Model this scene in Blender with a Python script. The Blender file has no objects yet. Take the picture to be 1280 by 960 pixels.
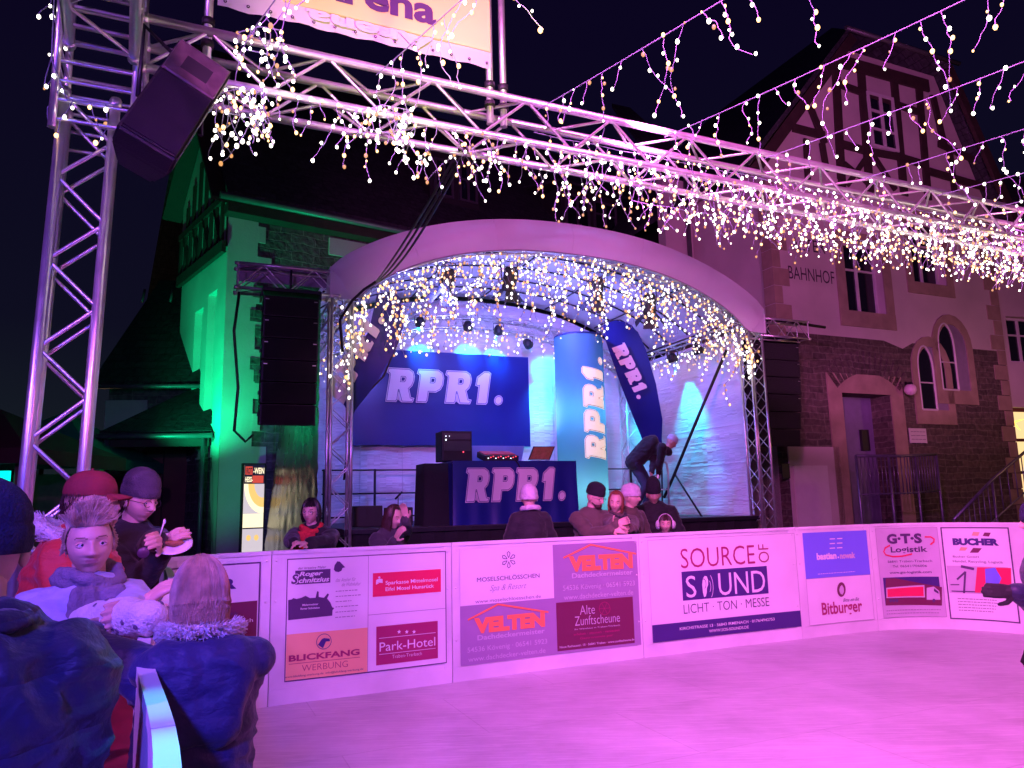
import bpy, bmesh, math, random
import numpy as np
from mathutils import Vector, Matrix, noise as mnoise
random.seed(7)
R = math.radians
SC = bpy.context.scene
COL = SC.collection
# ------------------------------------------------------------------ camera
F, PITCH, ROLL, CAMH = 930.0, R(9.0), R(-1.3), 1.55
_fw = Vector((0, math.cos(PITCH), math.sin(PITCH)))
_r0 = Vector((1, 0, 0)); _u0 = _r0.cross(_fw)
_rt = math.cos(ROLL)*_r0 + math.sin(ROLL)*_u0
_up = -math.sin(ROLL)*_r0 + math.cos(ROLL)*_u0
cd = bpy.data.cameras.new('camera'); cam = bpy.data.objects.new('camera', cd); COL.objects.link(cam)
cd.sensor_width = 36; cd.lens = 36*F/1280; cd.clip_start = 0.05; cd.clip_end = 500
m = Matrix.Identity(4)
for i in range(3):
    m[i][0] = _rt[i]; m[i][1] = _up[i]; m[i][2] = -_fw[i]
m[2][3] = CAMH
cam.matrix_world = m
SC.camera = cam
# ------------------------------------------------------------------ world / lights
SC.view_settings.view_transform = 'Standard'
SC.view_settings.look = 'None'
SC.view_settings.exposure = 0.12
SC.view_settings.gamma = 1.0
w = bpy.data.worlds.new('World'); SC.world = w; w.use_nodes = True
nt = w.node_tree; bg = nt.nodes['Background']
tc = nt.nodes.new('ShaderNodeTexCoord'); sx = nt.nodes.new('ShaderNodeSeparateXYZ')
nt.links.new(tc.outputs['Generated'], sx.inputs[0])
rp = nt.nodes.new('ShaderNodeValToRGB'); nt.links.new(sx.outputs['Z'], rp.inputs[0])
e = rp.color_ramp.elements
e[0].position = 0.0; e[0].color = (0.008, 0.013, 0.016, 1)
e[1].position = 0.55; e[1].color = (0.0030, 0.0016, 0.0125, 1)
nw = e.new(0.22); nw.color = (0.004, 0.004, 0.013, 1)
nt.links.new(rp.outputs[0], bg.inputs['Color']); bg.inputs['Strength'].default_value = 1.0

def light(kind, name, loc, target, power, col, size=0.3, angle=60, blend=0.6, size_y=None):
    l = bpy.data.lights.new(name, kind); l.energy = power; l.color = col
    if kind == 'SPOT':
        l.spot_size = R(angle); l.spot_blend = blend; l.shadow_soft_size = size
    elif kind == 'AREA':
        l.size = size
        if size_y: l.shape = 'RECTANGLE'; l.size_y = size_y
    else:
        l.shadow_soft_size = size
    o = bpy.data.objects.new(name, l); COL.objects.link(o); o.location = loc
    if target is not None:
        d = Vector(target) - Vector(loc); o.rotation_euler = d.to_track_quat('-Z', 'Y').to_euler()
    return o
# coloured event floodlights hung round the rink, and unseen fill lamps added where marked
PINK = (1.0, 0.10, 0.72); MAG = (1.0, 0.16, 0.85); VIO = (0.42, 0.12, 1.0); BLU = (0.10, 0.10, 1.0); CYA = (0.0, 0.45, 1.0); GRN = (0.0, 1.0, 0.38)
light('SPOT', 'pink_floodlight', (0.9, 2.3, 5.8), (4.6, 6.8, 0.3), 1900, (1.0, 0.13, 0.70), 0.6, 100, 0.9)
light('SPOT', 'magenta_floodlight', (-0.6, -0.1, 4.7), (2.4, 8.0, 0.8), 2900, (1.0, 0.19, 0.95), 0.15, 82, 0.7)
light('SPOT', 'violet_floodlight', (-3.6, -1.2, 4.3), (-0.5, 5.5, 1.8), 850, (.48, .13, 1.0), 0.15, 110, 0.9)
light('SPOT', 'blue_floodlight', (-0.6, -1.7, 3.4), (-1.3, 3.0, 0.9), 1150, (0.11, 0.065, 1.0), 0.12, 75, 0.9)
light('SPOT', 'cyan_rail_spot', (-0.30, 1.20, 4.6), (-0.50, 1.14, 1.2), 560, (0.02, 0.85, .95), 0.02, 6.5, 1.0)  # narrow unseen spot added to tint the near rail cap alone
light('SPOT', 'cyan_rail_spot', (-0.30, 1.20, 4.6), (-0.65, 1.44, 1.2), 340, (0.02, 0.85, .95), 0.02, 5.6, 1.0)  # second added spot, further along the same rail cap
light('SPOT', 'pink_rim_light', (2.8, 0.8, 3.7), (-1.3, 2.7, 1.4), 190, (1.0, .16, .62), .15, 36, .9)  # unseen lamp added to give the near people a pink edge
light('SPOT', 'rose_floodlight', (5.0, 4.5, 3.4), (9.0, 17.5, 7.4), 2500, (1.0, 0.20, 0.76), 0.2, 50, 0.6)
light('SPOT', 'rose_wash', (5.5, 4.5, 3.4), (9.5, 17.0, 11.2), 1100, (0.85, 0.15, 0.85), 0.2, 30, 0.9)
light('SPOT', 'canopy_floodlight', (1.0, 4.8, 4.2), (0.8, 12.2, 5.4), 1600, (1.0, 0.16, 0.80), 0.15, 60, 0.9)
light('SPOT', 'green_floodlight', (-6.85, 13.4, 2.0), (-5.95, 15.6, 5.1), 1250, GRN, 0.1, 76, 0.9)
light('SPOT', 'green_wash', (-7.4, 9.0, 0.6), (-6.1, 15.0, 2.4), 600, GRN, 0.2, 32, 0.9)
light('SPOT', 'teal_wash', (-6.0, 9.0, 3.0), (-9.0, 16.5, 5.0), 60, (0.0, .6, .5), 0.2, 50, 0.9)
light('POINT', 'street_lamp_glow', (13.0, 14.5, 3.4), None, 90, (1.0, .50, .16), 0.15)
light('SPOT', 'banner_fill', (0.4, 2.2, 2.9), (-0.7, 4.3, 4.75), 340, (1.0, .88, .22), .1, 44, .8)  # unseen lamp added to warm and brighten the yellow banner
light('SPOT', 'stage_fill', (-1.2, 11.9, 5.0), (-0.6, 16.0, 3.0), 760, (.15, .15, 1.0), .15, 130, .9)  # unseen fill added to brighten the stage interior
light('SPOT', 'stage_fill', (0.5, 12.8, 5.3), (2.2, 17.5, 3.0), 720, (.17, .16, 1.0), .15, 130, .9)  # second added fill for the stage interior
light('SPOT', 'roof_fill', (0.3, 14.2, 2.6), (0.3, 14.0, 6.0), 900, (.28, .26, 1.0), .15, 140, .9)  # unseen fill added to light the canopy underside
# ------------------------------------------------------------------ ray helpers (photo pixel -> point at real distance)
def ray(px, py):
    return _fw + _rt*((px-640)/F) - _up*((py-480)/F)
def at(px, py, Y):
    v = ray(px, py); p = v*(Y/v.y); return Vector((p.x, p.y, p.z+CAMH))
def atz(px, py, z):
    v = ray(px, py); k = (z-CAMH)/v.z; return Vector((v.x*k, v.y*k, z))
class Plane:
    """a vertical plane: origin, plan direction; off>0 comes towards the camera side"""
    def __init__(s, o, d):
        s.o = Vector((o[0], o[1])); s.d = Vector((d[0], d[1])).normalized(); s.n = Vector((s.d.y, -s.d.x))
    def sz(s, px, py, off=0.0):
        v = ray(px, py); o = s.o + s.n*off
        k = (o.dot(s.n))/(Vector((v.x, v.y)).dot(s.n))
        p = v*k; return ((Vector((p.x, p.y))-s.o).dot(s.d), p.z+CAMH)
    def p(s, a, z, off=0.0):
        q = s.o + s.d*a + s.n*off; return Vector((q.x, q.y, z))
    def px(s, px, py, off=0.0):
        a, z = s.sz(px, py, off); return s.p(a, z, off)
# ------------------------------------------------------------------ materials
MATS = {}
def mat(name, col, rough=0.6, metal=0.0, var=0.12, vscale=6.0, bump=0.0, bscale=40.0, emis=0.0, ecol=None, spec=0.5, transl=0.0, coord='Object', sheen=0.0, coat=0.0):
    if name in MATS: return MATS[name]
    mt = bpy.data.materials.new(name); mt.use_nodes = True; MATS[name] = mt
    nt = mt.node_tree; b = nt.nodes['Principled BSDF']
    b.inputs['Roughness'].default_value = rough; b.inputs['Metallic'].default_value = metal
    b.inputs['Specular IOR Level'].default_value = spec
    if sheen: b.inputs['Sheen Weight'].default_value = sheen
    if coat: b.inputs['Coat Weight'].default_value = coat
    tc = nt.nodes.new('ShaderNodeTexCoord')
    if var > 0:
        n = nt.nodes.new('ShaderNodeTexNoise'); n.inputs['Scale'].default_value = vscale; n.inputs['Detail'].default_value = 5
        nt.links.new(tc.outputs[coord], n.inputs['Vector'])
        r = nt.nodes.new('ShaderNodeMapRange'); r.inputs[1].default_value = 0.3; r.inputs[2].default_value = 0.7
        r.inputs[3].default_value = 1-var; r.inputs[4].default_value = 1+var*0.6
        nt.links.new(n.outputs[0], r.inputs[0])
        mx = nt.nodes.new('ShaderNodeMix'); mx.data_type = 'RGBA'; mx.blend_type = 'MULTIPLY'; mx.inputs[0].default_value = 1
        mx.inputs[6].default_value = (*col, 1); nt.links.new(r.outputs[0], mx.inputs[7])
        nt.links.new(mx.outputs[2], b.inputs['Base Color'])
        r2 = nt.nodes.new('ShaderNodeMapRange'); r2.inputs[3].default_value = max(0, rough-0.1); r2.inputs[4].default_value = min(1, rough+0.1)
        nt.links.new(n.outputs[0], r2.inputs[0]); nt.links.new(r2.outputs[0], b.inputs['Roughness'])
    else:
        b.inputs['Base Color'].default_value = (*col, 1)
    if bump > 0:
        n2 = nt.nodes.new('ShaderNodeTexNoise'); n2.inputs['Scale'].default_value = bscale; n2.inputs['Detail'].default_value = 6
        nt.links.new(tc.outputs[coord], n2.inputs['Vector'])
        bp = nt.nodes.new('ShaderNodeBump'); bp.inputs['Strength'].default_value = bump; bp.inputs['Distance'].default_value = 0.02
        nt.links.new(n2.outputs[0], bp.inputs['Height']); nt.links.new(bp.outputs[0], b.inputs['Normal'])
    if emis:
        b.inputs['Emission Color'].default_value = (*(ecol or col), 1); b.inputs['Emission Strength'].default_value = emis
    if transl:
        t = nt.nodes.new('ShaderNodeBsdfTranslucent'); t.inputs[0].default_value = (*col, 1)
        ms = nt.nodes.new('ShaderNodeMixShader'); ms.inputs[0].default_value = transl
        out = nt.nodes['Material Output']
        nt.links.new(b.outputs[0], ms.inputs[1]); nt.links.new(t.outputs[0], ms.inputs[2]); nt.links.new(ms.outputs[0], out.inputs[0])
    return mt
def emit_mat(name, col, strength, sampling='AUTO'):
    if name in MATS: return MATS[name]
    mt = mat(name, (0.05, 0.05, 0.05), 0.4, var=0, emis=strength, ecol=col)
    mt.cycles.emission_sampling = sampling
    return mt
def stone_mat(name, c1, c2, mortar, sx=1.0, scale=1.0, rw=0.38, rh=0.16, bump=0.6, msize=0.02):
    mt = bpy.data.materials.new(name); mt.use_nodes = True; MATS[name] = mt
    nt = mt.node_tree; b = nt.nodes['Principled BSDF']; b.inputs['Roughness'].default_value = 0.85
    uv = nt.nodes.new('ShaderNodeUVMap')
    nz = nt.nodes.new('ShaderNodeTexNoise'); nz.inputs['Scale'].default_value = 1.7; nz.inputs['Detail'].default_value = 3
    nt.links.new(uv.outputs[0], nz.inputs['Vector'])
    sub = nt.nodes.new('ShaderNodeVectorMath'); sub.operation = 'MULTIPLY_ADD'; sub.inputs[1].default_value = (0.22, 0.16, 0); 
    nt.links.new(nz.outputs['Color'], sub.inputs[0]); nt.links.new(uv.outputs[0], sub.inputs[2])
    bk = nt.nodes.new('ShaderNodeTexBrick'); nt.links.new(sub.outputs[0], bk.inputs['Vector'])
    bk.inputs['Scale'].default_value = 1.0; bk.inputs['Brick Width'].default_value = rw; bk.inputs['Row Height'].default_value = rh
    bk.inputs['Mortar Size'].default_value = msize; bk.inputs['Mortar Smooth'].default_value = 0.3
    bk.inputs['Color1'].default_value = (*c1, 1); bk.inputs['Color2'].default_value = (*c2, 1); bk.inputs['Mortar'].default_value = (*mortar, 1)
    bk.squash = 1.5; bk.squash_frequency = 3; bk.offset_frequency = 2
    n2 = nt.nodes.new('ShaderNodeTexNoise'); n2.inputs['Scale'].default_value = 9; n2.inputs['Detail'].default_value = 7
    nt.links.new(uv.outputs[0], n2.inputs['Vector'])
    r = nt.nodes.new('ShaderNodeMapRange'); r.inputs[1].default_value = .3; r.inputs[2].default_value = .7; r.inputs[3].default_value = .55; r.inputs[4].default_value = 1.3
    nt.links.new(n2.outputs[0], r.inputs[0])
    mx = nt.nodes.new('ShaderNodeMix'); mx.data_type = 'RGBA'; mx.blend_type = 'MULTIPLY'; mx.inputs[0].default_value = 1
    nt.links.new(bk.outputs['Color'], mx.inputs[6]); nt.links.new(r.outputs[0], mx.inputs[7]); nt.links.new(mx.outputs[2], b.inputs['Base Color'])
    ad = nt.nodes.new('ShaderNodeMath'); ad.operation = 'MULTIPLY_ADD'; ad.inputs[1].default_value = -1.0
    nt.links.new(bk.outputs['Fac'], ad.inputs[0]); nt.links.new(n2.outputs[0], ad.inputs[2])
    bp = nt.nodes.new('ShaderNodeBump'); bp.inputs['Strength'].default_value = bump; bp.inputs['Distance'].default_value = 0.05
    nt.links.new(ad.outputs[0], bp.inputs['Height']); nt.links.new(bp.outputs[0], b.inputs['Normal'])
    return mt
def wave_tarp_mat(name, col, rough=0.4, strength=0.5, transl=0.0, sx=1.2, sz=9.0, dist=0.05):
    """sheet with horizontal creases"""
    mt = mat(name, col, rough, 0, 0.06, 2.0)
    nt = mt.node_tree; b = nt.nodes['Principled BSDF']
    uv = nt.nodes.new('ShaderNodeUVMap'); mp = nt.nodes.new('ShaderNodeMapping'); mp.inputs['Scale'].default_value = (sx, sz, 1)
    nt.links.new(uv.outputs[0], mp.inputs[0])
    n = nt.nodes.new('ShaderNodeTexNoise'); n.inputs['Scale'].default_value = 1.0; n.inputs['Detail'].default_value = 4; n.inputs['Distortion'].default_value = 0.6
    nt.links.new(mp.outputs[0], n.inputs['Vector'])
    bp = nt.nodes.new('ShaderNodeBump'); bp.inputs['Strength'].default_value = strength; bp.inputs['Distance'].default_value = dist
    nt.links.new(n.outputs[0], bp.inputs['Height']); nt.links.new(bp.outputs[0], b.inputs['Normal'])
    return mt
# ------------------------------------------------------------------ objects
OFF = {}
def tag(o, label=None, cat=None, group=None, kind=None):
    if label: o['label'] = label
    if cat: o['category'] = cat
    if group: o['group'] = group
    if kind: o['kind'] = kind
    return o
def thing(name, label, cat, loc, group=None):
    o = bpy.data.objects.new(name, None); COL.objects.link(o); o.location = loc; o.empty_display_size = 0.2
    OFF[o] = Vector(loc); return tag(o, label, cat, group)
class MB:
    def __init__(s): s.v = []; s.f = []; s.m = []; s.cur = 0; s.sm = []; s.smooth = False
    def _add(s, vs, fs, smooth=None):
        b = len(s.v); s.v += [Vector(v) for v in vs]
        for f in fs:
            s.f.append([b+i for i in f]); s.m.append(s.cur); s.sm.append(s.smooth if smooth is None else smooth)
        return s
    def mesh(s, vs, fs, smooth=None): return s._add(vs, fs, smooth)
    def quad(s, a, b, c, d): return s._add([a, b, c, d], [(0, 1, 2, 3)])
    def poly(s, pts): return s._add(pts, [tuple(range(len(pts)))])
    def box(s, c, sz, M=None):
        c = Vector(c); h = Vector(sz)/2; vs = []
        for x in (-1, 1):
            for y in (-1, 1):
                for z in (-1, 1):
                    p = Vector((x*h.x, y*h.y, z*h.z))
                    if M is not None: p = M @ p
                    vs.append(c+p)
        return s._add(vs, [(0, 1, 3, 2), (4, 6, 7, 5), (0, 4, 5, 1), (2, 3, 7, 6), (0, 2, 6, 4), (1, 5, 7, 3)])
    def bbox(s, c, sz, M=None, bv=0.01):
        """bevelled box"""
        bm = bmesh.new(); bmesh.ops.create_cube(bm, size=1.0)
        for v in bm.verts: v.co = Vector((v.co.x*sz[0], v.co.y*sz[1], v.co.z*sz[2]))
        bmesh.ops.bevel(bm, geom=list(bm.edges), offset=bv, segments=2, affect='EDGES', profile=0.6)
        c = Vector(c); vs = []
        for i, v in enumerate(bm.verts):
            v.index = i; p = v.co.copy()
            if M is not None: p = M @ p
            vs.append(c+p)
        fs = [tuple(v.index for v in f.verts) for f in bm.faces]; bm.free()
        return s._add(vs, fs)
    def tube(s, pts, r, n=8, cap=True, r1=None):
        pts = [Vector(p) for p in pts]; k = len(pts); vs = []; fs = []
        up = None
        for i, p in enumerate(pts):
            t = (pts[min(i+1, k-1)]-pts[max(i-1, 0)]).normalized()
            if up is None:
                up = Vector((0, 0, 1)) if abs(t.z) < 0.9 else Vector((1, 0, 0))
            a = t.cross(up).normalized(); b = a.cross(t); up = b
            rr = r if r1 is None else r+(r1-r)*i/(k-1)
            if callable(r): rr = r(i/(k-1))
            for j in range(n):
                th = 2*math.pi*j/n; vs.append(p+a*math.cos(th)*rr+b*math.sin(th)*rr)
        for i in range(k-1):
            for j in range(n):
                j2 = (j+1) % n; fs.append((i*n+j, i*n+j2, (i+1)*n+j2, (i+1)*n+j))
        s._add(vs, fs, n > 4)
        if cap:
            b = len(s.v)-len(vs)
            s.f.append([b+j for j in range(n)][::-1]); s.m.append(s.cur); s.sm.append(False)
            s.f.append([b+(k-1)*n+j for j in range(n)]); s.m.append(s.cur); s.sm.append(False)
        return s
    def sphere(s, c, r, nu=12, nv=8, M=None):
        c = Vector(c); r = Vector(r) if hasattr(r, '__len__') else Vector((r, r, r)); vs = []; fs = []
        for i in range(nv+1):
            ph = math.pi*i/nv
            for j in range(nu):
                th = 2*math.pi*j/nu
                p = Vector((r.x*math.sin(ph)*math.cos(th), r.y*math.sin(ph)*math.sin(th), r.z*math.cos(ph)))
                if M is not None: p = M @ p
                vs.append(c+p)
        for i in range(nv):
            for j in range(nu):
                j2 = (j+1) % nu; fs.append((i*nu+j, (i+1)*nu+j, (i+1)*nu+j2, i*nu+j2))
        return s._add(vs, fs, True)
    def lathe(s, c, prof, n=24, M=None, smooth=True):
        c = Vector(c); vs = []; fs = []
        for r, z in prof:
            for j in range(n):
                th = 2*math.pi*j/n; p = Vector((r*math.cos(th), r*math.sin(th), z))
                if M is not None: p = M @ p
                vs.append(c+p)
        for i in range(len(prof)-1):
            for j in range(n):
                j2 = (j+1) % n; fs.append((i*n+j, i*n+j2, (i+1)*n+j2, (i+1)*n+j))
        return s._add(vs, fs, smooth)
    def prism(s, pts, ext):
        """closed polygon pts extruded by vector ext"""
        n = len(pts); e = Vector(ext); vs = [Vector(p) for p in pts]+[Vector(p)+e for p in pts]
        fs = [tuple(range(n)), tuple(range(2*n-1, n-1, -1))]+[(i, i+n, (i+1) % n+n, (i+1) % n) for i in range(n)]
        return s._add(vs, fs)
    def build(s, name, mats, parent=None, uv=True, keep=False):
        if not isinstance(mats, (list, tuple)): mats = [mats]
        off = OFF.get(parent, Vector((0, 0, 0))) if parent else Vector((0, 0, 0))
        me = bpy.data.meshes.new(name)
        me.from_pydata([tuple(v-off) for v in s.v], [], s.f)
        for mt in mats: me.materials.append(mt)
        me.polygons.foreach_set('material_index', s.m); me.polygons.foreach_set('use_smooth', s.sm)
        me.validate(); me.update()
        if uv and len(me.polygons) < 200000:
            lay = me.uv_layers.new(name='UVMap'); d = lay.data
            vs = s.v
            for p in me.polygons:
                n = p.normal
                if abs(n.z) > 0.75 or (abs(n.x)+abs(n.y)) < 1e-5:
                    for li in p.loop_indices:
                        q = vs[me.loops[li].vertex_index] if False else me.vertices[me.loops[li].vertex_index].co+off; d[li].uv = (q.x, q.y)
                else:
                    t = Vector((-n.y, n.x, 0)).normalized()
                    for li in p.loop_indices:
                        q = me.vertices[me.loops[li].vertex_index].co+off; d[li].uv = (q.dot(t), q.z)
        o = bpy.data.objects.new(name, me); COL.objects.link(o)
        if parent: o.parent = parent
        OFF[o] = off
        return o
def struct(mb, name, mats, label=None):
    return tag(mb.build(name, mats), kind='structure', label=label)
def rotz(a): return Matrix.Rotation(a, 3, 'Z')
def frameM(x, y, z=None):
    x = Vector(x).normalized(); y = Vector(y).normalized(); z = x.cross(y) if z is None else Vector(z)
    return Matrix((x, y, z)).transposed()
def curve_pts(f, n): return [f(i/n) for i in range(n+1)]
# ------------------------------------------------------------------ text
_tc = {}
def text_mesh(s, bold=0.0, shear=0.0, res=3):
    k = (s, bold, shear)
    if k in _tc: return _tc[k]
    cu = bpy.data.curves.new('tmp', 'FONT'); cu.body = s; cu.size = 1; cu.offset = bold; cu.shear = shear; cu.resolution_u = res
    o = bpy.data.objects.new('tmp', cu); COL.objects.link(o)
    dg = bpy.context.evaluated_depsgraph_get(); me = o.evaluated_get(dg).to_mesh()
    vs = [(v.co.x, v.co.y) for v in me.vertices]; fs = [tuple(p.vertices) for p in me.polygons]
    o.evaluated_get(dg).to_mesh_clear(); bpy.data.objects.remove(o); bpy.data.curves.remove(cu)
    _tc[k] = (vs, fs); return _tc[k]
def poly_mesh(loops, bold=0.0):
    """filled 2-D polygon loops (holes allowed) grown by bold"""
    cu = bpy.data.curves.new('tmp', 'CURVE'); cu.dimensions = '2D'; cu.fill_mode = 'BOTH'; cu.offset = bold
    for lp in loops:
        sp = cu.splines.new('POLY'); sp.points.add(len(lp)-1)
        for i, (x, y) in enumerate(lp): sp.points[i].co = (x, y, 0, 1)
        sp.use_cyclic_u = True
    o = bpy.data.objects.new('tmp', cu); COL.objects.link(o)
    dg = bpy.context.evaluated_depsgraph_get(); me = o.evaluated_get(dg).to_mesh()
    vs = [(v.co.x, v.co.y) for v in me.vertices]; fs = [tuple(p.vertices) for p in me.polygons]
    o.evaluated_get(dg).to_mesh_clear(); bpy.data.objects.remove(o); bpy.data.curves.remove(cu)
    return vs, fs
# station logo letters: chunky slab shapes, drawn once
def rpr_loops():
    def Rr(x):
        return [[(x+.0, 0), (x+.30, 0), (x+.33, .06), (x+.33, .36), (x+.36, .36), (x+.52, .0), (x+.86, .0), (x+.88, .08), (x+.78, .10), (x+.66, .40), (x+.76, .50), (x+.80, .64), (x+.80, .78), (x+.74, .92), (x+.60, 1.0), (x-.08, 1.0), (x-.10, .90), (x-.02, .86), (x+.0, .8)],
                [(x+.36, .60), (x+.36, .78), (x+.50, .78), (x+.54, .74), (x+.54, .64), (x+.50, .60)]]
    def P(x):
        return [[(x+.0, 0), (x+.30, 0), (x+.33, .06), (x+.33, .34), (x+.60, .34), (x+.74, .42), (x+.80, .56), (x+.80, .78), (x+.74, .92), (x+.60, 1.0), (x-.08, 1.0), (x-.10, .90), (x-.02, .86), (x+.0, .8)],
                [(x+.36, .60), (x+.36, .78), (x+.50, .78), (x+.54, .74), (x+.54, .64), (x+.50, .60)]]
    L = Rr(0)+P(1.03)+Rr(2.03)
    x = 3.12
    L += [[(x+.06, 0), (x+.36, 0), (x+.40, .05), (x+.40, .98), (x+.34, 1.02), (x+.18, 1.02), (x-.04, .84), (x-.06, .60), (x+.02, .58), (x+.06, .60)]]
    x = 3.82
    L += [[(x+.13+.13*math.cos(t*math.pi/6), .12+.13*math.sin(t*math.pi/6)) for t in range(12)]]
    sh = 0.16
    return [[(a+sh*b, b) for a, b in lp] for lp in L]
RPR = rpr_loops(); _rpr = {k: poly_mesh(RPR, k) for k in (0.035, 0.012, -0.006)}
class Art:
    """flat artwork laid on a surface: f(u, v, off) -> point"""
    def __init__(s, f, base=0.002): s.f = f; s.mb = MB(); s.mats = []; s.layer = base
    def mi(s, mt):
        if mt not in s.mats: s.mats.append(mt)
        s.mb.cur = s.mats.index(mt)
    def rect(s, u0, v0, u1, v1, mt, off=None, n=None):
        s.mi(mt); off = s.layer if off is None else off; n = n or max(1, int(abs(u1-u0)/0.08))
        vs = []; fs = []
        for i in range(n+1):
            u = u0+(u1-u0)*i/n; vs += [s.f(u, v0, off), s.f(u, v1, off)]
        for i in range(n): fs.append((2*i, 2*i+2, 2*i+3, 2*i+1))
        s.mb.mesh(vs, fs, False)
    def tri2(s, vs2, fs, box, mt, off):
        xs = [v[0] for v in vs2]; ys = [v[1] for v in vs2]; x0, x1, y0, y1 = min(xs), max(xs), min(ys), max(ys)
        return (x0, x1, y0, y1)
    def put(s, vs2, fs, bnd, box, mt, off, rot=0):
        s.mi(mt)
        if getattr(s, 'fine', 0):
            vs2 = list(vs2); tris = []; done = []
            for f in fs:
                for i in range(1, len(f)-1): tris.append((f[0], f[i], f[i+1]))
            while tris:
                a, b, c = tris.pop()
                l, p, q, r = max(((vs2[p][0]-vs2[q][0])**2+(vs2[p][1]-vs2[q][1])**2, p, q, r) for p, q, r in ((a, b, c), (b, c, a), (c, a, b)))
                if l > s.fine**2: vs2.append(((vs2[p][0]+vs2[q][0])/2, (vs2[p][1]+vs2[q][1])/2)); n = len(vs2)-1; tris += [(p, n, r), (n, q, r)]
                else: done.append((a, b, c))
            fs = done
        x0, x1, y0, y1 = bnd; u0, v0, u1, v1 = box; out = []
        for x, y in vs2:
            a = (x-x0)/(x1-x0); b = (y-y0)/(y1-y0)
            if rot == 90: a, b = 1-b, a
            elif rot == -90: a, b = b, 1-a
            out.append(s.f(u0+(u1-u0)*a, v0+(v1-v0)*b, off))
        s.mb.mesh(out, fs, False)
    def text(s, st, u0, v0, u1, v1, mt, bold=0.0, shear=0.0, off=None, rot=0, base=True):
        """fit the string to the box; base: heights measured from the baseline to the cap height"""
        vs, fs = text_mesh(st, bold, shear)
        if not vs: return
        xs = [v[0] for v in vs]; ys = [v[1] for v in vs]
        y0, y1 = (0.0-bold, 0.73+bold) if base else (min(ys), max(ys))
        s.put(vs, fs, (min(xs), max(xs), y0, y1), (u0, v0, u1, v1), mt, s.layer+0.002 if off is None else off, rot)
    def logo(s, u0, v0, u1, v1, edge, fill, off=0.003, rot=0, o_step=0.002):
        vs0 = _rpr[0.012][0]; bnd = (min(v[0] for v in vs0), max(v[0] for v in vs0), min(v[1] for v in vs0), max(v[1] for v in vs0))
        for i, (k, mt) in enumerate(((0.035, fill), (0.012, edge), (-0.006, fill))):
            vs, fs = _rpr[k]; s.put(vs, fs, bnd, (u0, v0, u1, v1), mt, off+o_step*i, rot)
    def pts(s, pts, mt, off=None):
        s.mi(mt); off = s.layer+0.002 if off is None else off
        vs, fs = poly_mesh([pts]); vs = list(vs); tris = [(f[0], f[i], f[i+1]) for f in fs for i in range(1, len(f)-1)]; done = []
        while tris and len(done) < 4000:
            a, b, c = tris.pop()
            l, p, q, r = max(((vs[p][0]-vs[q][0])**2+(vs[p][1]-vs[q][1])**2, p, q, r) for p, q, r in ((a, b, c), (b, c, a), (c, a, b)))
            if l > .012: vs.append(((vs[p][0]+vs[q][0])/2, (vs[p][1]+vs[q][1])/2)); n = len(vs)-1; tris += [(p, n, r), (n, q, r)]
            else: done.append((a, b, c))
        s.mb.mesh([s.f(u, v, off) for u, v in vs], done, False)
    def line(s, pts, w, mt, off=None):
        s.mi(mt); off = s.layer+0.002 if off is None else off
        for (a, b), (c, d) in zip(pts, pts[1:]):
            L = math.hypot(c-a, d-b) or 1; nx, ny = -(d-b)/L*w/2, (c-a)/L*w/2; ex, ey = (c-a)/L*w*.3, (d-b)/L*w*.3
            s.mb.mesh([s.f(a-ex+nx, b-ey+ny, off), s.f(a-ex-nx, b-ey-ny, off), s.f(c+ex-nx, d+ey-ny, off), s.f(c+ex+nx, d+ey+ny, off)], [(0, 1, 2, 3)], False)
            off += 0.0003
    def build(s, name, parent): return s.mb.build(name, s.mats, parent, uv=False)
# ------------------------------------------------------------------ shared materials
WHITE = mat('white_pvc', (0.78, 0.77, 0.78), 0.42, 0, 0.16, 1.7, 0.04, 60)
POSTER = mat('poster_white', (0.80, 0.79, 0.80), 0.35, 0, 0.08, 1.3)
ALU = mat('aluminium', (0.80, 0.79, 0.80), 0.33, 0.85, 0.12, 9, 0.05, 120)
BLACK = mat('black_plastic', (0.018, 0.018, 0.02), 0.55, 0, 0.2, 8)
BLKFAB = mat('black_cloth', (0.012, 0.012, 0.015), 0.9, 0, 0.2, 6, 0.3, 30)
RUB = mat('black_rubber', (0.01, 0.01, 0.012), 0.45, 0, 0.1)
INK = mat('ink_dark', (0.09, 0.04, 0.13), 0.4, 0, 0.0)
NAVY = mat('ink_navy', (0.05, 0.02, 0.17), 0.4, 0, 0.0)
INKG = mat('ink_grey', (0.30, 0.26, 0.32), 0.4, 0, 0.0)
RED = mat('print_red', (0.75, 0.02, 0.10), 0.4, 0, 0.0)
WINE = mat('print_wine_red', (0.36, 0.02, 0.12), 0.4, 0, 0.0)
ORG = mat('print_orange', (0.92, 0.26, 0.10), 0.4, 0, 0.0)
AMB = mat('print_amber', (0.85, 0.50, 0.26), 0.4, 0, 0.0)
GRY = mat('print_grey', (0.34, 0.25, 0.40), 0.4, 0, 0.04)
SIL = mat('print_silver', (0.58, 0.52, 0.60), 0.35, 0, 0.05)
BLUV = mat('print_blue', (0.16, 0.20, 0.80), 0.4, 0, 0.0)
MAROON = mat('print_maroon', (0.16, 0.02, 0.07), 0.4, 0, 0.0)
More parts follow.
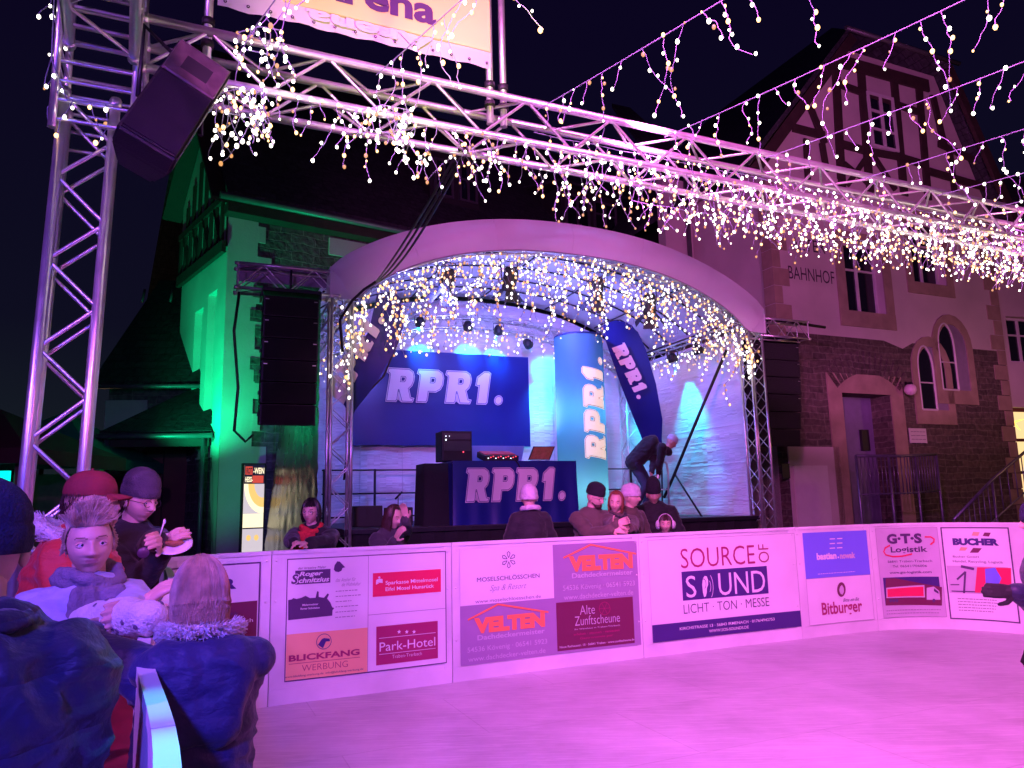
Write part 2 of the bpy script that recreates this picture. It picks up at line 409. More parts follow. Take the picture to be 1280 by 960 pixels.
# ------------------------------------------------------------------ ground and ice
def ice_mat():
    mt = mat('ice_rink', (0.72, 0.70, 0.74), 0.40, 0, 0.0)
    nt = mt.node_tree; b = nt.nodes['Principled BSDF']; b.inputs['Specular IOR Level'].default_value = 0.35
    uv = nt.nodes.new('ShaderNodeUVMap')
    n1 = nt.nodes.new('ShaderNodeTexNoise'); n1.inputs['Scale'].default_value = 1.1; n1.inputs['Detail'].default_value = 8; n1.inputs['Roughness'].default_value = 0.65
    nt.links.new(uv.outputs[0], n1.inputs['Vector'])
    # skate marks: thin stretched noise in two directions
    outs = []
    for ang, sc in ((0.5, (2.2, 38, 1)), (-0.7, (2.6, 44, 1)), (1.6, (1.8, 30, 1))):
        mp = nt.nodes.new('ShaderNodeMapping'); mp.inputs['Rotation'].default_value = (0, 0, ang); mp.inputs['Scale'].default_value = sc
        nt.links.new(uv.outputs[0], mp.inputs[0])
        nn = nt.nodes.new('ShaderNodeTexNoise'); nn.inputs['Scale'].default_value = 1; nn.inputs['Detail'].default_value = 3; nn.inputs['Distortion'].default_value = 0.9
        nt.links.new(mp.outputs[0], nn.inputs['Vector'])
        r = nt.nodes.new('ShaderNodeMapRange'); r.inputs[1].default_value = 0.57; r.inputs[2].default_value = 0.66; nt.links.new(nn.outputs[0], r.inputs[0]); outs.append(r.outputs[0])
    a = nt.nodes.new('ShaderNodeMath'); a.operation = 'MAXIMUM'; nt.links.new(outs[0], a.inputs[0]); nt.links.new(outs[1], a.inputs[1])
    a2 = nt.nodes.new('ShaderNodeMath'); a2.operation = 'MAXIMUM'; nt.links.new(a.outputs[0], a2.inputs[0]); nt.links.new(outs[2], a2.inputs[1])
    # seams of the floor plates
    bk = nt.nodes.new('ShaderNodeTexBrick'); bk.inputs['Scale'].default_value = 1; bk.inputs['Brick Width'].default_value = 2.0; bk.inputs['Row Height'].default_value = 1.0
    bk.inputs['Mortar Size'].default_value = 0.004; bk.inputs['Color1'].default_value = (1, 1, 1, 1); bk.inputs['Color2'].default_value = (.94, .94, .94, 1); bk.inputs['Mortar'].default_value = (.78, .78, .78, 1)
    mp = nt.nodes.new('ShaderNodeMapping'); mp.inputs['Rotation'].default_value = (0, 0, R(-24)); nt.links.new(uv.outputs[0], mp.inputs[0]); nt.links.new(mp.outputs[0], bk.inputs['Vector'])
    cr = nt.nodes.new('ShaderNodeMapRange'); cr.inputs[1].default_value = .3; cr.inputs[2].default_value = .7; cr.inputs[3].default_value = .66; cr.inputs[4].default_value = 1.04
    nt.links.new(n1.outputs[0], cr.inputs[0])
    m1 = nt.nodes.new('ShaderNodeMix'); m1.data_type = 'RGBA'; m1.blend_type = 'MULTIPLY'; m1.inputs[0].default_value = 1; m1.inputs[6].default_value = (.66, .62, .70, 1); nt.links.new(cr.outputs[0], m1.inputs[7])
    m2 = nt.nodes.new('ShaderNodeMix'); m2.data_type = 'RGBA'; m2.blend_type = 'MULTIPLY'; m2.inputs[0].default_value = 1; nt.links.new(m1.outputs[2], m2.inputs[6]); nt.links.new(bk.outputs['Color'], m2.inputs[7])
    m3 = nt.nodes.new('ShaderNodeMix'); m3.data_type = 'RGBA'; m3.blend_type = 'MIX'; m3.inputs[7].default_value = (.85, .85, .85, 1)
    sc = nt.nodes.new('ShaderNodeMath'); sc.operation = 'MULTIPLY'; sc.inputs[1].default_value = 0.26; nt.links.new(a2.outputs[0], sc.inputs[0]); nt.links.new(sc.outputs[0], m3.inputs[0])
    nt.links.new(m2.outputs[2], m3.inputs[6]); nt.links.new(m3.outputs[2], b.inputs['Base Color'])
    rr = nt.nodes.new('ShaderNodeMapRange'); rr.inputs[3].default_value = 0.30; rr.inputs[4].default_value = 0.60; nt.links.new(n1.outputs[0], rr.inputs[0]); nt.links.new(rr.outputs[0], b.inputs['Roughness'])
    bp = nt.nodes.new('ShaderNodeBump'); bp.inputs['Strength'].default_value = .25; bp.inputs['Distance'].default_value = .01; nt.links.new(a2.outputs[0], bp.inputs['Height']); nt.links.new(bp.outputs[0], b.inputs['Normal'])
    return mt
mb = MB(); mb.quad((-150, -150, -0.03), (150, -150, -0.03), (150, 150, -0.03), (-150, 150, -0.03))
COB = stone_mat('cobbles', (.09, .085, .08), (.13, .12, .11), (.04, .04, .04), rw=.12, rh=.10, msize=.012)
struct(mb, 'ground', COB)
# barrier path in plan (inner face), anticlockwise from beside the camera round the far side to the right
_raw = [(-0.02, 0.15), (-0.27, 0.65), (-0.545, 1.24), (-0.965, 2.02), (-1.24, 2.7), (-1.52, 3.4), (-1.84, 4.1), (-2.2, 4.8), (-2.52, 5.25), (-2.52, 5.72), (-2.02, 6.15), (-1.3, 6.48), (-0.59, 6.83), (0.3, 7.27), (1.2, 7.66), (2.2, 8.10), (3.1, 8.47), (3.94, 8.80), (4.6, 8.93), (5.15, 8.75), (5.62, 8.25), (6.3, 6.9), (7.0, 5.4), (7.6, 3.6)]
def catmull(P, n=14):
    out = []
    P = [Vector(p) for p in P]
    for i in range(len(P)-1):
        p0 = P[max(i-1, 0)]; p1 = P[i]; p2 = P[i+1]; p3 = P[min(i+2, len(P)-1)]
        for k in range(n):
            t = k/n; out.append(0.5*((2*p1)+(p2-p0)*t+(2*p0-5*p1+4*p2-p3)*t*t+(3*p1-p0-3*p2+p3)*t**3))
    out.append(P[-1]); return out
BP = catmull(_raw); BS = [0.0]
for a, b in zip(BP, BP[1:]): BS.append(BS[-1]+(b-a).length)
import bisect
def bpos(s):
    i = min(max(bisect.bisect_right(BS, s)-1, 0), len(BS)-2); t = (s-BS[i])/(BS[i+1]-BS[i]); d = (BP[i+1]-BP[i]).normalized()
    p = BP[i].lerp(BP[i+1], t)
    # smoothed direction
    j0 = max(i-2, 0); j1 = min(i+3, len(BP)-1); dd = (BP[j1]-BP[j0]).normalized()
    return p, dd
def bf(s, z, off=0.0):
    p, d = bpos(s); n = Vector((d.y, -d.x)); q = p+n*off; return Vector((q.x, q.y, z))
def bpx(px, py):
    """photo pixel -> (distance along barrier, height) on the far part of the barrier"""
    v = ray(px, py); best = None
    for i in range(5*14, len(BP)-1):
        a, b = BP[i], BP[i+1]; d = b-a; den = v.x*d.y-v.y*d.x
        if abs(den) < 1e-9: continue
        k = (a.x*d.y-a.y*d.x)/den; t = ((v.x*k-a.x)*d.x+(v.y*k-a.y)*d.y)/d.length_squared
        if k > 0 and -0.001 <= t <= 1.001:
            if best is None or k > best[0]: best = (k, BS[i]+t*d.length, v.z*k+CAMH)
    return best[1], best[2]
rink = MB(); pl = [(p.x, p.y, 0.0) for p in BP]+[(8, -6, 0), (-0.02, -6, 0)]
# ice fan: triangulate as strip to a central line
cx = [(2.5, -1.0)]
rv = [Vector(p) for p in pl]+[Vector((3.0, 2.0, 0))]; k = len(pl)
rink.mesh(rv, [(i, k, (i+1) % k) for i in range(k)])
struct(rink, 'rink_ice', ice_mat())

# ------------------------------------------------------------------ barrier panels
H = 1.2
def strip(mb, s0, s1, z0, z1, o0, o1, n=None):
    """box bent along the barrier path"""
    n = n or max(2, int((s1-s0)/0.12)); vs = []; fs = []
    for i in range(n+1):
        s = s0+(s1-s0)*i/n; vs += [bf(s, z0, o0), bf(s, z1, o0), bf(s, z1, o1), bf(s, z0, o1)]
    for i in range(n):
        a = 4*i; b = a+4
        for j in range(4): fs.append((a+j, a+(j+1) % 4, b+(j+1) % 4, b+j))
    fs += [(3, 2, 1, 0), (4*n, 4*n+1, 4*n+2, 4*n+3)]
    return mb.mesh(vs, fs, False)
def panel(s0, s1, label, frame_col=WHITE):
    c = bf((s0+s1)/2, 0, -0.02)
    t = thing('rink_barrier', label, 'barrier', c, 'white boards round the ice rink')
    g = 0.004
    m = MB(); strip(m, s0+g, s1-g, 0.0, H-0.03, -0.026, -0.008); m.build('board', WHITE, t)
    m = MB(); strip(m, s0+g, s1-g, H-0.03, H, -0.030, 0.006); m.build('cap_rail', frame_col, t)
    m = MB(); strip(m, s0+g, s1-g, 0.0, 0.12, -0.008, 0.0)
    m.build('kick_board', WHITE, t)
    for s in (s0+g, s1-g-0.07):
        m = MB(); strip(m, s, s+0.07, 0.121, H-0.031, -0.008, 0.0, 1); ep = m.build('end_post', WHITE, t)
        for z in (0.35, 0.8, 1.12):
            p = bf(s+.035, z, 0.0); d = bpos(s)[1]; m = MB(); m.lathe(p, [(0.009, 0), (0.009, 0.003), (0, 0.004)], 8, frameM((d.x, d.y, 0), (0, 0, 1)))
            m.build('bolt', ALU, ep)
    return t
def art(t, name, x): pass
def A(s0): return Art(lambda u, v, off: bf(u, v, off))
def conv(ox, oy, k): return lambda x, y: bpx(ox+x/k, oy+y/k)
def bT(ar, c, st, x0, y0, x1, y1, mt, **kw):
    """text between crop points: (x0,y0) left end of baseline, (x1,y1) right end of cap line"""
    u0, v0 = c(x0, y0); u1, v1 = c(x1, y1)
    # slope of the boards in the picture is perspective only: use heights at the two ends
    ar.text(st, u0, v0, u1, v1, mt, **kw)
def bR(ar, c, x0, y0, x1, y1, mt, **kw):
    u0, v0 = c(x0, y0); u1, v1 = c(x1, y1); ar.rect(min(u0, u1), min(v0, v1), max(u0, u1), max(v0, v1), mt, **kw)
def tx(ar, c, st, x0, x1, yb0, h, mt, slope=None, **kw):
    """text: left x, right x, baseline y at the left end, cap height in crop px (at left)"""
    u0, v0 = c(x0, yb0); _, vt = c(x0, yb0-h)
    u1, _ = c(x1, yb0)
    ar.text(st, u0, v0, u1, vt, mt, **kw)
def rc(ar, c, x0, y0, x1, h, mt, **kw):
    """rectangle: lower-left corner (x0,y0), right x, height px"""
    u0, v0 = c(x0, y0); _, vt = c(x0, y0-h); u1, _ = c(x1, y0)
    ar.rect(u0, v0, u1, vt, mt, **kw)
def frame(ar, u0, v0, u1, v1, w, mt, off):
    ar.rect(u0, v0, u1, v0+w, mt, off); ar.rect(u0, v1-w, u1, v1, mt, off)
    ar.rect(u0, v0+w, u0+w, v1-w, mt, off, 1); ar.rect(u1-w, v0+w, u1, v1-w, mt, off, 1)
def small_lines(ar, u0, v0, u1, n, dv, mt, rnd=0.2, h=0.008):
    for i in range(n):
        e_ = u1-(u1-u0)*random.random()*rnd; x = u0
        while x < e_:
            L = random.uniform(.012, .035); ar.rect(x, v0-i*dv, min(x+L, e_), v0-i*dv+h, mt, ar.layer+0.002, 1); x += L+.007
''; s1 = bpx(338, 760)[0]; s2 = bpx(565, 760)[0]; s3 = bpx(801, 740)[0]; s4 = bpx(998, 730)[0]; s5 = bpx(1092, 720)[0]; s6 = s5+1.75
LO = s1-1.95
# ---- panel with the four small adverts
t = panel(s1, s2, 'white rink board with four adverts below the woman in the red scarf')
c = conv(330, 660, 5.052)
u0, vb = c(128, 940); um, _ = c(655, 740); u1, vt = c(1148, 150)
vt = 1.13; vb = 0.17
ad = A(0); ad.rect(u0, vb, u1, vt, POSTER, 0.001); frame(ad, u0, vb, u1, vt, 0.008, INK, 0.002); ad.build('advert_backing', t)
vm = c(655, 550)[1]; vm1 = c(655, 628)[1]
def sub(name, label=None):
    a = A(0); a.layer = 0.003; a.name = name; return a
ad = sub(0)
ad.rect(um-.002, vb+.01, um+.002, vt-.01, INKG, 0.003, 1); ad.rect(um, vm-.002, u1-.01, vm+.002, INKG, 0.003)
tx(ad, c, 'Roger', 222, 372, 305, 30, POSTER, bold=.03, shear=.25, off=.008)
rc(ad, c, 195, 358, 418, 88, INK, off=.004)
tx(ad, c, 'S', 165, 222, 358, 70, POSTER, bold=.09, shear=.2, off=.006); tx(ad, c, 'S', 170, 216, 354, 64, INK, bold=.03, shear=.2, off=.008)
tx(ad, c, 'chnitzius', 218, 412, 348, 34, POSTER, bold=.03, shear=.25, off=.008)
tx(ad, c, 'der kreative Maler', 215, 392, 262, 16, INK, shear=.2, off=.006)
# black bird shape and shaggy hedge silhouette
def blobp(ar, c, cx_, cy_, rx, ry, mt, n=14, j=.12, off=.006):
    ar.pts([c(cx_+rx*math.cos(2*math.pi*i/n)*random.uniform(1-j, 1+j), cy_-ry*math.sin(2*math.pi*i/n)*random.uniform(1-j, 1+j)) for i in range(n)], mt, off)
ad.pts([c(*p) for p in [(440, 262), (445, 235), (462, 210), (478, 212), (500, 235), (512, 248), (495, 252), (488, 270), (470, 278), (450, 274)]], INK, .006)
ad.pts([c(*p) for p in [(152, 582), (152, 455), (175, 450), (185, 442), (205, 448), (235, 440), (262, 428), (290, 442), (325, 440), (335, 398), (345, 402), (345, 435), (378, 440), (402, 412), (410, 420), (398, 445), (418, 470), (430, 500), (443, 505), (432, 520), (430, 553)]], INK, .005)
tx(ad, c, 'Malermeister', 242, 342, 492, 13, POSTER, bold=.02, off=.008); tx(ad, c, 'Roger Schnitzius', 230, 350, 516, 13, POSTER, bold=.02, off=.008)
tx(ad, c, 'das Atelier für', 452, 580, 340, 24, INKG, shear=.4, off=.006, bold=-.01); tx(ad, c, 'die Wohnkultur', 490, 610, 368, 24, INKG, shear=.4, off=.006, bold=-.01)
ua, va = c(452, 402); ub = c(612, 402)[0]; small_lines(ad, ua, va, ub, 6, .042, INKG, .4, .006)
ad.build('painter_advert', t)
ad = sub(0)
rc(ad, c, 686, 436, 1117, 150, RED, off=.004)
tx(ad, c, 'Sparkasse Mittelmosel', 766, 1095, 358, 25, POSTER, bold=.012, off=.007)
tx(ad, c, 'Eifel Mosel Hunsrück', 766, 1072, 398, 25, POSTER, bold=.012, off=.007)
tx(ad, c, 'S', 705, 750, 362, 42, POSTER, bold=.1, off=.007); blobp(ad, c, 727, 312, 7, 7, POSTER, 10, 0, .007)
ad.build('savings_bank_advert', t)
ad = sub(0)
ua, _ = c(118, 900); ad.rect(u0+.009, vb+.009, um-.003, vm1, AMB, .004)
tx(ad, c, 'BLICKFANG', 155, 602, 845, 42, WINE, bold=.035, off=.007)
tx(ad, c, 'WERBUNG', 238, 528, 905, 42, WINE, bold=-.012, off=.007)
tx(ad, c, 'www.blickfang-werbung.de  info@blickfang-werbung.de', 130, 625, 948, 13, INK, off=.007)
ua, va = c(155, 862); ub = c(605, 862)[0]; ad.rect(ua, va, ub, va+.004, WINE, .007)
uc, vc = c(377, 715); rr_ = (c(377, 668)[1]-c(377, 762)[1])/2
ad.line([(uc+rr_*math.cos(i*math.pi/16), vc+rr_*math.sin(i*math.pi/16)) for i in range(33)], .005, NAVY, .007)
ad.pts([(uc-rr_*.8, vc-rr_*.4), (uc-rr_*.3, vc+rr_*.3), (uc+.0, vc+rr_*.45), (uc+rr_*.8, vc+rr_*.3), (uc+rr_*.85, vc-rr_*.05), (uc+rr_*.3, vc-rr_*.05), (uc-rr_*.1, vc-rr_*.9)], NAVY, .007)
ad.build('sign_maker_advert', t)
ad = sub(0)
rc(ad, c, 707, 868, 1098, 245, WINE, off=.004)
tx(ad, c, 'Park-Hotel', 728, 1080, 780, 60, POSTER, bold=0.0, off=.007)
tx(ad, c, 'Traben-Trarbach', 808, 995, 822, 22, POSTER, off=.007, bold=-.01)
for x_ in (852, 900, 946):
    uc, vc = c(x_, 655); ad.pts([(uc+(.018 if i % 2 == 0 else .008)*math.sin(i*math.pi/5), vc+(.018 if i % 2 == 0 else .008)*math.cos(i*math.pi/5)) for i in range(10)], POSTER, .007)
for y_, y2 in ((698, 0), (800, 0)):
    ua, va = c(725, y_); ub = c(1082, y_)[0]; ad.rect(ua, va, ub, va+.004, POSTER, .007)
ad.build('hotel_advert', t)
# ---- second panel
t = panel(s2, s3, 'white rink board with two grey roofer adverts and a castle hotel advert')
c = conv(560, 650, 4.8)
u0 = c(72, 500)[0]; um = c(636, 480)[0]; u1 = c(1143, 400)[0]; vt = c(72, 178)[1]; vb = c(72, 878)[1]
ad = A(0); ad.rect(u0, vb, u1, vt, GRY, .001); ad.build('advert_backing', t)
vm = c(72, 518)[1]
ad = sub(0); ad.rect(u0, vm, um, vt, POSTER, .004)
tx(ad, c, 'MOSELSCHLÖSSCHEN', 172, 548, 372, 27, INK, off=.007)
tx(ad, c, 'Spa & Resort', 250, 470, 425, 36, INKG, shear=.45, bold=-.012, off=.007)
tx(ad, c, 'www.moselschloesschen.de', 162, 556, 500, 22, INK, off=.007, bold=-.01)
uc, vc = c(362, 238); rr_ = .075
for k_ in range(6):
    th = math.pi/6+k_*math.pi/3; dx, dy = math.cos(th), math.sin(th)
    ad.line([(uc+dx*rr_*(.25+.75*q_)-dy*w_*rr_, vc+dy*rr_*(.25+.75*q_)+dx*w_*rr_) for q_, w_ in ((0, 0), (.4, .14), (.75, .2), (1, .0), (.75, -.2), (.4, -.14), (0, 0))], .006, INK, .007)
ad.build('castle_hotel_advert', t)
def velten(ar, c, dx, dy, sc=1.0):
    X = lambda x: dx+x*sc
    tx(ar, c, 'VELTEN', X(155), X(582), dy+684, 100, ORG, bold=.07, off=.0065)
    tx(ar, c, 'Dachdeckermeister', X(175), X(580), dy+722, 32, SIL, bold=.02, off=.007)
    tx(ar, c, '54536 Kövenig · 06541 5923', X(115), X(595), dy+796, 32, SIL, bold=.005, off=.007)
    tx(ar, c, 'www.dachdecker-velten.de', X(120), X(585), dy+852, 32, SIL, bold=.005, off=.007)
    a_ = c(X(120), dy+598); b_ = c(X(300), dy+528); d_ = c(X(598), dy+552)
    b_ = (b_[0], a_[1]+.11); d_ = (d_[0], a_[1])
    ar.line([a_, b_, d_], .016, ORG, .007)
ad = sub(0); velten(ad, c, 0, 0); ad.build('roofer_advert', t)
ad = sub(0); velten(ad, c, 585-0, -372, .9); ad.build('roofer_advert', t)
ad = sub(0)
rc(ad, c, 656, 788, 1122, 292, MAROON, off=.004)
tx(ad, c, 'Alte', 790, 880, 568, 58, SIL, bold=-.01, off=.008); tx(ad, c, 'Zunftscheune', 760, 1030, 634, 58, SIL, bold=-.01, off=.008)
tx(ad, c, 'Ihr Weinhaus in Traben-Trarbach', 758, 1030, 660, 9, SIL, off=.008); tx(ad, c, 'erleben · staunen · geniessen', 752, 1030, 694, 16, WINE, bold=.02, off=.008)
tx(ad, c, 'Gastronomie pur', 790, 990, 716, 14, WINE, bold=.02, off=.008)
tx(ad, c, 'Neue Rathausstr. 15 · 56841 Traben · www.zunftscheune.de', 668, 1118, 770, 14, SIL, bold=.02, off=.008)
uc, vc = c(937, 530); rr_ = .06
ad.line([(uc+rr_*math.cos(i*math.pi/12), vc+rr_*math.sin(i*math.pi/12)) for i in range(25)], .005, WINE, .006)
for i in range(6): ad.line([(uc, vc), (uc+rr_*math.cos(i*math.pi/3), vc+rr_*math.sin(i*math.pi/3))], .004, WINE, .006)
ad.build('barn_tavern_advert', t)
# ---- SOURCE OF SOUND
t = panel(s3, s4, 'white rink board with the large sound company advert')
c = conv(790, 640, 4.129)
u0 = c(92, 400)[0]; u1 = c(860, 400)[0]; vt = c(92, 145)[1]; vb = c(98, 678)[1]
ad = A(0); ad.rect(u0, vb, u1, vt, POSTER, .001); frame(ad, u0, vb, u1, vt, .003, INKG, .002); ad.build('advert_backing', t)
ad = sub(0)
tx(ad, c, 'SOURCE', 252, 636, 290, 106, WINE, bold=-.008, off=.007)
uo0, vo0 = c(650, 262); uo1, vo1 = c(700, 165); vs_, fs_ = text_mesh('OF', -.008, 0)
xs_ = [v[0] for v in vs_]; ad.put(vs_, fs_, (min(xs_), max(xs_), 0, .73), (uo0, vo0, uo1, vo1+.0), WINE, .007, 90)
rc(ad, c, 262, 458, 707, 150, NAVY, off=.004)
tx(ad, c, 'S', 280, 332, 442, 118, POSTER, off=.007); tx(ad, c, 'UND', 448, 690, 430, 122, POSTER, off=.007, bold=.0)
uc, vc = c(376, 385); sx_ = .5
ear = [(0, .95), (.35, .9), (.55, .55), (.5, .15), (.25, -.15), (.2, -.5), (0, -.85), (-.3, -.9), (-.45, -.5), (-.5, .2), (-.35, .7)]
ad.pts([(uc+x_*.075, vc+y_*.115) for x_, y_ in ear], POSTER, .007)
ad.line([(uc-.02+.03*math.cos(a_), vc+.03+.05*math.sin(a_)) for a_ in [x_*.4 for x_ in range(-3, 8)]], .006, NAVY, .009)
for k_ in (1, 2): ad.line([(uc+.02+.03*k_*math.cos(a_)+.02, vc+.05*k_*1.3*math.sin(a_)) for a_ in [x_*.25 for x_ in range(-4, 5)]], .006, POSTER, .007)
tx(ad, c, 'LICHT · TON · MESSE', 266, 710, 525, 50, INK, bold=-.01, off=.007)
ad.rect(u0+.004, vb+.004, u1-.004, c(98, 585)[1], NAVY, .004)
tx(ad, c, 'KIRCHSTRASSE 13 · 56843 IRMENACH · 0176/4942753', 245, 738, 610, 16, POSTER, bold=.01, off=.007)
tx(ad, c, 'WWW.SOS-SOUNDS.DE', 396, 602, 622, 16, POSTER, bold=.01, off=.007)
ad.build('sound_company_advert', t)
# ---- narrow panel
t = panel(s4, s5, 'narrow white rink board with a blue advert above a brewery advert')
u0 = c(893, 300)[0]; u1 = c(1222, 250)[0]; vt = c(893, 108)[1]; vm = c(905, 345)[1]; vb = c(915, 588)[1]
ad = A(0); ad.rect(u0, vb, u1, vt, POSTER, .001); frame(ad, u0, vb, u1, vm, .004, INKG, .002); ad.build('advert_backing', t)
ad = sub(0); ad.rect(u0, vm, u1, vt, BLUV, .004)
tx(ad, c, 'bastian', 952, 1055, 248, 38, POSTER, bold=.05, off=.007); tx(ad, c, 'nowak', 1072, 1152, 242, 34, SIL, bold=.05, off=.007); tx(ad, c, '·', 1060, 1068, 250, 34, POSTER, bold=.05, off=.007)
for y_ in (190, 166, 142):
    ua, va = c(1018, y_); ub = c(1046, y_)[0]; uc_ = c(1056, y_)[0]; ud = c(1084, y_)[0]
    ad.rect(ua, va, ub, va+.012, POSTER, .007, 1); ad.rect(uc_, va, ud, va+.012, POSTER, .007, 1)
ua, va = c(958, 322); ub = c(1160, 322)[0]; small_lines(ad, ua, va+.0, ub, 1, .02, POSTER, .05, .006)
ad.build('blue_advert', t)
ad = sub(0)
tx(ad, c, 'Bitburger', 980, 1190, 532, 68, WINE, bold=.02, off=.007)
tx(ad, c, 'Bitte ein Bit', 1088, 1172, 463, 18, INK, shear=.4, off=.007)
blobp(ad, c, 1079, 400, 22, 38, MAROON, 20, 0, .005); blobp(ad, c, 1080, 402, 12, 24, SIL, 16, .1, .007)
ad.build('brewery_advert', t)
# ---- panel with haulage adverts
t = panel(s5, s6, 'curved white rink board with haulage and recycling adverts beyond the pointing arm')
c = conv(1080, 620, 5.055)
u0 = c(88, 400)[0]; um = c(484, 400)[0]; ur = c(503, 400)[0]; u1 = c(940, 400)[0]; vt = c(88, 205)[1]; vb = c(128, 772)[1]
ad = A(0); ad.rect(u0, vb, um, vt, SIL, .001); frame(ad, u0, vb, um, vt, .004, INKG, .002); ad.build('advert_backing', t)
ad = sub(0)
def gts(ad, c):
    tx(ad, c, 'G·T·S', 145, 368, 303, 66, INK, bold=.05, off=.007); tx(ad, c, 'Logistik', 168, 402, 357, 38, INK, bold=.02, off=.007)
    ad.line([c(*p) for p in [(160, 312), (132, 328), (122, 352), (135, 372), (180, 383), (240, 380), (300, 366)]], .016, RED, .007)
    ad.line([c(*p) for p in [(385, 258), (420, 258), (442, 272), (440, 290), (420, 305)]], .016, RED, .007)
    tx(ad, c, '56841 Traben-Trarbach', 148, 430, 422, 15, INK, off=.007); tx(ad, c, 'Tel. 06541/706006', 180, 398, 452, 15, INK, off=.007)
    tx(ad, c, 'www.gts-logistik.com', 160, 428, 492, 16, INK, bold=.01, off=.007)
gts(ad, c)
rc(ad, c, 135, 692, 492, 176, NAVY, off=.004)
ad.pts([c(*p) for p in [(135, 600), (135, 520), (200, 520), (380, 555), (492, 575), (492, 692), (135, 692)]], MAROON, .0055)
ad.pts([c(*p) for p in [(140, 645), (138, 580), (380, 562), (384, 640)]], SIL, .0065); ad.pts([c(*p) for p in [(146, 638), (144, 588), (374, 572), (376, 632)]], RED, .0075)
ad.pts([c(*p) for p in [(395, 655), (395, 580), (440, 572), (475, 600), (482, 655)]], SIL, .0065); ad.pts([c(*p) for p in [(440, 600), (442, 582), (470, 605), (470, 618)]], INK, .0075)
for x_ in (165, 185, 205, 440): blobp(ad, c, x_, 660, 10, 12, INK, 10, 0, .008)
ua, va = c(140, 728); ub = c(495, 728)[0]; small_lines(ad, ua, va, ub, 2, .035, INKG, .1, .008)
ad.build('haulage_advert', t)
ad = sub(0); ad.rect(ur, vb-.02, u1, vt, POSTER, .003); frame(ad, ur, vb-.02, u1, vt, .014, INK, .0045)
def bucher(ad, c):
    tx(ad, c, 'BUCHER', 562, 855, 310, 46, NAVY, bold=.07, off=.008)
    ad.pts([c(*p) for p in [(680, 250), (690, 226), (732, 228), (722, 252)]], AMB, .007); ad.pts([c(*p) for p in [(750, 252), (762, 230), (802, 232), (790, 256)]], MAROON, .007)
    ad.pts([c(*p) for p in [(600, 345), (612, 322), (655, 326), (640, 345)]], AMB, .007); ad.pts([c(*p) for p in [(668, 358), (690, 328), (745, 330), (722, 358)]], MAROON, .007)
    tx(ad, c, 'Bucher GmbH', 562, 725, 388, 13, INK, off=.008); tx(ad, c, 'Handel, Recycling, Logistik', 562, 880, 418, 15, INK, off=.008)
bucher(ad, c)
rc(ad, c, 540, 612, 930, 172, SIL, off=.006)
ad.pts([c(*p) for p in [(700, 610), (715, 450), (930, 455), (935, 620)]], RED, .0075); ad.pts([c(*p) for p in [(770, 560), (765, 460), (830, 452), (870, 520), (840, 590)]], BLUV, .009)
ad.line([c(*p) for p in [(590, 525), (640, 480), (632, 610)]], .02, INK, .009); ad.line([c(*p) for p in [(618, 445), (690, 460)]], .03, INK, .009)
ad.line([c(*p) for p in [(548, 560), (600, 560)]], .012, INK, .009); ad.line([c(*p) for p in [(555, 600), (700, 605)]], .012, INK, .009)
ua, va = c(592, 650); ub = c(880, 650)[0]; small_lines(ad, ua, va, ub, 5, .032, INKG, .3, .009)
ad.build('recycling_advert', t)
# ---- panel behind the child: same two adverts
t = panel(LO, s1, 'white rink board behind the blond child with haulage and recycling adverts')
c0 = conv(0, 560, 3.87)
u1 = s1-.085; ur = u1-.83; um = ur-.04; u0 = um-.80
ad = A(0); ad.rect(u0, .19, um, 1.12, SIL, .001); frame(ad, u0, .19, um, 1.12, .004, INKG, .002); ad.build('advert_backing', t)
# place the same artwork by shifting the crop mapping
U0, V0 = c(88, 205); UR, VR = c(503, 205); USPAN = c(940, 205)[0]-UR
cg = lambda x, y: (u0+(c(x, y)[0]-U0), 1.12-(V0-c(x, y)[1])*1.03)
cb = lambda x, y: (ur+(c(x, y)[0]-UR)*(.83/USPAN), 1.12-(VR-c(x, y)[1])*1.03)
ad = sub(0); gts(ad, cg); rc(ad, cg, 135, 692, 492, 176, NAVY, off=.004); ad.pts([cg(*p) for p in [(140, 645), (138, 580), (380, 562), (384, 640)]], RED, .0065)
ad.build('haulage_advert', t)
ad = sub(0); ad.rect(ur, .19, u1, 1.12, POSTER, .003); frame(ad, ur, .19, u1, 1.12, .012, INK, .0045); bucher(ad, cb)
ad.rect(ur+.02, .62, u1-.02, .82, MAROON, .006); ad.rect(ur+.02, .45, u1-.35, .62, SIL, .006); ad.rect(u1-.35, .45, u1-.02, .62, MAROON, .006)
ad.text('54536 Kröv', ur+.45, .40, u1-.06, .43, INK); ad.text('56843 Irmenach', ur+.35, .66, u1-.05, .69, POSTER, off=.008)
small_lines(ad, ur+.3, .33, u1-.1, 3, .04, INK, .3, .01)
ad.build('recycling_advert', t)
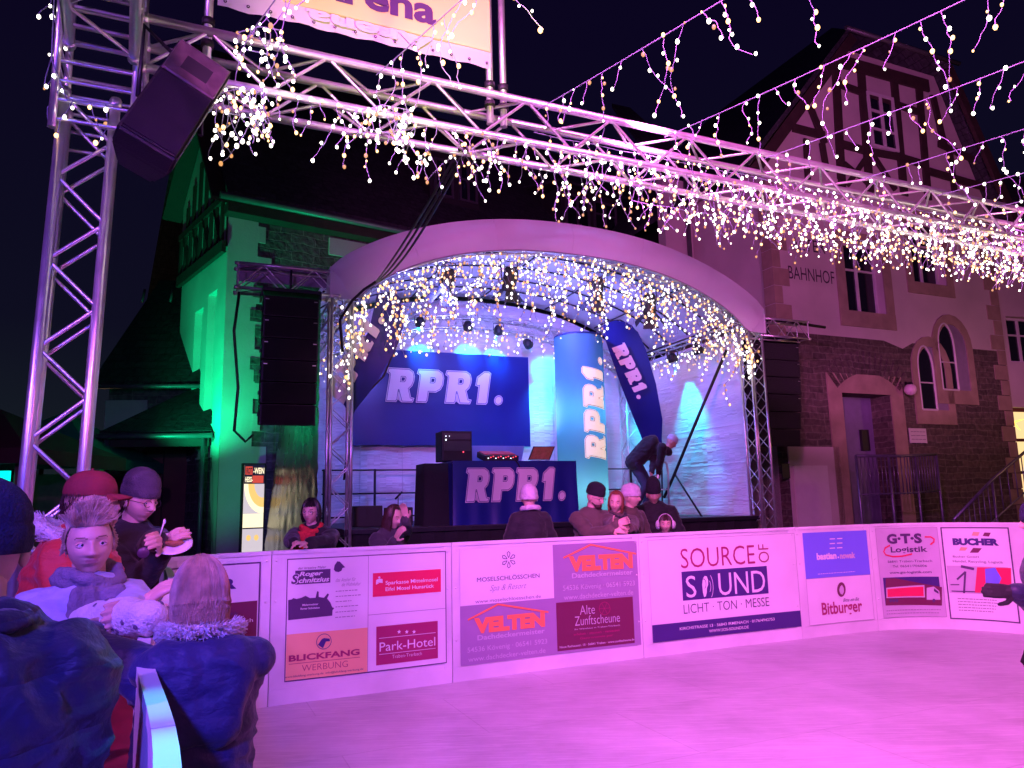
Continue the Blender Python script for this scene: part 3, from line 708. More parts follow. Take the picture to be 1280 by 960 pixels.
# ---- near left boards beside the camera, plain inside, and the one running out of frame on the right
NEAR = [(0.05, 1.45-.0, 'plain white rink board nearest to the camera, cyan light on its rail'), (1.45, 3.5, 'white rink board under the folded arm of the child'), (3.5, LO, 'plain white rink board bending behind the child at the corner tower')]
sj = [0.05, None, None]
def s_at_y(Y): 
    for i, p in enumerate(BP):
        if p.y >= Y: return BS[i]
j1 = s_at_y(1.275); j2 = s_at_y(2.95); j3 = s_at_y(4.6)
for a_, b_, lb in ((0.05, j1, NEAR[0][2]), (j1, j2, NEAR[1][2]), (j2, j3, 'white rink board beside the foot of the tall truss tower'), (j3, LO, 'curved white rink board at the corner behind the child')):
    t = panel(a_, b_, lb)
    # red fabric skirt on the spectators' side
    m = MB(); strip(m, a_+.01, b_-.01, 0.02, .925, -.12, -.10); m.build('skirt', mat('red_skirt', (.35, .02, .04), .7, 0, .2, 4, .3, 12), t)
    m = MB(); strip(m, a_+.01, b_-.01, .93, .97, -.150, -.0265); m.build('shelf', mat('red_shelf', (.40, .03, .05), .5, 0, .25, 8), t)
    m = MB(); strip(m, a_+.01, b_-.01, .90, .98, -.165, -.151); m.build('shelf_edge', mat('rail_wood', (.6, .35, .3), .5, 0, .2, 8), t)
panel(s6, BS[-1]-.05, 'white rink board leaving the frame beyond the pointing arm')
# ------------------------------------------------------------------ stage frame
SO = Vector((-2.60, 11.0)); SD = Vector((0.923, 0.384)).normalized(); SN = Vector((SD.y, -SD.x))   # SN towards the camera
def S(a, z, d=0.0):
    """a along the front, d back into the stage"""
    q = SO+SD*a-SN*d; return Vector((q.x, q.y, z))
def SPL(d): return Plane(SO-SN*d, SD)
MS = Matrix(((SD.x, -SN.x, 0), (SD.y, -SN.y, 0), (0, 0, 1)))      # local x along front, y back
W = 7.81; DEPTH = 4.4; DECK = 1.2
TARP = wave_tarp_mat('white_tarp', (0.72, 0.70, 0.74), 0.35, 0.55, 0, 0.5, 7.0, 0.07)
SKIN = mat('canopy_skin', (0.74, 0.72, 0.75), 0.4, 0, 0.12, .9, 0.9, 1.6, transl=0.2)
DNAVY = wave_tarp_mat('navy_banner', (0.012, 0.02, 0.20), 0.35, 0.2, 0, 1.0, 2.0, 0.03)
LETW = mat('letter_white', (0.80, 0.74, 0.80), 0.5, 0, 0)
STEEL = mat('dark_steel', (0.03, 0.03, 0.04), 0.4, 0.4, 0.2)
def truss(parent, p0, p1, w=0.29, updir=(0, 0, 1), rc_=0.025, rb=0.010, bay=0.30, h=None, mt=ALU, ends=True, twist=0.0, pname='chord'):
    """square lattice truss from p0 to p1"""
    p0, p1 = Vector(p0), Vector(p1); h = h or w; ax = (p1-p0).normalized(); sd = ax.cross(Vector(updir)).normalized(); up = sd.cross(ax)
    if twist: Q = Matrix.Rotation(twist, 3, ax); sd = Q @ sd; up = Q @ up
    cs = [sd*w/2*a+up*h/2*b for a, b in ((-1, -1), (1, -1), (1, 1), (-1, 1))]
    for c_ in cs:
        m = MB(); m.tube([p0+c_, p1+c_], rc_, 12); 
        for e_, q in ((p0, ax), (p1, -ax)): m.tube([e_+c_+q*.01, e_+c_+q*.06], rc_*1.18, 12)
        m.build(pname, mt, parent)
    m = MB(); L = (p1-p0).length; n = max(2, int(round(L/bay)))
    for k in range(4):
        a, b = cs[k], cs[(k+1) % 4]
        for i in range(n):
            t0 = .04+(L-.08)*i/n; t1 = .04+(L-.08)*(i+1)/n; q0, q1 = (a, b) if (i+k//2) % 2 == 0 else (b, a)
            m.tube([p0+ax*t0+q0, p0+ax*t1+q1], rb, 6, False)
        for e_ in (.05, L-.05): m.tube([p0+ax*e_+a, p0+ax*e_+b], rb*1.2, 6, False)
    m.build('bracing', mt, parent)
    return parent
# deck
t = thing('stage_platform', 'black fronted stage platform under the arched canopy', 'stage', S(W/2, 0, DEPTH/2))
m = MB(); m.box(S(W/2, DECK-.05, DEPTH/2+.05), (W-.3, DEPTH, .10), MS); m.build('deck', mat('stage_deck', (.05, .04, .05), .5, 0, .3, 5), t)
m = MB()
for i in range(40):
    a0 = .15+(W-.3)*i/40; a1 = .15+(W-.3)*(i+1)/40; d0 = -.02 if i % 2 else .01; d1 = .01 if i % 2 else -.02
    m.quad(S(a0, 0, d0-.0), S(a1, 0, d1), S(a1, DECK-.02, d1), S(a0, DECK-.02, d0))
m.build('skirt', BLKFAB, t)
m = MB(); m.box(S(W/2, DECK-.035, -.04), (W-.3, .045, .06), MS); m.build('edge_trim', STEEL, t)
# canopy outline from the front arch, on the front plane
FP = SPL(-.22)
outer_px = [(421, 422), (421, 378), (421, 335), (452, 318), (500, 301), (560, 289), (640, 285), (700, 289), (754, 300), (810, 316), (871, 345), (925, 380), (939, 399), (940, 423)]
inner_px = [(459, 368), (460, 357), (492, 341), (535, 329), (597, 321), (680, 320), (740, 330), (800, 347), (861, 374), (894, 393), (911, 401), (915, 405), (920, 422)]
cap_z = 5.08
def arch_out(a):  # roof height along the front
    x = min(max(a/W, 0), 1); return cap_z+(6.28-cap_z)*(1-abs(2*x-1)**2.2)**0.8 if 0 < x < 1 else cap_z
def arch_in(a):
    x = (a-.25)/(W-.5); x = min(max(x, 0), 1); return 4.62+(5.75-4.62)*(1-abs(2*x-1)**2.3)**0.75 if 0 < x < 1 else 4.62
t = thing('stage_roof', 'arched white canopy over the stage glowing pink and lilac', 'canopy', S(W/2, 0, DEPTH/2))
N = 56; A0, A1 = -.18, W+.18
def aout(u): a = A0+(A1-A0)*u; return a, arch_out((a-A0)/(A1-A0)*W)
def wr(a, z): return .02*math.sin(a*2.3+1)+.012*math.sin(a*7.1+z*3)
m = MB(); m.smooth = True
# front valance: ring between inner and outer curves, slightly billowing
rows = 6; vs = []; fs = []
for i in range(N+1):
    a, zo = aout(i/N); ai = .16+(W-.32)*i/N; zi = arch_in(ai)
    for j in range(rows+1):
        f = j/rows; aa = a+(ai-a)*f; z = zo+(zi-zo)*f; b = .06*math.sin(math.pi*f)+.03*math.sin(aa*3.1+f*4)*math.sin(math.pi*f)
        vs.append(S(aa, z, -.22-b+.03*f))
for i in range(N):
    for j in range(rows):
        k = i*(rows+1)+j; fs.append((k, k+1, k+rows+2, k+rows+1))
m.mesh(vs, fs, True)
for a0, a1, sg in ((A0, .16, 1), (W-.16, A1, -1)):   # corner boots
    m.quad(S(a0, 4.62, -.225), S(a1, 4.62, -.20), S(a1, cap_z-.1, -.22), S(a0, cap_z+.02, -.225))
    oa = a0 if sg > 0 else a1
    m.quad(S(oa, 4.62, -.225), S(oa, 4.62, .2), S(oa, cap_z+.02, .2), S(oa, cap_z+.02, -.225))
v_ = m.build('valance', SKIN, t)
for i in (8, 18, 28, 38, 48):
    sm_ = MB(); sm_.tube([vs[i*(rows+1)+j]+(S(0, 0, -.004)-S(0, 0, 0)) for j in range(rows+1)], .005, 4, False); sm_.build('seam', SKIN, v_)
m = MB(); m.tube([S(.16+(W-.32)*i/N, arch_in(.16+(W-.32)*i/N)-.004, -.19) for i in range(N+1)], .012, 6); m.build('hem', mat('hem_grey', (.3, .28, .32), .6), v_)
# roof shell front to back
m = MB(); vs = []; fs = []; K = 10
for j in range(K+1):
    d = -.22+(DEPTH+.5)*j/K
    for i in range(N+1):
        a, zo = aout(i/N); vs.append(S(a, zo-.02-.02*math.sin(j*math.pi)*1-.03*(math.sin(math.pi*((j*2) % 1))), d))
for j in range(K):
    for i in range(N):
        k = j*(N+1)+i; fs.append((k, k+1, k+N+2, k+N+1))
m.mesh(vs, fs, True); m.build('roof_sheet', SKIN, t)
for d in (.55, 1.35, 2.15, 2.95, 3.7):
    m = MB(); m.tube([S(a, z-.07, d) for a, z in [aout((i+.5)/N) for i in range(N)]], .018, 6); m.build('hoop', STEEL, t)
for u_ in (.14, .3, .5, .7, .86):
    a, z = aout(u_); m = MB(); m.tube([S(a, z-.1, -.1), S(a, z-.1, DEPTH)], .016, 6); m.build('purlin', STEEL, t)
# towers
BOXTRUSS = []
for a, d, lb in ((.02, 0, 'pink lit lattice tower left of the stage mouth beside the woman in the red scarf'), (W-.02, 0, 'lattice tower at the far end of the stage mouth beside the black strap')):
    t = thing('truss_tower', lb, 'truss', S(a, 0, d), 'lattice towers of the stage')
    truss(t, S(a, 0.06, d), S(a, 4.75, d), .30, (SD.x, SD.y, 0), .025, .009, .30)
    m = MB(); m.bbox(S(a, .03, d), (.45, .45, .05), MS); m.build('base_plate', STEEL, t)
for a, d, lb in ((.1, DEPTH, 'lattice tower at the rear corner behind the navy stage banner'), (W-.1, DEPTH, 'lattice tower at the rear corner behind the feather flag with black strap')):
    t = thing('truss_tower', lb, 'truss', S(a, 0, d), 'lattice towers of the stage')
    truss(t, S(a, 0.06, d), S(a, 4.75, d), .30, (SD.x, SD.y, 0), .025, .009, .30)
# side beams and arched trusses
def arch_truss(parent, d, drop, w=.26, n=40, mt=ALU):
    P = []
    for i in range(n+1):
        a = .15+(W-.3)*i/n; P.append((a, arch_out(a)-drop))
    for dd in (-w/2, w/2):
        for dz in (-w/2, w/2):
            m = MB(); m.tube([S(a, z+dz, d+dd) for a, z in P], .022, 8); m.build('chord', mt, parent)
    m = MB()
    for i in range(n):
        (a0, z0), (a1, z1) = P[i], P[i+1]; s_ = 1 if i % 2 else -1
        for dd in (-w/2, w/2): m.tube([S(a0, z0+s_*w/2, d+dd), S(a1, z1-s_*w/2, d+dd)], .009, 5, False)
        for dz in (-w/2, w/2): m.tube([S(a0, z0+dz, d+s_*w/2), S(a1, z1+dz, d-s_*w/2)], .009, 5, False)
    m.build('bracing', mt, parent)
t = thing('arched_truss', 'curved lattice truss across the front of the canopy behind the icicle lights', 'truss', S(W/2, 5, 0)); arch_truss(t, .0, .36)
t = thing('arched_truss', 'curved lattice truss across the back wall carrying blue spotlights', 'truss', S(W/2, 5, DEPTH)); arch_truss(t, DEPTH-.25, .75)
for a, lb in ((.12, 'straight lattice beam along the canopy edge above the rounded flag'), (W-.12, 'straight lattice beam along the canopy edge above the feather flag')):
    t = thing('side_truss', lb, 'truss', S(a, 4.7, DEPTH/2)); truss(t, S(a, 4.72, .15), S(a, 4.72, DEPTH-.1), .26, (0, 0, 1), .022, .009, .3)
# diagonal roof brace
t = thing('roof_brace', 'slim twin pole brace running diagonally under the canopy', 'brace', S(2, 5.5, 1))
for o_ in (0, .14):
    m = MB(); m.tube([S(1.0, 4.9, DEPTH-.5+o_), S(3.6, 5.95, .2+o_)], .018, 8); m.build('pole', ALU, t)
# walls of tarp
def sheet(P, nu, nv, amp, seed, mt, name, parent, thick=0.0):
    """P(u,v)->point, n normal; rippled"""
    m = MB(); vs = []; fs = []
    for i in range(nu+1):
        for j in range(nv+1):
            vs.append(P(i/nu, j/nv, amp*mnoise.noise(Vector((i*.35, j*.9, seed)))))
    for i in range(nu):
        for j in range(nv):
            k = i*(nv+1)+j; fs.append((k, k+nv+1, k+nv+2, k+1))
    m.mesh(vs, fs, True); return m.build(name, mt, parent)
t = thing('back_tarp', 'pale creased tarpaulin closing the back of the stage with cyan light pools', 'tarpaulin', S(W/2, 1, DEPTH+.2))
sheet(lambda u, v, n: S(-.1+(W+.2)*u, .9+(arch_out((W)*u)-.15-.9)*v, DEPTH+.15+n), 60, 26, .05, 1.0, TARP, 'sheet', t)
m = MB()
for i in range(9):
    a = .3+i*.9
    m.tube([S(a, 1.25+.0, DEPTH+.06), S(a, 4.6, DEPTH+.06)], .004, 4)
m.build('lacing', mat('lace', (.5, .5, .55), .6), t)
t = thing('side_tarp', 'pale tarpaulin closing the stage side behind the crossed straps', 'tarpaulin', S(W, 1, 2))
sheet(lambda u, v, n: S(W-.02+n, .9+(4.75-.9)*v, .25+(DEPTH-.1)*u), 30, 20, .05, 2.0, TARP, 'sheet', t)
CRINK = mat('crinkled_plastic', (.15, .095, .085), .28, 0, .25, 1.5, .9, 2.2, spec=.7)
t = thing('side_tarp', 'brown crinkled plastic sheet hung beside the line array', 'tarpaulin', S(-.3, 1, 2))
def crk(u, v, n): 
    p = S(-.26-.45*(1-v)*u+n*.9*(1-v*.6), .15+(4.75-.15)*v, .15+(DEPTH-.1)*u); return p
sheet(crk, 40, 40, .035, 5.0, CRINK, 'sheet', t)
# ---- banners on the back wall
BPL = SPL(DEPTH-.05)
t = thing('back_banner', 'large navy banner with white letters and number on the stage back wall', 'banner', S(2, 3.9, DEPTH-.05))
a1, zt1 = BPL.sz(660, 447); _, zb1 = BPL.sz(660, 558); a0 = BPL.sz(446, 500)[0]-.15; zt = zt1; zb = zb1
m = MB(); vs = []; fs = []; nu, nv = 30, 12
for i in range(nu+1):
    for j in range(nv+1):
        u, v = i/nu, j/nv
        vs.append(S(a0+(a1-a0)*u, zb+(zt-zb)*v+.012*math.sin(u*nu*.9)*(v-.5), DEPTH-.06+.018*mnoise.noise(Vector((u*5, v*3, 3)))))
for i in range(nu):
    for j in range(nv):
        k = i*(nv+1)+j; fs.append((k, k+nv+1, k+nv+2, k+1))
m.mesh(vs, fs, True); m.build('sheet', DNAVY, t)
ar = Art(lambda u, v, off: S(u, v, DEPTH-.10-off)); la, lz = BPL.sz(482, 502); lb_, lz2 = BPL.sz(626, 466)
ar.logo(la, lz, lb_, BPL.sz(486, 460)[1], DNAVY, LETW); ar.build('lettering', t)
for i in range(9):
    for z_ in (zt+.03, zb-.03):
        m = MB(); p = S(a0+(a1-a0)*(i+.5)/9, z_, DEPTH-.08); m.sphere(p, .014, 6, 4); m.tube([p, p+Vector((0, 0, .07 if z_ > 3 else -.07))], .003, 4); m.build('tie', ALU, t)
# ---- railing at the back of the stage
t = thing('stage_railing', 'dark horizontal bar railing along the back of the stage', 'railing', S(W/2, DECK, DEPTH-.5))
rd = DEPTH-.45
for z in (2.25, 1.78, 1.32):
    m = MB(); m.tube([S(.35, z, rd), S(W-.35, z, rd)], .017, 6); m.build('rail', STEEL, t)
for i in range(8):
    a = .4+(W-.8)*i/7; m = MB(); m.box(S(a, (DECK+2.27)/2, rd), (.06 if i % 2 == 0 else .04, .04, 2.27-DECK), MS); m.build('post', STEEL, t)
# ---- straps
def strap(name, pts, r, lb, cat, mt=RUB, n=6):
    m = MB(); m.tube(pts, r, n); o = m.build(name, mt); return tag(o, lb, cat)
strap('ratchet_strap', [SPL(.0).px(908, 438), SPL(.35).px(873, 520), SPL(1.1).px(840, 600), SPL(1.3).px(830, 622)], .03, 'black strap slanting down across the pale side wall of the stage', 'strap')
strap('ratchet_strap', [SPL(1.2).px(843, 592), SPL(.5).px(880, 650), SPL(.4).px(886, 660)], .02, 'short black strap crossing low behind the earmuff child', 'strap')
# ---- DJ table with cloth
TP = SPL(.35)
ta0, tz1 = TP.sz(565, 576); ta1, _ = TP.sz(720, 577); tb = DECK+.0; tzt = tz1
t = thing('dj_table', 'table under a navy cloth with white station letters on stage', 'table', S((ta0+ta1)/2, DECK, .6))
m = MB(); m.bbox(S((ta0+ta1)/2, tzt-.02, .70), (ta1-ta0, .7, .04), MS, .012); m.build('table_top', DNAVY, t)
m = MB(); vs = []; fs = []; n_ = 60
for i in range(n_+1):
    u = i/n_; fo = .012*math.sin(u*40)+.008*math.sin(u*17+1)
    for j in range(7):
        v = j/6; vs.append(S(ta0+(ta1-ta0)*u+.03*(v-.5)*(u-.5), tzt-(tzt-tb)*v, .345-fo*v*1.2-.03*v))
for i in range(n_):
    for j in range(6):
        k = i*7+j; fs.append((k, k+1, k+8, k+7))
m.mesh(vs, fs, True); 
for a_ in (ta0, ta1): m.quad(S(a_, tzt, .345), S(a_, tzt, 1.05), S(a_, tb, 1.05), S(a_, tb, .345))
m.build('table_cloth', DNAVY, t)
ar = Art(lambda u, v, off: S(u, v, .300-off)); la, lz = TP.sz(581, 628); lb_ = TP.sz(705, 628)[0]
ar.logo(la, lz, lb_, TP.sz(581, 585)[1], DNAVY, LETW); ar.build('lettering', t)
for sx_ in (ta0+.08, ta1-.08):
    for dd in (.42, .98): m = MB(); m.tube([S(sx_, DECK, dd), S(sx_, tzt-.04, dd)], .018, 8); m.build('leg', STEEL, t)
# black draped side stand
a0_, _ = SPL(.6).sz(529, 600); a1_, z1_ = SPL(.6).sz(567, 578)
t = thing('draped_stand', 'black cloth draped stand beside the navy table', 'stand', S((a0_+a1_)/2, DECK, .8))
m = MB(); vs = []; fs = []; ring = []
for j in range(6):
    v = j/5
    for i in range(40):
        th = 2*math.pi*i/40; q = 1+.10*v+.03*math.sin(th*7)*v
        ex = abs(math.cos(th))**.35*math.copysign(1, math.cos(th)); ey = abs(math.sin(th))**.35*math.copysign(1, math.sin(th))
        vs.append(S((a0_+a1_)/2+ex*(a1_-a0_)/2*q, z1_-(z1_-DECK)*v-.02*(j == 0), .85+ey*.3*q))
for j in range(5):
    for i in range(40): fs.append((j*40+i, j*40+(i+1) % 40, (j+1)*40+(i+1) % 40, (j+1)*40+i))
fs.append(tuple(range(39, -1, -1))); m.mesh(vs, fs, True); m.build('cloth', BLKFAB, t)
m = MB(); m.box(S((a0_+a1_)/2, z1_-.03, .85), ((a1_-a0_)*.9, .5, .03), MS); m.build('top', BLACK, t)
# rack monitor, mixer, trays, laptop on the table
LEDW = emit_mat('led_white', (.8, .9, 1), 3.0); LEDR = emit_mat('led_red', (1, .05, .08), 4.0); SCRN = emit_mat('screen_dim', (.25, .06, .10), .35)
TQ = SPL(.6)
a0_, z0_ = TQ.sz(553, 577); a1_, zz = TQ.sz(590, 545)
t = thing('equipment_rack', 'black rack box with small white and red lights on the navy table', 'rack', S((a0_+a1_)/2, tzt, .6))
m = MB(); m.bbox(S((a0_+a1_)/2, tzt+.26, .8), (a1_-a0_, .4, .50), MS, .015); m.build('case', BLACK, t)
m = MB(); m.box(S((a0_+a1_)/2, tzt+.42, .595), (a1_-a0_-.06, .012, .10), MS); m.build('top_unit', mat('unit_grey', (.05, .05, .06), .35), t)
m = MB(); m.box(S((a0_+a1_)/2, tzt+.26, .595), (a1_-a0_-.06, .012, .16), MS); m.build('middle_unit', mat('unit_grey', (.05, .05, .06), .35), t)
for da, dz, mt_, r_ in ((.06, .36, LEDW, .013), (.06, .42, LEDW, .009), (.36, .16, LEDR, .010), (.12, .42, LEDW, .006)):
    m = MB(); m.sphere(S(a0_+da, tzt+dz, .585), r_, 8, 6); m.build('indicator', mt_, t)
a0_, _ = TQ.sz(603, 577); a1_, zz = TQ.sz(645, 563)
t = thing('mixer', 'dark DJ mixer with rows of red lights on the navy table', 'mixer', S((a0_+a1_)/2, tzt, .6))
MX = frameM((SD.x, SD.y, 0), Vector((-SN.x, -SN.y, .25)))
m = MB(); m.bbox(S((a0_+a1_)/2, tzt+.09, .68), (a1_-a0_, .40, .10), MX, .012); m.build('body', BLACK, t)
m = MB(); m.box(S((a0_+a1_)/2, tzt+.155, .70), ((a1_-a0_)*.9, .30, .006), MX); m.build('panel', mat('panel_wine', (.16, .02, .03), .4, emis=.3, ecol=(.6, .03, .08)), t)
for i in range(12):
    m = MB(); m.box(S(a0_+.06+i*.045, tzt+.05+.015*(i % 3), .474), (.014, .01, .012), MX); m.build('indicator', LEDR if i % 3 else LEDW, t)
a0_, _ = TQ.sz(598, 577); a1_, zz = TQ.sz(662, 560)
t = thing('equipment_tray', 'clear plastic lid standing behind the mixer', 'tray', S((a0_+a1_)/2, tzt, .9))
m = MB(); m.prism([S(a0_, tzt+.02, .98), S(a1_, tzt+.02, .98), S(a1_+.08, tzt+.3, 1.0), S(a0_-.08, tzt+.3, 1.0)], (0, .0, .0) if False else S(0, 0, .012)-S(0, 0, 0)); m.build('lid', mat('clear_plastic', (.35, .5, .8), .1, 0, .1, transl=.5), t)
a0_, _ = TQ.sz(659, 577); a1_, zz = TQ.sz(690, 560)
t = thing('laptop', 'open laptop with a dim reddish screen at the end of the navy table', 'laptop', S((a0_+a1_)/2, tzt, .6))
m = MB(); m.bbox(S((a0_+a1_)/2, tzt+.012, .72), (.36, .25, .02), MS, .006); m.build('keyboard', BLACK, t)
m = MB(); pA = [S(a0_+.02, tzt+.03, .60), S(a1_-.05, tzt+.03, .60), S(a1_+.03, tzt+.26, .54), S(a0_+.10, tzt+.26, .54)]; m.prism(pA, S(0, 0, .012)-S(0, 0, 0)); l_ = m.build('lid', BLACK, t)
cA = sum(pA, Vector())/4; m = MB(); m.quad(*[cA+(p-cA)*.9-(S(0, 0, .003)-S(0, 0, 0)) for p in pA]); m.build('screen', mat('screen_red', (.1, .02, .03), .2, 0, .9, 9.0, emis=.25, ecol=(.5, .08, .12)), l_)
strap('cable', [S(2.0+i*.0+ (ta1-ta0)*.0, 0, 0)*0+TP.px(640+i*4, y_, .02) for i, y_ in enumerate((573, 575, 580, 590, 600, 607))], .012, 'thin black cable drooping over the front of the navy table', 'cable')
# floor monitor cases on the stage floor at the near side
t = thing('speaker_case', 'black case with a small stand on the stage floor behind the lattice tower', 'case', S(.9, DECK, 1.2))
a0_, _ = SPL(1.2).sz(443, 640); a1_, zz = SPL(1.2).sz(465, 626)
m = MB(); m.bbox(S(a0_+.2, DECK+.17, 1.3), (.5, .35, .34), MS, .015); m.build('case', BLACK, t)
m = MB(); m.bbox(S(a0_+.75, DECK+.15, 1.3), (.42, .35, .30), MS, .015); m.build('lid_case', BLACK, t)
m = MB(); m.tube([S(a0_+.75, DECK+.3, 1.3), S(a0_+.75, DECK+.48, 1.3)], .008, 6); m.tube([S(a0_+.70, DECK+.44, 1.3), S(a0_+.82, DECK+.56, 1.3)], .018, 6); m.build('small_stand', BLACK, t)
# ---- lit column banner
CP = SPL(.9); ca0, _ = CP.sz(711, 500); ca1, ct = CP.sz(765, 417); cc = (ca0+ca1)/2; cr_ = (ca1-ca0)/2*.97; 
TEAL = mat('column_fabric', (.13, .34, .46), .6, 0, .05, 2, transl=.65)
COLW = mat('column_letter', (.85, .72, .60), .6, 0, .02, 2, transl=.35, emis=1.0, ecol=(1, .80, .64))  # letter emission stands in for lamp light coming through the print
COLE = mat('column_letter_edge', (.03, .06, .20), .5, 0, 0)
t = thing('inflatable_column', 'tall glowing teal column banner with cream letters running up it', 'banner', S(cc, DECK, .9+cr_))
ctr = S(cc, 0, .9+cr_)
m = MB(); m.lathe(ctr, [(cr_*.96, DECK), (cr_, DECK+.08), (cr_, ct-.03), (cr_*.985, ct)], 48); m.build('sleeve', TEAL, t)
m = MB(); m.lathe(ctr, [(0, ct+.05), (cr_*.7, ct+.04), (cr_*.99, ct+.01), (cr_*1.01, ct-.03)], 48); m.build('cap', mat('cap_navy', (.01, .015, .06), .5), t)
m = MB(); m.lathe(ctr, [(cr_*1.15, DECK), (cr_*1.15, DECK+.10), (cr_*.9, DECK+.13)], 32); m.build('base', BLACK, t)
th0 = math.atan2(-ctr.y, -ctr.x)
def colf(u, v, off): th = th0+.42+u/cr_; return Vector((ctr.x+(cr_+off)*math.cos(th), ctr.y+(cr_+off)*math.sin(th), v))
zb_, zt_ = CP.sz(745, 574)[1], CP.sz(745, 446)[1]
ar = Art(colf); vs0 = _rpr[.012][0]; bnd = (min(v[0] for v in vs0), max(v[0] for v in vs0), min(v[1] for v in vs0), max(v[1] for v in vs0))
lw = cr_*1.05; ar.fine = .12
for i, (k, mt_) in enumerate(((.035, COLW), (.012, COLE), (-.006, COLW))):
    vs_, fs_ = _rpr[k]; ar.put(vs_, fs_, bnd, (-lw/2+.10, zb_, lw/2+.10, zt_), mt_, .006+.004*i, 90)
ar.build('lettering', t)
light('POINT', 'column_lamp', (ctr.x, ctr.y, DECK+.5), None, 22, (.6, .9, .8), .1)
light('POINT', 'column_lamp', (ctr.x, ctr.y, DECK+2.0), None, 18, (.35, .75, 1), .1)
# ---- feather flags
def feather(pl_px, D, label, pole_px, letters, lp, FN=DNAVY):
    P = SPL(D); t = thing('feather_flag', label, 'flag', P.px(*pole_px[0]))
    pts = [P.sz(*q) for q in pl_px]
    vs_, fs_ = poly_mesh([pts]); m = MB()
    m.mesh([P.p(a, z, .03+.03*math.sin(a*5+z*2)) for a, z in vs_], fs_, True)
    m.mesh([P.p(a, z, .022+.03*math.sin(a*5+z*2)) for a, z in vs_], fs_, True); m.build('flag_cloth', FN, t)
    m = MB(); m.tube([P.px(*q) for q in pole_px], .016, 8); m.build('pole', STEEL, t)
    if letters:
        vs0, _f = _rpr[.012]; x0 = min(v[0] for v in vs0); x1 = max(v[0] for v in vs0); q0 = Vector(P.sz(*lp[0])); q1 = Vector(P.sz(*lp[1])); dr = q1-q0; L = dr.length; dr /= L; up = Vector((-dr.y, dr.x)); hh = lp[2]
        m = MB()
        for i, (k, mt_) in enumerate(((.035, 0), (-.0, 0))[:1]):
            vs_, fs_ = _rpr[k]; m.cur = mt_
            m.mesh([P.p(*(q0+dr*((x-x0)/(x1-x0)*L)+up*(y*hh)), .075+.004*i) for x, y in vs_], fs_, False)
        m.build('lettering', LETW, t)
    return t
feather([(752, 410), (757, 404), (768, 401), (782, 404), (796, 416), (806, 438), (818, 480), (826, 525), (826, 560), (806, 556), (795, 530), (775, 478), (762, 440)], 1.3, 'navy feather flag with white letters leaning beside the teal column', [(828, 640), (827, 560), (824, 510), (812, 455), (801, 424), (790, 408), (775, 400), (758, 402)], True, [(763, 436), (795, 500), .30])
feather([(500, 374), (490, 364), (470, 370), (462, 410), (440, 460), (425, 500), (438, 520), (470, 480), (492, 440), (503, 410)], .5, 'navy rounded flag hanging behind the near lattice tower', [(430, 600), (440, 510), (480, 470), (500, 420), (503, 395), (498, 372)], True, [(428, 505), (480, 400), .32])
# ---- hanging line arrays on their arms
def line_array(a_c, d, ztop, n, w_, lab, hbox=.215, arm_label='', arm=None):
    t = thing('line_array', lab, 'speakers', S(a_c, ztop, d))
    for i in range(n):
        tilt = R(1.2*i); M_ = MS @ Matrix.Rotation(tilt, 3, 'X'); z = ztop-.16-hbox*(i+.5); dd = d+.006*i*i
        m = MB(); m.bbox(S(a_c, z, dd), (w_, .42, hbox-.006), M_, .014); b_ = m.build('cabinet', BLACK, t)
        m = MB(); m.box(S(a_c, z, dd)+M_ @ Vector((0, -.214, 0)), (w_-.05, .010, hbox-.03), M_); m.build('grille', mat('speaker_grille', (.012, .012, .014), .6, .3, .1, 20, .6, 500), b_)
        for sx_ in (-1, 1):
            m = MB(); m.box(S(a_c, z+hbox*.30, dd)+M_ @ Vector((sx_*(w_/2-.05), -.222, 0)), (.05, .008, .012), M_); m.build('badge', ALU, b_)
            m = MB(); m.box(S(a_c, z, dd)+M_ @ Vector((sx_*(w_/2+.012), .05, 0)), (.02, .08, .05), M_); m.build('bracket', STEEL, b_)
    m = MB(); m.box(S(a_c, ztop-.08, d), (w_+.04, .5, .05), MS); m.box(S(a_c-w_/2-.02, ztop-.12, d), (.03, .4, .12), MS); m.box(S(a_c+w_/2+.02, ztop-.12, d), (.03, .4, .12), MS); m.build('flying_frame', STEEL, t)
    m = MB(); m.tube([S(a_c, ztop-.06, d), S(a_c, ztop+.35, d)], .02, 8); m.build('hoist_chain', STEEL, t)
    return t
LP = SPL(.0)
for px0, px1, pyt, pyb, lab in ((326, 403, 366, 529, 'black line array of stacked speakers hanging beside the green lit house corner'), (939, 1000, 425, 556, 'black line array of stacked speakers hanging in front of the old station')):
    left = px0 < 500; D_ = -.25 if left else .15; Pq = SPL(D_)
    a0_, zt_ = Pq.sz(px0, pyt); a1_, _ = Pq.sz(px1, pyt); zb_ = Pq.sz((px0+px1)/2, pyb)[1]; zt_ = Pq.sz((px0+px1)/2, pyt)[1]
    n_ = 6; line_array((a0_+a1_)/2, D_+.2, zt_+.1, n_, (a1_-a0_)*.9, lab, (zt_-zb_-.06)/n_)
t = thing('speaker_truss', 'short violet lattice beam holding the speakers beside the house corner', 'truss', S(-1.2, 4.85, 0)); truss(t, S(-1.52, 4.84, -.05), S(-.02, 4.84, -.05), .30, (0, 0, 1), .025, .010, .34, h=.36)
m = MB(); m.box(S(-.75, 5.00, .12), (1.40, .02, .30), MS); m.build('cover_strip', mat('strip_violet', (.3, .25, .35), .5), t)
t = thing('speaker_truss', 'short lattice beam holding the speakers in front of the old station', 'truss', S(W+.7, 4.85, 0)); truss(t, S(W+.1, 4.76, 0), S(W+1.35, 4.76, 0), .30, (0, 0, 1), .022, .009, .34, h=.34)
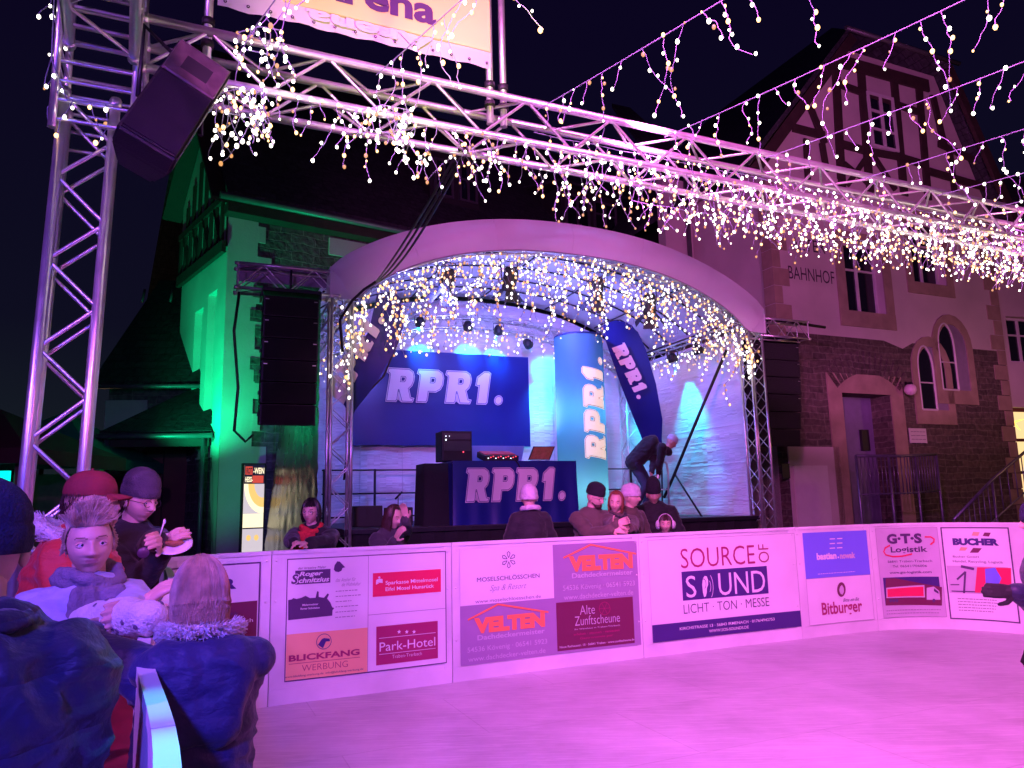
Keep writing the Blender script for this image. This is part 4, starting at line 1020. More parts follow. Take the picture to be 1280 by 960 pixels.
m = MB(); m.tube([S(W+.1, 4.98, 0), S(W+1.9, 4.90, 0)], .03, 8); m.build('cover_strip', BLACK, t)
strap('chain_motor_cable', [S(-1.45, 4.55, -.35), S(-1.5, 4.0, -.3), S(-1.42, 3.2, -.3), S(-1.45, 2.6, -.3), S(-1.3, 2.45, -.3), S(-1.2, 2.55, -.3)], .02, 'black cable hanging down the side of the near line array', 'cable')
# ---- lamp heads hung in the mouth of the stage
LENS = emit_mat('cyan_lens', (.0, .5, 1.0), 6.0)
def theatre_lamp(p, lab, yaw, tilt, s=1.0):
    t = thing('stage_lamp', lab, 'spotlight', p, 'dark theatre lamps in the stage mouth')
    M_ = MS @ rotz(yaw) @ Matrix.Rotation(tilt, 3, 'X'); p = Vector(p)
    m = MB(); m.lathe(p, [(0, .17*s), (.06*s, .17*s), (.085*s, .13*s), (.09*s, -.12*s), (.10*s, -.14*s), (.085*s, -.14*s), (.05*s, -.09*s), (0, -.08*s)], 20, M_); m.build('housing', BLACK, t)
    m = MB(); m.tube([p+M_ @ Vector((-.11*s, 0, 0)), p+MS @ Vector((-.12*s, 0, .25*s)), p+MS @ Vector((.12*s, 0, .25*s)), p+M_ @ Vector((.11*s, 0, 0))], .012, 6); m.build('yoke', STEEL, t)
    for k in range(4):
        Q = M_ @ rotz(k*math.pi/2); m = MB(); m.prism([p+Q @ Vector(v) for v in ((-.07*s, -.09*s, -.14*s), (.07*s, -.09*s, -.14*s), (.11*s, -.20*s, -.27*s), (-.11*s, -.20*s, -.27*s))], Q @ Vector((0, .006, 0))); m.build('barn_door', BLACK, t)
for i, (x, y, yw, tl, lab) in enumerate([(558, 352, .2, .5, 'dark theatre lamp nearest the rounded flag in the stage mouth'), (637, 350, .0, .35, 'dark theatre lamp hanging under the crown of the arch'), (746, 362, -.3, .6, 'dark theatre lamp above the teal column'), (812, 382, -.5, .6, 'dark theatre lamp above the feather flag')]):
    theatre_lamp(SPL(.45).px(x, y), lab, yw, tl, 1.35)
# ---- blue spotlights on the rear arch + their beams
def par(p, tgt, lab, power=55, on=True):
    t = thing('led_spotlight', lab, 'spotlight', p, 'small blue spotlights on the rear truss')
    p = Vector(p); d = (Vector(tgt)-p).normalized(); M_ = frameM(d.orthogonal(), d.cross(d.orthogonal())); 
    m = MB(); m.lathe(p, [(0, -.12), (.07, -.11), (.10, -.04), (.105, .07), (.09, .07), (.088, .045)], 18, M_); m.build('housing', BLACK, t)
    m = MB(); m.lathe(p, [(0, .045), (.087, .044)], 18, M_); m.build('lens', LENS, t)
    m = MB(); m.tube([p+Vector((-.11, 0, 0)), p+Vector((-.11, 0, .16)), p+Vector((.11, 0, .16)), p+Vector((.11, 0, 0))], .010, 6); m.build('yoke', STEEL, t)
    if on: light('SPOT', 'spotlight_beam', p+d*.11, tgt, power*4.2, (.0, .62, 1.0), .04, 60, 1.0)
RP = SPL(DEPTH-.55); BW = SPL(DEPTH+.1)
names = ['first', 'second', 'third', 'fourth', 'fifth']
for x, y, tx_, ty_, lab, pw in [(525, 403, 526, 450, 'blue spotlight on the rear truss above the first banner letter', 75), (585, 408, 586, 450, 'blue spotlight on the rear truss above the middle banner letter', 60), (623, 413, 618, 455, 'blue spotlight on the rear truss above the numeral of the banner', 60), (660, 430, 690, 470, 'blue spotlight on the rear truss above the banner corner', 75), (700, 452, 672, 505, 'blue spotlight on the rear truss beside the teal column top', 80)]:
    par(RP.px(x, y), BW.px(tx_, ty_), lab, pw)
QP = SPL(1.9)
sideP = lambda px_, py_: None
for k, (x, y, d_, lab, pw) in enumerate([(771, 470, 3.9, 'blue spotlight hidden behind the feather flag', 110), (848, 440, 2.0, 'blue spotlight on the side truss above the cyan stripe of light', 140), (884, 432, 1.1, 'unlit spotlight on the side truss near the far tower', 0)]):
    p = S(W-.42, 4.50, d_); par(p, S(W-.03, 3.1, d_), lab, pw, pw > 0)
# ------------------------------------------------------------------ overhead rig across the rink
BO = Vector((-2.18, 3.70)); BD = Vector((0.911, 0.411)).normalized(); BN = Vector((BD.y, -BD.x))
def B(a, z, off=0.0):
    q = BO+BD*a+BN*off; return Vector((q.x, q.y, z))
BPLN = Plane(BO+BN*.145, BD)
ZB = 4.03; WB = .29
t = thing('overhead_truss', 'long violet pink lattice beam hung with icicle lights across the sky', 'truss', B(4.5, ZB))
truss(t, B(.16, ZB), B(11.0, ZB), WB, (0, 0, 1), .025, .010, .33)
t = thing('tall_truss_tower', 'tall purple lattice tower behind the spectators at the left', 'truss', B(0, 0))
tl_, th_ = at(69, 600, 3.60), at(98, 300, 3.66); tdv = (th_-tl_)/(th_.z-tl_.z); truss(t, tl_+tdv*(.05-tl_.z), tl_+tdv*(3.70-tl_.z), .232, (.47, -.88, 0), .0255, .0105, .235)
m = MB(); m.bbox(tl_+tdv*(.03-tl_.z), (.6, .6, .05), frameM((BD.x, BD.y, 0), (-BN.x, -BN.y, 0))); m.build('base_plate', STEEL, t)
MBm = frameM((BD.x, BD.y, 0), (-BN.x, -BN.y, 0))
for dx in (-.18, .18):
    for dy in (-.18, .18):
        m = MB(); m.tube([B(dx, 3.45, dy), B(dx, 4.75, dy)], .020, 10); m.build('sleeve_post', ALU, t)
m = MB()
for i in range(12):
    z = 3.50+i*.105
    for q0, q1 in (((-.18, -.18), (.18, -.18)), ((.18, -.18), (.18, .18)), ((.18, .18), (-.18, .18)), ((-.18, .18), (-.18, -.18))):
        m.tube([B(q0[0], z, q0[1]), B(q1[0], z, q1[1])], .010, 6, False)
m.build('sleeve_rungs', ALU, t)
m = MB(); m.tube([B(.18, 3.62, .18), B(.62, 3.92, .15)], .014, 8); m.tube([B(.18, 3.62, -.18), B(.62, 3.92, -.15)], .014, 8); m.build('corner_brace', ALU, t)
t = thing('overhead_truss', 'lattice beam leaving the tall tower towards the camera above the hanging loudspeaker', 'truss', B(0, ZB, 2)); truss(t, B(0.02, ZB, .2), B(.4, ZB, 6.5), WB, (0, 0, 1), .025, .010, .33)
# banner above the beam
NP = Plane(BO+BN*.02, BD)
t = thing('rink_banner', 'yellow and white banner with dark lettering fixed above the lattice beam', 'banner', B(2, 4.4))
u0, z0 = NP.sz(272, 3); u1, z1 = NP.sz(614, 89); zbn = (z0+z1)/2
_, zy = NP.sz(611, 66); zy = zbn+.115; ztop = zbn+.95
m = MB(); vs = []; fs = []
for i in range(31):
    for j in range(7):
        u = i/30; v = j/6; q = NP.p(u0+(u1-u0)*u, zbn+(ztop-zbn)*v+.006*math.sin(u*50)*(1-v), .012*mnoise.noise(Vector((u*6, v*2, 9)))); vs.append(q)
for i in range(30):
    for j in range(6): k = i*7+j; fs.append((k, k+7, k+8, k+1))
m.mesh(vs, fs, True); m.build('sheet', mat('banner_vinyl', (.74, .70, .72), .4, 0, .05, 2, transl=.3), t)
YEL = mat('banner_yellow', (.95, .80, .30), .4, 0, .05, 2, transl=.3)
ar = Art(lambda u, v, off: NP.p(u, v, off+.016)); uy = NP.sz(352, 0)[0]
ar.pts([(uy, zy), (u1-.01, zy), (u1-.01, ztop-.02), (uy+.3, ztop-.02)], YEL, 0.0)
ta, tb_ = NP.sz(424, 14); tr, _ = NP.sz(544, 35); zc = NP.sz(541, 33)[1]
fullw = (tr-ta)*1.36
ar.text('Arena', tr-fullw, zc-.005, tr, zc+.165*1.25, INK, bold=.035, off=.004)
PALE = mat('show_through', (.62, .50, .66), .4, 0, 0)
vs_, fs_ = text_mesh('Arena', .03, 0); xs_ = [v[0] for v in vs_]
ar.put([(max(xs_)-v[0], v[1]) for v in vs_], fs_, (0, max(xs_)-min(xs_), 0, .73), (tr-fullw*.95-.02, zy-.012, tr-.02, zy-.105), PALE, .003)
ar.build('lettering', t)
for i in range(14):
    p = NP.p(u0+.04+(u1-u0-.08)*i/13, zbn+.02, .022); m = MB(); m.lathe(p, [(.010, 0), (.010, .004), (.004, .004)], 8, frameM((BD.x, BD.y, 0), (0, 0, 1))); m.build('eyelet', BLACK, t)
for px_, py_, lab in ((260, 40, 'upright pole left of the yellow banner'), (614, 100, 'first of two upright poles at the right edge of the yellow banner'), (631, 108, 'second of two upright poles at the right edge of the yellow banner')):
    a, z = NP.sz(px_, py_); m = MB(); m.tube([NP.p(a, ZB+.02, -.03), NP.p(a, 5.6, -.03)], .024, 10); o = m.build('banner_pole', ALU); tag(o, lab, 'pole', 'upright poles carrying the banner')
    for zz in (ZB+.16, ZB+.3): m = MB(); m.tube([NP.p(a, zz-.02, -.03), NP.p(a, zz+.02, -.03)], .036, 10); m.build('clamp', BLACK, o)
# hanging loudspeaker
P0 = at(226, 46, 3.30); P2 = at(146, 156, 3.02)
P1 = min((at(288, 88, 2.9+.01*i) for i in range(110)), key=lambda q: abs((q-P0).normalized().dot((P2-P0).normalized())))
ex = (P1-P0).normalized(); ey = (P2-P0); ey = (ey-ex*ey.dot(ex)); hL = ey.length; ey.normalize(); wL = (P1-P0).length*1.05; ez = ex.cross(ey)
if ez.dot(P0-Vector((0, 0, CAMH))) < 0: ez = -ez
dp = .28; ctr = P0+ex*wL/2+ey*hL/2
t = thing('loudspeaker', 'big black loudspeaker hanging tilted from the tall lattice tower', 'speaker', ctr)
Mx = Matrix((ex, ey, ez)).transposed()
# tapered cabinet: narrower at the back
vs = []
for zz, q in ((0, 1.0), (dp*.45, 1.0), (dp, .62)):
    for sx_, sy_ in ((-1, -1), (1, -1), (1, 1), (-1, 1)): vs.append(ctr+ex*sx_*wL/2*q+ey*sy_*hL/2*(1 if q == 1 else .93)+ez*zz)
bm = bmesh.new(); bv_ = [bm.verts.new(v) for v in vs]
for k in range(2):
    for i in range(4): bm.faces.new((bv_[4*k+i], bv_[4*k+(i+1) % 4], bv_[4*k+4+(i+1) % 4], bv_[4*k+4+i]))
bm.faces.new(bv_[0:4][::-1]); bm.faces.new(bv_[8:12]); bmesh.ops.bevel(bm, geom=list(bm.edges), offset=.014, segments=3, affect='EDGES')
m = MB(); 
for i, v in enumerate(bm.verts): v.index = i
m.mesh([v.co.copy() for v in bm.verts], [tuple(v.index for v in f.verts) for f in bm.faces]); bm.free()
m.build('cabinet', mat('speaker_paint', (.012, .011, .014), .5, 0, .2, 12, .4, 220), t)
m = MB(); m.prism([ctr+ex*sx_*wL*.45+ey*y_*hL-ez*.004 for sx_, y_ in ((-1, -.12), (1, -.12), (1, .47), (-1, .47))], ez*-.006); m.build('grille', mat('grille_dark', (.016, .008, .028), .5, .2, .15, 30, .8, 700), t)
m = MB(); hc = ctr-ey*hL*.31; o4 = [hc+ex*a*wL*.46+ey*b*hL*.155-ez*.012 for a, b in ((-1, -1), (1, -1), (1, 1), (-1, 1))]; i4 = [hc+ex*a*wL*.24+ey*b*hL*.07-ez*.0035 for a, b in ((-1, -1), (1, -1), (1, 1), (-1, 1))]
m.mesh(o4+i4, [(i, (i+1) % 4, 4+(i+1) % 4, 4+i) for i in range(4)]); 
fl = [hc+ex*a*wL*.475+ey*b*hL*.168-ez*.006 for a, b in ((-1, -1), (1, -1), (1, 1), (-1, 1))]; m.mesh(o4+fl, [(i, (i+1) % 4, 4+(i+1) % 4, 4+i) for i in range(4)])
m.cur = 1; m.mesh(i4, [(0, 1, 2, 3)]); m.build('horn', [mat('horn_plastic', (.11, .08, .08), .35, 0, .4, 14), BLACK], t)
m = MB(); m.tube([ctr-ex*(wL/2+.02)+ez*.15, ctr-ex*(wL/2+.02)+ez*.15+Vector((0, .02, .38)), ctr+ex*(wL/2+.02)+ez*.15+Vector((-.02, .02, .30)), ctr+ex*(wL/2+.02)+ez*.15], .012, 8); m.build('yoke', STEEL, t)
m = MB(); m.tube([ctr+ez*.2+Vector((.05, .02, .25)), B(.30, ZB-.1, .1)], .018, 8); m.build('clamp_arm', STEEL, t)
# ------------------------------------------------------------------ icicle lights
WARM = emit_mat('bulb_warm', (1.0, .55, .20), 4.0, 'AUTO'); COOL = emit_mat('bulb_cool', (1.0, .90, .78), 7.0, 'AUTO'); WIRE = mat('light_wire', (.22, .23, .34), .5, 0, 0)
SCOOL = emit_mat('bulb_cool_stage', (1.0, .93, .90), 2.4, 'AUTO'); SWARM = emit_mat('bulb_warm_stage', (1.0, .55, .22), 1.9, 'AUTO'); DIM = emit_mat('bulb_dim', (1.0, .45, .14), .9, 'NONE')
_sv = {}
def strand_mesh(L, r, k, gap=.075, wr_=.0025):
    key = (round(L, 2), r, k)
    if key in _sv: return _sv[key]
    rnd = random.Random(k*100+int(L*1000)); m = MB(); m.cur = 0
    n = max(2, int(L/.03)); p = Vector((0, 0, 0)); dx = rnd.uniform(-.25, .25); dy = rnd.uniform(-.2, .2); P = [p.copy()]
    for i in range(n):
        dx += rnd.uniform(-.5, .5)-dx*.22; dy += rnd.uniform(-.5, .5)-dy*.22
        p = p+Vector((dx*.03, dy*.03, -L/n)); P.append(p.copy())
    m.tube(P, wr_, 5, False); nb = max(2, int(L/gap))
    for b in range(nb):
        f = (b+.6+rnd.uniform(-.3, .3))/nb; q = P[min(int(f*n), n)] if b < nb-1 else P[-1]
        q = q+Vector((rnd.uniform(-1, 1), rnd.uniform(-1, 1), -.2))*r*1.6; m.cur = 1 if rnd.random() < .66 else 2
        rr = r*rnd.choice((.55, .75, .9, 1.0, 1.12)); m.cur = 3 if rnd.random() < .12 else m.cur
        m.sphere(q, (rr, rr, rr*1.25), 7, 5)  # sphere larger than a real bulb, imitating its glare
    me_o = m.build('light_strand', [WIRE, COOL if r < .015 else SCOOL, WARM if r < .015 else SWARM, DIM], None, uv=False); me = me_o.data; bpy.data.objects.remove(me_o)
    _sv[key] = me; return me
def icicles(P, lab, n, Ls, r=.013, gap=.075, group='icicle light strings', jit=.3, name='icicle_lights', nv=7, wr_=.0025, dens=None, seed=1):
    """P: list of points of the carrying wire; n strands"""
    rnd = random.Random(seed); P = [Vector(p) for p in P]; t = thing(name, lab, 'string lights', P[0], group)
    m = MB(); m.tube(P, .0035 if wr_ < .0036 else wr_*1.2, 6, False); m.build('carrying_wire', WIRE, t)
    for i in range(n):
        f = min(max((i+.5+rnd.uniform(-jit, jit))/n, 0), .999)
        if dens: f = dens(f)
        k = f*(len(P)-1); a = int(k); q = P[a].lerp(P[a+1], k-a)
        me = strand_mesh(rnd.choice(Ls), r, rnd.randrange(nv), gap, wr_)
        o = bpy.data.objects.new('light_strand', me); COL.objects.link(o); o.parent = t; o.location = q-P[0]; o.rotation_euler = (0, 0, rnd.uniform(0, 6.28))
    return t
SDIR = Vector((.61, -.79, 0)).normalized()
LS = (.14, .20, .26, .34, .44)
def beam_a(px, py): return BPLN.sz(px, py)[0]
def run(a, L, z0, zm, lab, n, seed, f0=0.0):
    s = B(a, z0, .15); e = s+SDIR*L; e.z = z0-.0; P = []
    for i in range(25):
        f = i/24; q = s.lerp(e, f); q.z = z0-(z0-zm)*4*f*(1-f); P.append(q)
    icicles(P, lab, n, LS, .0105, .062, seed=seed)
labs = ['icicle light string bunched against the yellow banner beside the loudspeaker', 'icicle light string climbing across the lower edge of the yellow banner', 'icicle light string crossing the open sky right of the yellow banner', 'icicle light string ending above the left end of the timbered gable', 'icicle light string crossing in front of the timbered gable window', 'icicle light string crossing low over the timbered gable wall', 'icicle light string running just above the beam past the gable foot', 'icicle light string nearest the far end of the beam']
for i, (px_, py_) in enumerate([(300, 115), (470, 148), (672, 150), (830, 170), (955, 205), (1075, 232), (1170, 250), (1240, 262)]):
    a = beam_a(px_, py_-15); run(a, 6.5, 4.13, 4.02, labs[i], 46, 20+i)
# curtains along the beam
for k, (off, z, a0, a1, n, lab, Ls) in enumerate([(.16, 3.88, .55, 9.0, 150, 'long icicle light curtain along the front lower tube of the beam', (.12, .18, .24, .30, .37)), (-.15, 3.90, 1.7, 9.0, 115, 'long icicle light curtain along the rear lower tube of the beam', (.12, .2, .26, .34)), (.0, 4.05, 2.6, 9.5, 95, 'icicle light curtain tangled through the middle of the beam', (.1, .16, .2)), (-.9, 4.12, 4.0, 9.5, 95, 'icicle light curtain hanging beyond the beam before the old station', (.12, .18, .26))]):
    icicles([B(a0+(a1-a0)*i/30, z-.01*(i % 2), off) for i in range(31)], lab, int(n*1.2), Ls, .0098, .05, seed=50+k, dens=(lambda f: f**.8))
# the knots where strings are gathered
for k, (px_, py_, w_, n, lab) in enumerate([(300, 118, .28, 24, 'thick knot of icicle lights beside the hanging loudspeaker'), (478, 140, .34, 20, 'knot of icicle lights under the middle of the yellow banner'), (325, 40, .25, 12, 'bunch of icicle lights hanging across the left end of the yellow banner')]):
    p = NP.px(px_, py_, .2); icicles([p+Vector((-.5+i*.5, -.02*i, .12 if i == 1 else 0))*w_ for i in range(3)]+[p+Vector((.1, 0, -.15)), p+Vector((-.1, 0, -.1))], lab, n, (.08, .12, .2, .3), .0105, .040, seed=80+k)
icicles([B(-.25, 4.6, .1), B(-.22, 4.2, .15), B(-.2, 3.8, .2), B(-.12, 3.6, .2), B(.1, 3.62, .2)], 'short icicle light string wound on the tall lattice tower', 10, (.14, .2), .0105, .09, seed=91)
# stage curtains (bulbs built oversized to imitate their bloom)
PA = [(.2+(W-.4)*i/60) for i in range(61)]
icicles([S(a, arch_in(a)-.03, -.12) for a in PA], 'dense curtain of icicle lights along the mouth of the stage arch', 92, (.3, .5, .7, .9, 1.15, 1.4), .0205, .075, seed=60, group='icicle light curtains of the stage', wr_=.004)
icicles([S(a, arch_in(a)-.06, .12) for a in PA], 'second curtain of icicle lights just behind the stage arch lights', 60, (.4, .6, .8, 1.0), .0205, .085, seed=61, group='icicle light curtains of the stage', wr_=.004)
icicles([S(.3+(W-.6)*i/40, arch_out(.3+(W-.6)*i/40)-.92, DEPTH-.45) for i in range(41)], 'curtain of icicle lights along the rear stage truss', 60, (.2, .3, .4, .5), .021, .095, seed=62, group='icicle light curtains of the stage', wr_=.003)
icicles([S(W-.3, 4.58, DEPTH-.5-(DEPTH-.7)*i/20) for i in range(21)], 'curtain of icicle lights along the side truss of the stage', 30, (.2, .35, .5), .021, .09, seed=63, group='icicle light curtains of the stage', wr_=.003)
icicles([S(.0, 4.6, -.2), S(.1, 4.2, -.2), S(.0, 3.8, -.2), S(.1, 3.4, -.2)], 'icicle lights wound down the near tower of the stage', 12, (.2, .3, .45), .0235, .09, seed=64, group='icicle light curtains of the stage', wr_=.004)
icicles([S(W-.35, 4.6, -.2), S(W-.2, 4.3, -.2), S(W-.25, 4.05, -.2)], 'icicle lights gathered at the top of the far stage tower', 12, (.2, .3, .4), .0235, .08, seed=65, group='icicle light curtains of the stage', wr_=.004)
# black cable loom from the beam to the stage corner
e0 = B(beam_a(592, 200), 3.88, -.1); e1 = FP.px(470, 352, .3)
for k in range(3):
    P = []
    for i in range(17):
        f = i/16; q = e0.lerp(e1, f); q.z -= (.05+.05*k)*4*f*(1-f); q += Vector((.025*k, 0, 0)); P.append(q)
    m = MB(); m.tube(P, .013, 6)
    if k == 0: CL = thing('cable_loom', 'bundle of black cables hanging from the beam down to the stage corner', 'cables', e0)
    m.build('cable', RUB, CL)
m = MB(); m.tube([FP.px(470, 352, .3), FP.px(455, 362, .2), FP.px(440, 376, .15), FP.px(425, 400, .15), FP.px(428, 440, .1)], .022, 8); m.build('cable', RUB, CL)
# ------------------------------------------------------------------ houses
PLAS = mat('plaster_light', (.55, .50, .46), .85, 0, .14, 1.3, .25, 30)
PLASG = mat('plaster_green_lit_wall', (.50, .50, .46), .85, 0, .18, 1.0, .3, 25)
SAND = mat('sandstone', (.36, .27, .20), .85, 0, .2, 3, .4, 18)
SLATE = stone_mat('slate_roof', (.035, .037, .045), (.055, .055, .065), (.015, .015, .02), rw=.22, rh=.16, msize=.008, bump=.5)
TILE = stone_mat('dark_roof_tiles', (.018, .02, .024), (.028, .03, .034), (.008, .008, .008), rw=.3, rh=.2, msize=.012, bump=.6)
STONE = stone_mat('rubble_stone', (.075, .06, .05), (.13, .10, .08), (.16, .14, .11), rw=.42, rh=.15, msize=.014, bump=.7)
STONEG = stone_mat('dark_rubble_stone', (.09, .09, .08), (.14, .14, .13), (.19, .19, .17), rw=.5, rh=.2, msize=.014, bump=.7)
TIMB = mat('dark_timber', (.045, .025, .022), .75, 0, .3, 5, .3, 30)
WFR = mat('window_paint', (.66, .62, .62), .5, 0, .05)
GLASS = mat('window_glass', (.012, .012, .02), .08, 0, .1, 2, spec=.8)
ZINC = mat('zinc_gutter', (.14, .145, .155), .45, .4, .15, 6)
DOORW = mat('door_wood', (.16, .06, .03), .55, 0, .2, 4)
def wall(m, P, s0, s1, z0, z1, holes=(), off=0.0, depth=.25, thick=.35):
    ss = sorted({s0, s1, *[h[0] for h in holes], *[h[2] for h in holes]}); zs = sorted({z0, z1, *[h[1] for h in holes], *[h[3] for h in holes]})
    for a, b in zip(ss, ss[1:]):
        for c_, d in zip(zs, zs[1:]):
            mx, mz = (a+b)/2, (c_+d)/2
            if any(h[0] < mx < h[2] and h[1] < mz < h[3] for h in holes): continue
            m.quad(P.p(a, c_, off), P.p(b, c_, off), P.p(b, d, off), P.p(a, d, off))
    for h in holes:
        a, c_, b, d = h[:4]
        for q in (((a, c_), (b, c_)), ((b, c_), (b, d)), ((b, d), (a, d)), ((a, d), (a, c_))):
            m.quad(P.p(*q[0], off), P.p(*q[0], off-depth), P.p(*q[1], off-depth), P.p(*q[1], off))
    m.quad(P.p(s0, z0, off-thick), P.p(s1, z0, off-thick), P.p(s1, z1, off-thick), P.p(s0, z1, off-thick))
    for a in (s0, s1): m.quad(P.p(a, z0, off), P.p(a, z1, off), P.p(a, z1, off-thick), P.p(a, z0, off-thick))
def pbox(m, P, s0, z0, s1, z1, o0, o1):
    c_ = P.p((s0+s1)/2, (z0+z1)/2, (o0+o1)/2); m.box(c_, (abs(s1-s0), abs(o1-o0), abs(z1-z0)), frameM((P.d.x, P.d.y, 0), (-P.n.x, -P.n.y, 0)))
def window(par, P, s0, z0, s1, z1, off, mullions=1, bars=(.38,), label=None, fr=WFR, fw=.06, lit=None):
    m = MB()
    pbox(m, P, s0, z0, s0+fw, z1, off-.03, off+.03); pbox(m, P, s1-fw, z0, s1, z1, off-.03, off+.03); pbox(m, P, s0+fw, z0, s1-fw, z0+fw, off-.03, off+.028); pbox(m, P, s0+fw, z1-fw, s1-fw, z1, off-.03, off+.028)
    for i in range(mullions): x = s0+(s1-s0)*(i+1)/(mullions+1); pbox(m, P, x-fw*.6, z0+fw, x+fw*.6, z1-fw, off-.025, off+.02)
    for b in bars: z = z1-(z1-z0)*b; pbox(m, P, s0+fw, z-fw*.4, s1-fw, z+fw*.4, off-.02, off+.016)
    w_ = m.build('window', fr, par); m = MB(); m.quad(P.p(s0+.02, z0+.02, off-.015), P.p(s1-.02, z0+.02, off-.015), P.p(s1-.02, z1-.02, off-.015), P.p(s0+.02, z1-.02, off-.015)); m.build('pane', lit or GLASS, w_); return w_
def gutter(par, p0, p1, r=.07):
    m = MB(); m.tube([p0, p1], r, 8); m.build('gutter', ZINC, par)
# ============ left house (green lit gable side, long slate roof behind the stage)
LF = Plane((-5.92, 15.0), (.827, .562)); LS_ = Plane((-5.92, 15.0), (.64, -.77)); LS_.n = Vector((-.77, -.64))
t = thing('stone_house', 'dark slate roofed stone house with green lit side wall behind the stage', 'house', (-3, 18, 0))
EZ = 7.95
sq, _ = LF.sz(330, 300)
m = MB(); wall(m, LF, .62, 17.5, 0, EZ-.1, off=-.02); m.build('wall', STONEG, t)
m = MB()
# smooth plastered corner strip with toothed stones
wall(m, LF, 0, .62, 0, EZ-.1, off=.0, thick=.3)
for i in range(11):
    z = .4+i*.68; wd = .30 if i % 2 else .16; pbox(m, LF, .62, z, .62+wd, z+.36, -.02, .006)
m.build('corner_plaster', PLASG, t)
pb = lambda px_, py_: LF.sz(px_, py_)
m = MB()
for x, y in ((322, 395), (328, 415), (322, 455), (328, 472), (326, 365)):
    a, z = pb(x, y); pbox(m, LF, a-.16, z-.13, a+.16, z+.13, .0, .012)
m.build('corner_stones', STONEG, t)
m = MB(); pbox(m, LF, 3.4, EZ-1.6, 3.75, EZ-.4, 0, .02); pbox(m, LF, 2.2, EZ-.75, 17.4, EZ-.35, -.01, .03); m.build('frieze', PLASG, t)
# side wall: origin at corner, running back-left. build with own plane (dir away from the corner)
SWd = Vector((-.64, .77)).normalized(); SWn = Vector((-.77, -.64)).normalized()
class P2(Plane):
    def __init__(s, o, d, n): s.o = Vector(o); s.d = Vector(d).normalized(); s.n = Vector(n).normalized()
SW = P2((-5.92, 15.0), SWd, SWn)
def swp(px_, py_): return SW.sz(px_, py_)
Lw = 3.2
holes = [(.55, 3.3, 1.15, 6.2), (1.45, 3.3, 2.05, 6.0)]
m = MB(); wall(m, SW, 0, Lw, 2.6, 6.9, holes, 0, .16, .3); m.build('side_wall', PLASG, t)
m = MB()
for h in holes: m.quad(SW.p(h[0], h[1], -.155), SW.p(h[2], h[1], -.155), SW.p(h[2], h[3], -.155), SW.p(h[0], h[3], -.155))
m.build('blind_windows', PLASG, t)
m = MB(); wall(m, SW, .25, Lw, 0, 2.6, (), -.01, .2, .3); m.build('side_plinth', STONEG, t)
# ragged boundary between plaster and stone
m = MB(); pts = [SW.p(.0, 0, .012), SW.p(.25, 0, .012)]; rr = random.Random(4)
for i in range(12): pts.append(SW.p(.22+rr.uniform(-.08, .14)+i*.02, .3+i*.24, .012))
pts += [SW.p(0, 3.0, .012)]; m.mesh(pts, [(0, i, i+1) for i in range(1, len(pts)-1)]); m.build('plaster_edge', PLASG, t)
m = MB()
for i in range(26):
    a = .2+rr.random()*2.9; z = 2.55+rr.random()*.5*max(0, 1.2-a*.2); pbox(m, SW, a, z, a+.3, z+.14, 0, .012)
m.build('exposed_stones', STONEG, t)
# timbered gable on top
apz = 10.6
m = MB(); m.poly([SW.p(0, 6.95, .05), SW.p(Lw, 6.95, .05), SW.p(Lw, 8.9, .05), SW.p(Lw*.5, apz, .05), SW.p(0, 8.1, .05)]); m.build('gable_wall', PLASG, t)
m = MB()
pbox(m, SW, -.05, 6.85, Lw, 7.1, .05, .14); pbox(m, SW, -.05, 8.0, Lw, 8.16, .055, .13)
for i in range(9): a = .1+i*.37; pbox(m, SW, a, 7.1, a+.12, 8.0, .052, .11)
for i in range(6): a = .35+i*.45; pbox(m, SW, a, 8.16, a+.12, 9.6-abs(a-1.6)*.9, .052, .11)
for i in range(4):
    a = .15+i*.74; p0, p1 = SW.p(a, 7.1, .08), SW.p(a+.5, 8.0, .08); m.tube([p0, p1], .06, 4)
m.build('gable_timber', TIMB, t)
m = MB()
for (a0, z0_), (a1, z1_) in (((-.25, 7.85), (Lw*.5, apz+.15)), ((Lw*.5, apz+.15), (Lw+.3, 8.6))):
    q = [SW.p(a0, z0_, -.3), SW.p(a1, z1_, -.3), SW.p(a1, z1_, .45), SW.p(a0, z0_, .45)]; m.prism(q, (0, 0, .10))
m.build('verge', TIMB, t)
# main roof: from the front eave up to a ridge far back
m = MB(); back = -LF.n
def lr(a, z, bk): q = LF.o+LF.d*a+back*bk; return Vector((q.x, q.y, z))
m.prism([lr(-.15, EZ-.05, -.45), lr(17.8, EZ-.05, -.45), lr(17.0, EZ+6.5, 5.2), lr(-.0, EZ+6.5, 5.2)], (0, 0, .16)); 
m.build('roof', SLATE, t)
m = MB(); m.quad(lr(-.15, EZ-.05, 10.5), lr(17.8, EZ-.05, 10.5), lr(17, EZ+6.65, 5.2), lr(0, EZ+6.65, 5.2)); m.poly([lr(17.3, 0, 0), lr(17.3, 0, 10), lr(17.3, EZ, 10), lr(17.1, EZ+6.4, 5.2), lr(17.3, EZ, 0)]); m.build('rear_roof', SLATE, t)
gutter(t, lr(-.3, EZ-.06, -.52), lr(9.5, EZ-.06, -.52), .08)
m = MB(); pbox(m, LF, -.1, EZ-.3, 17.4, EZ-.08, .0, .35); m.build('eaves_board', TIMB, t)
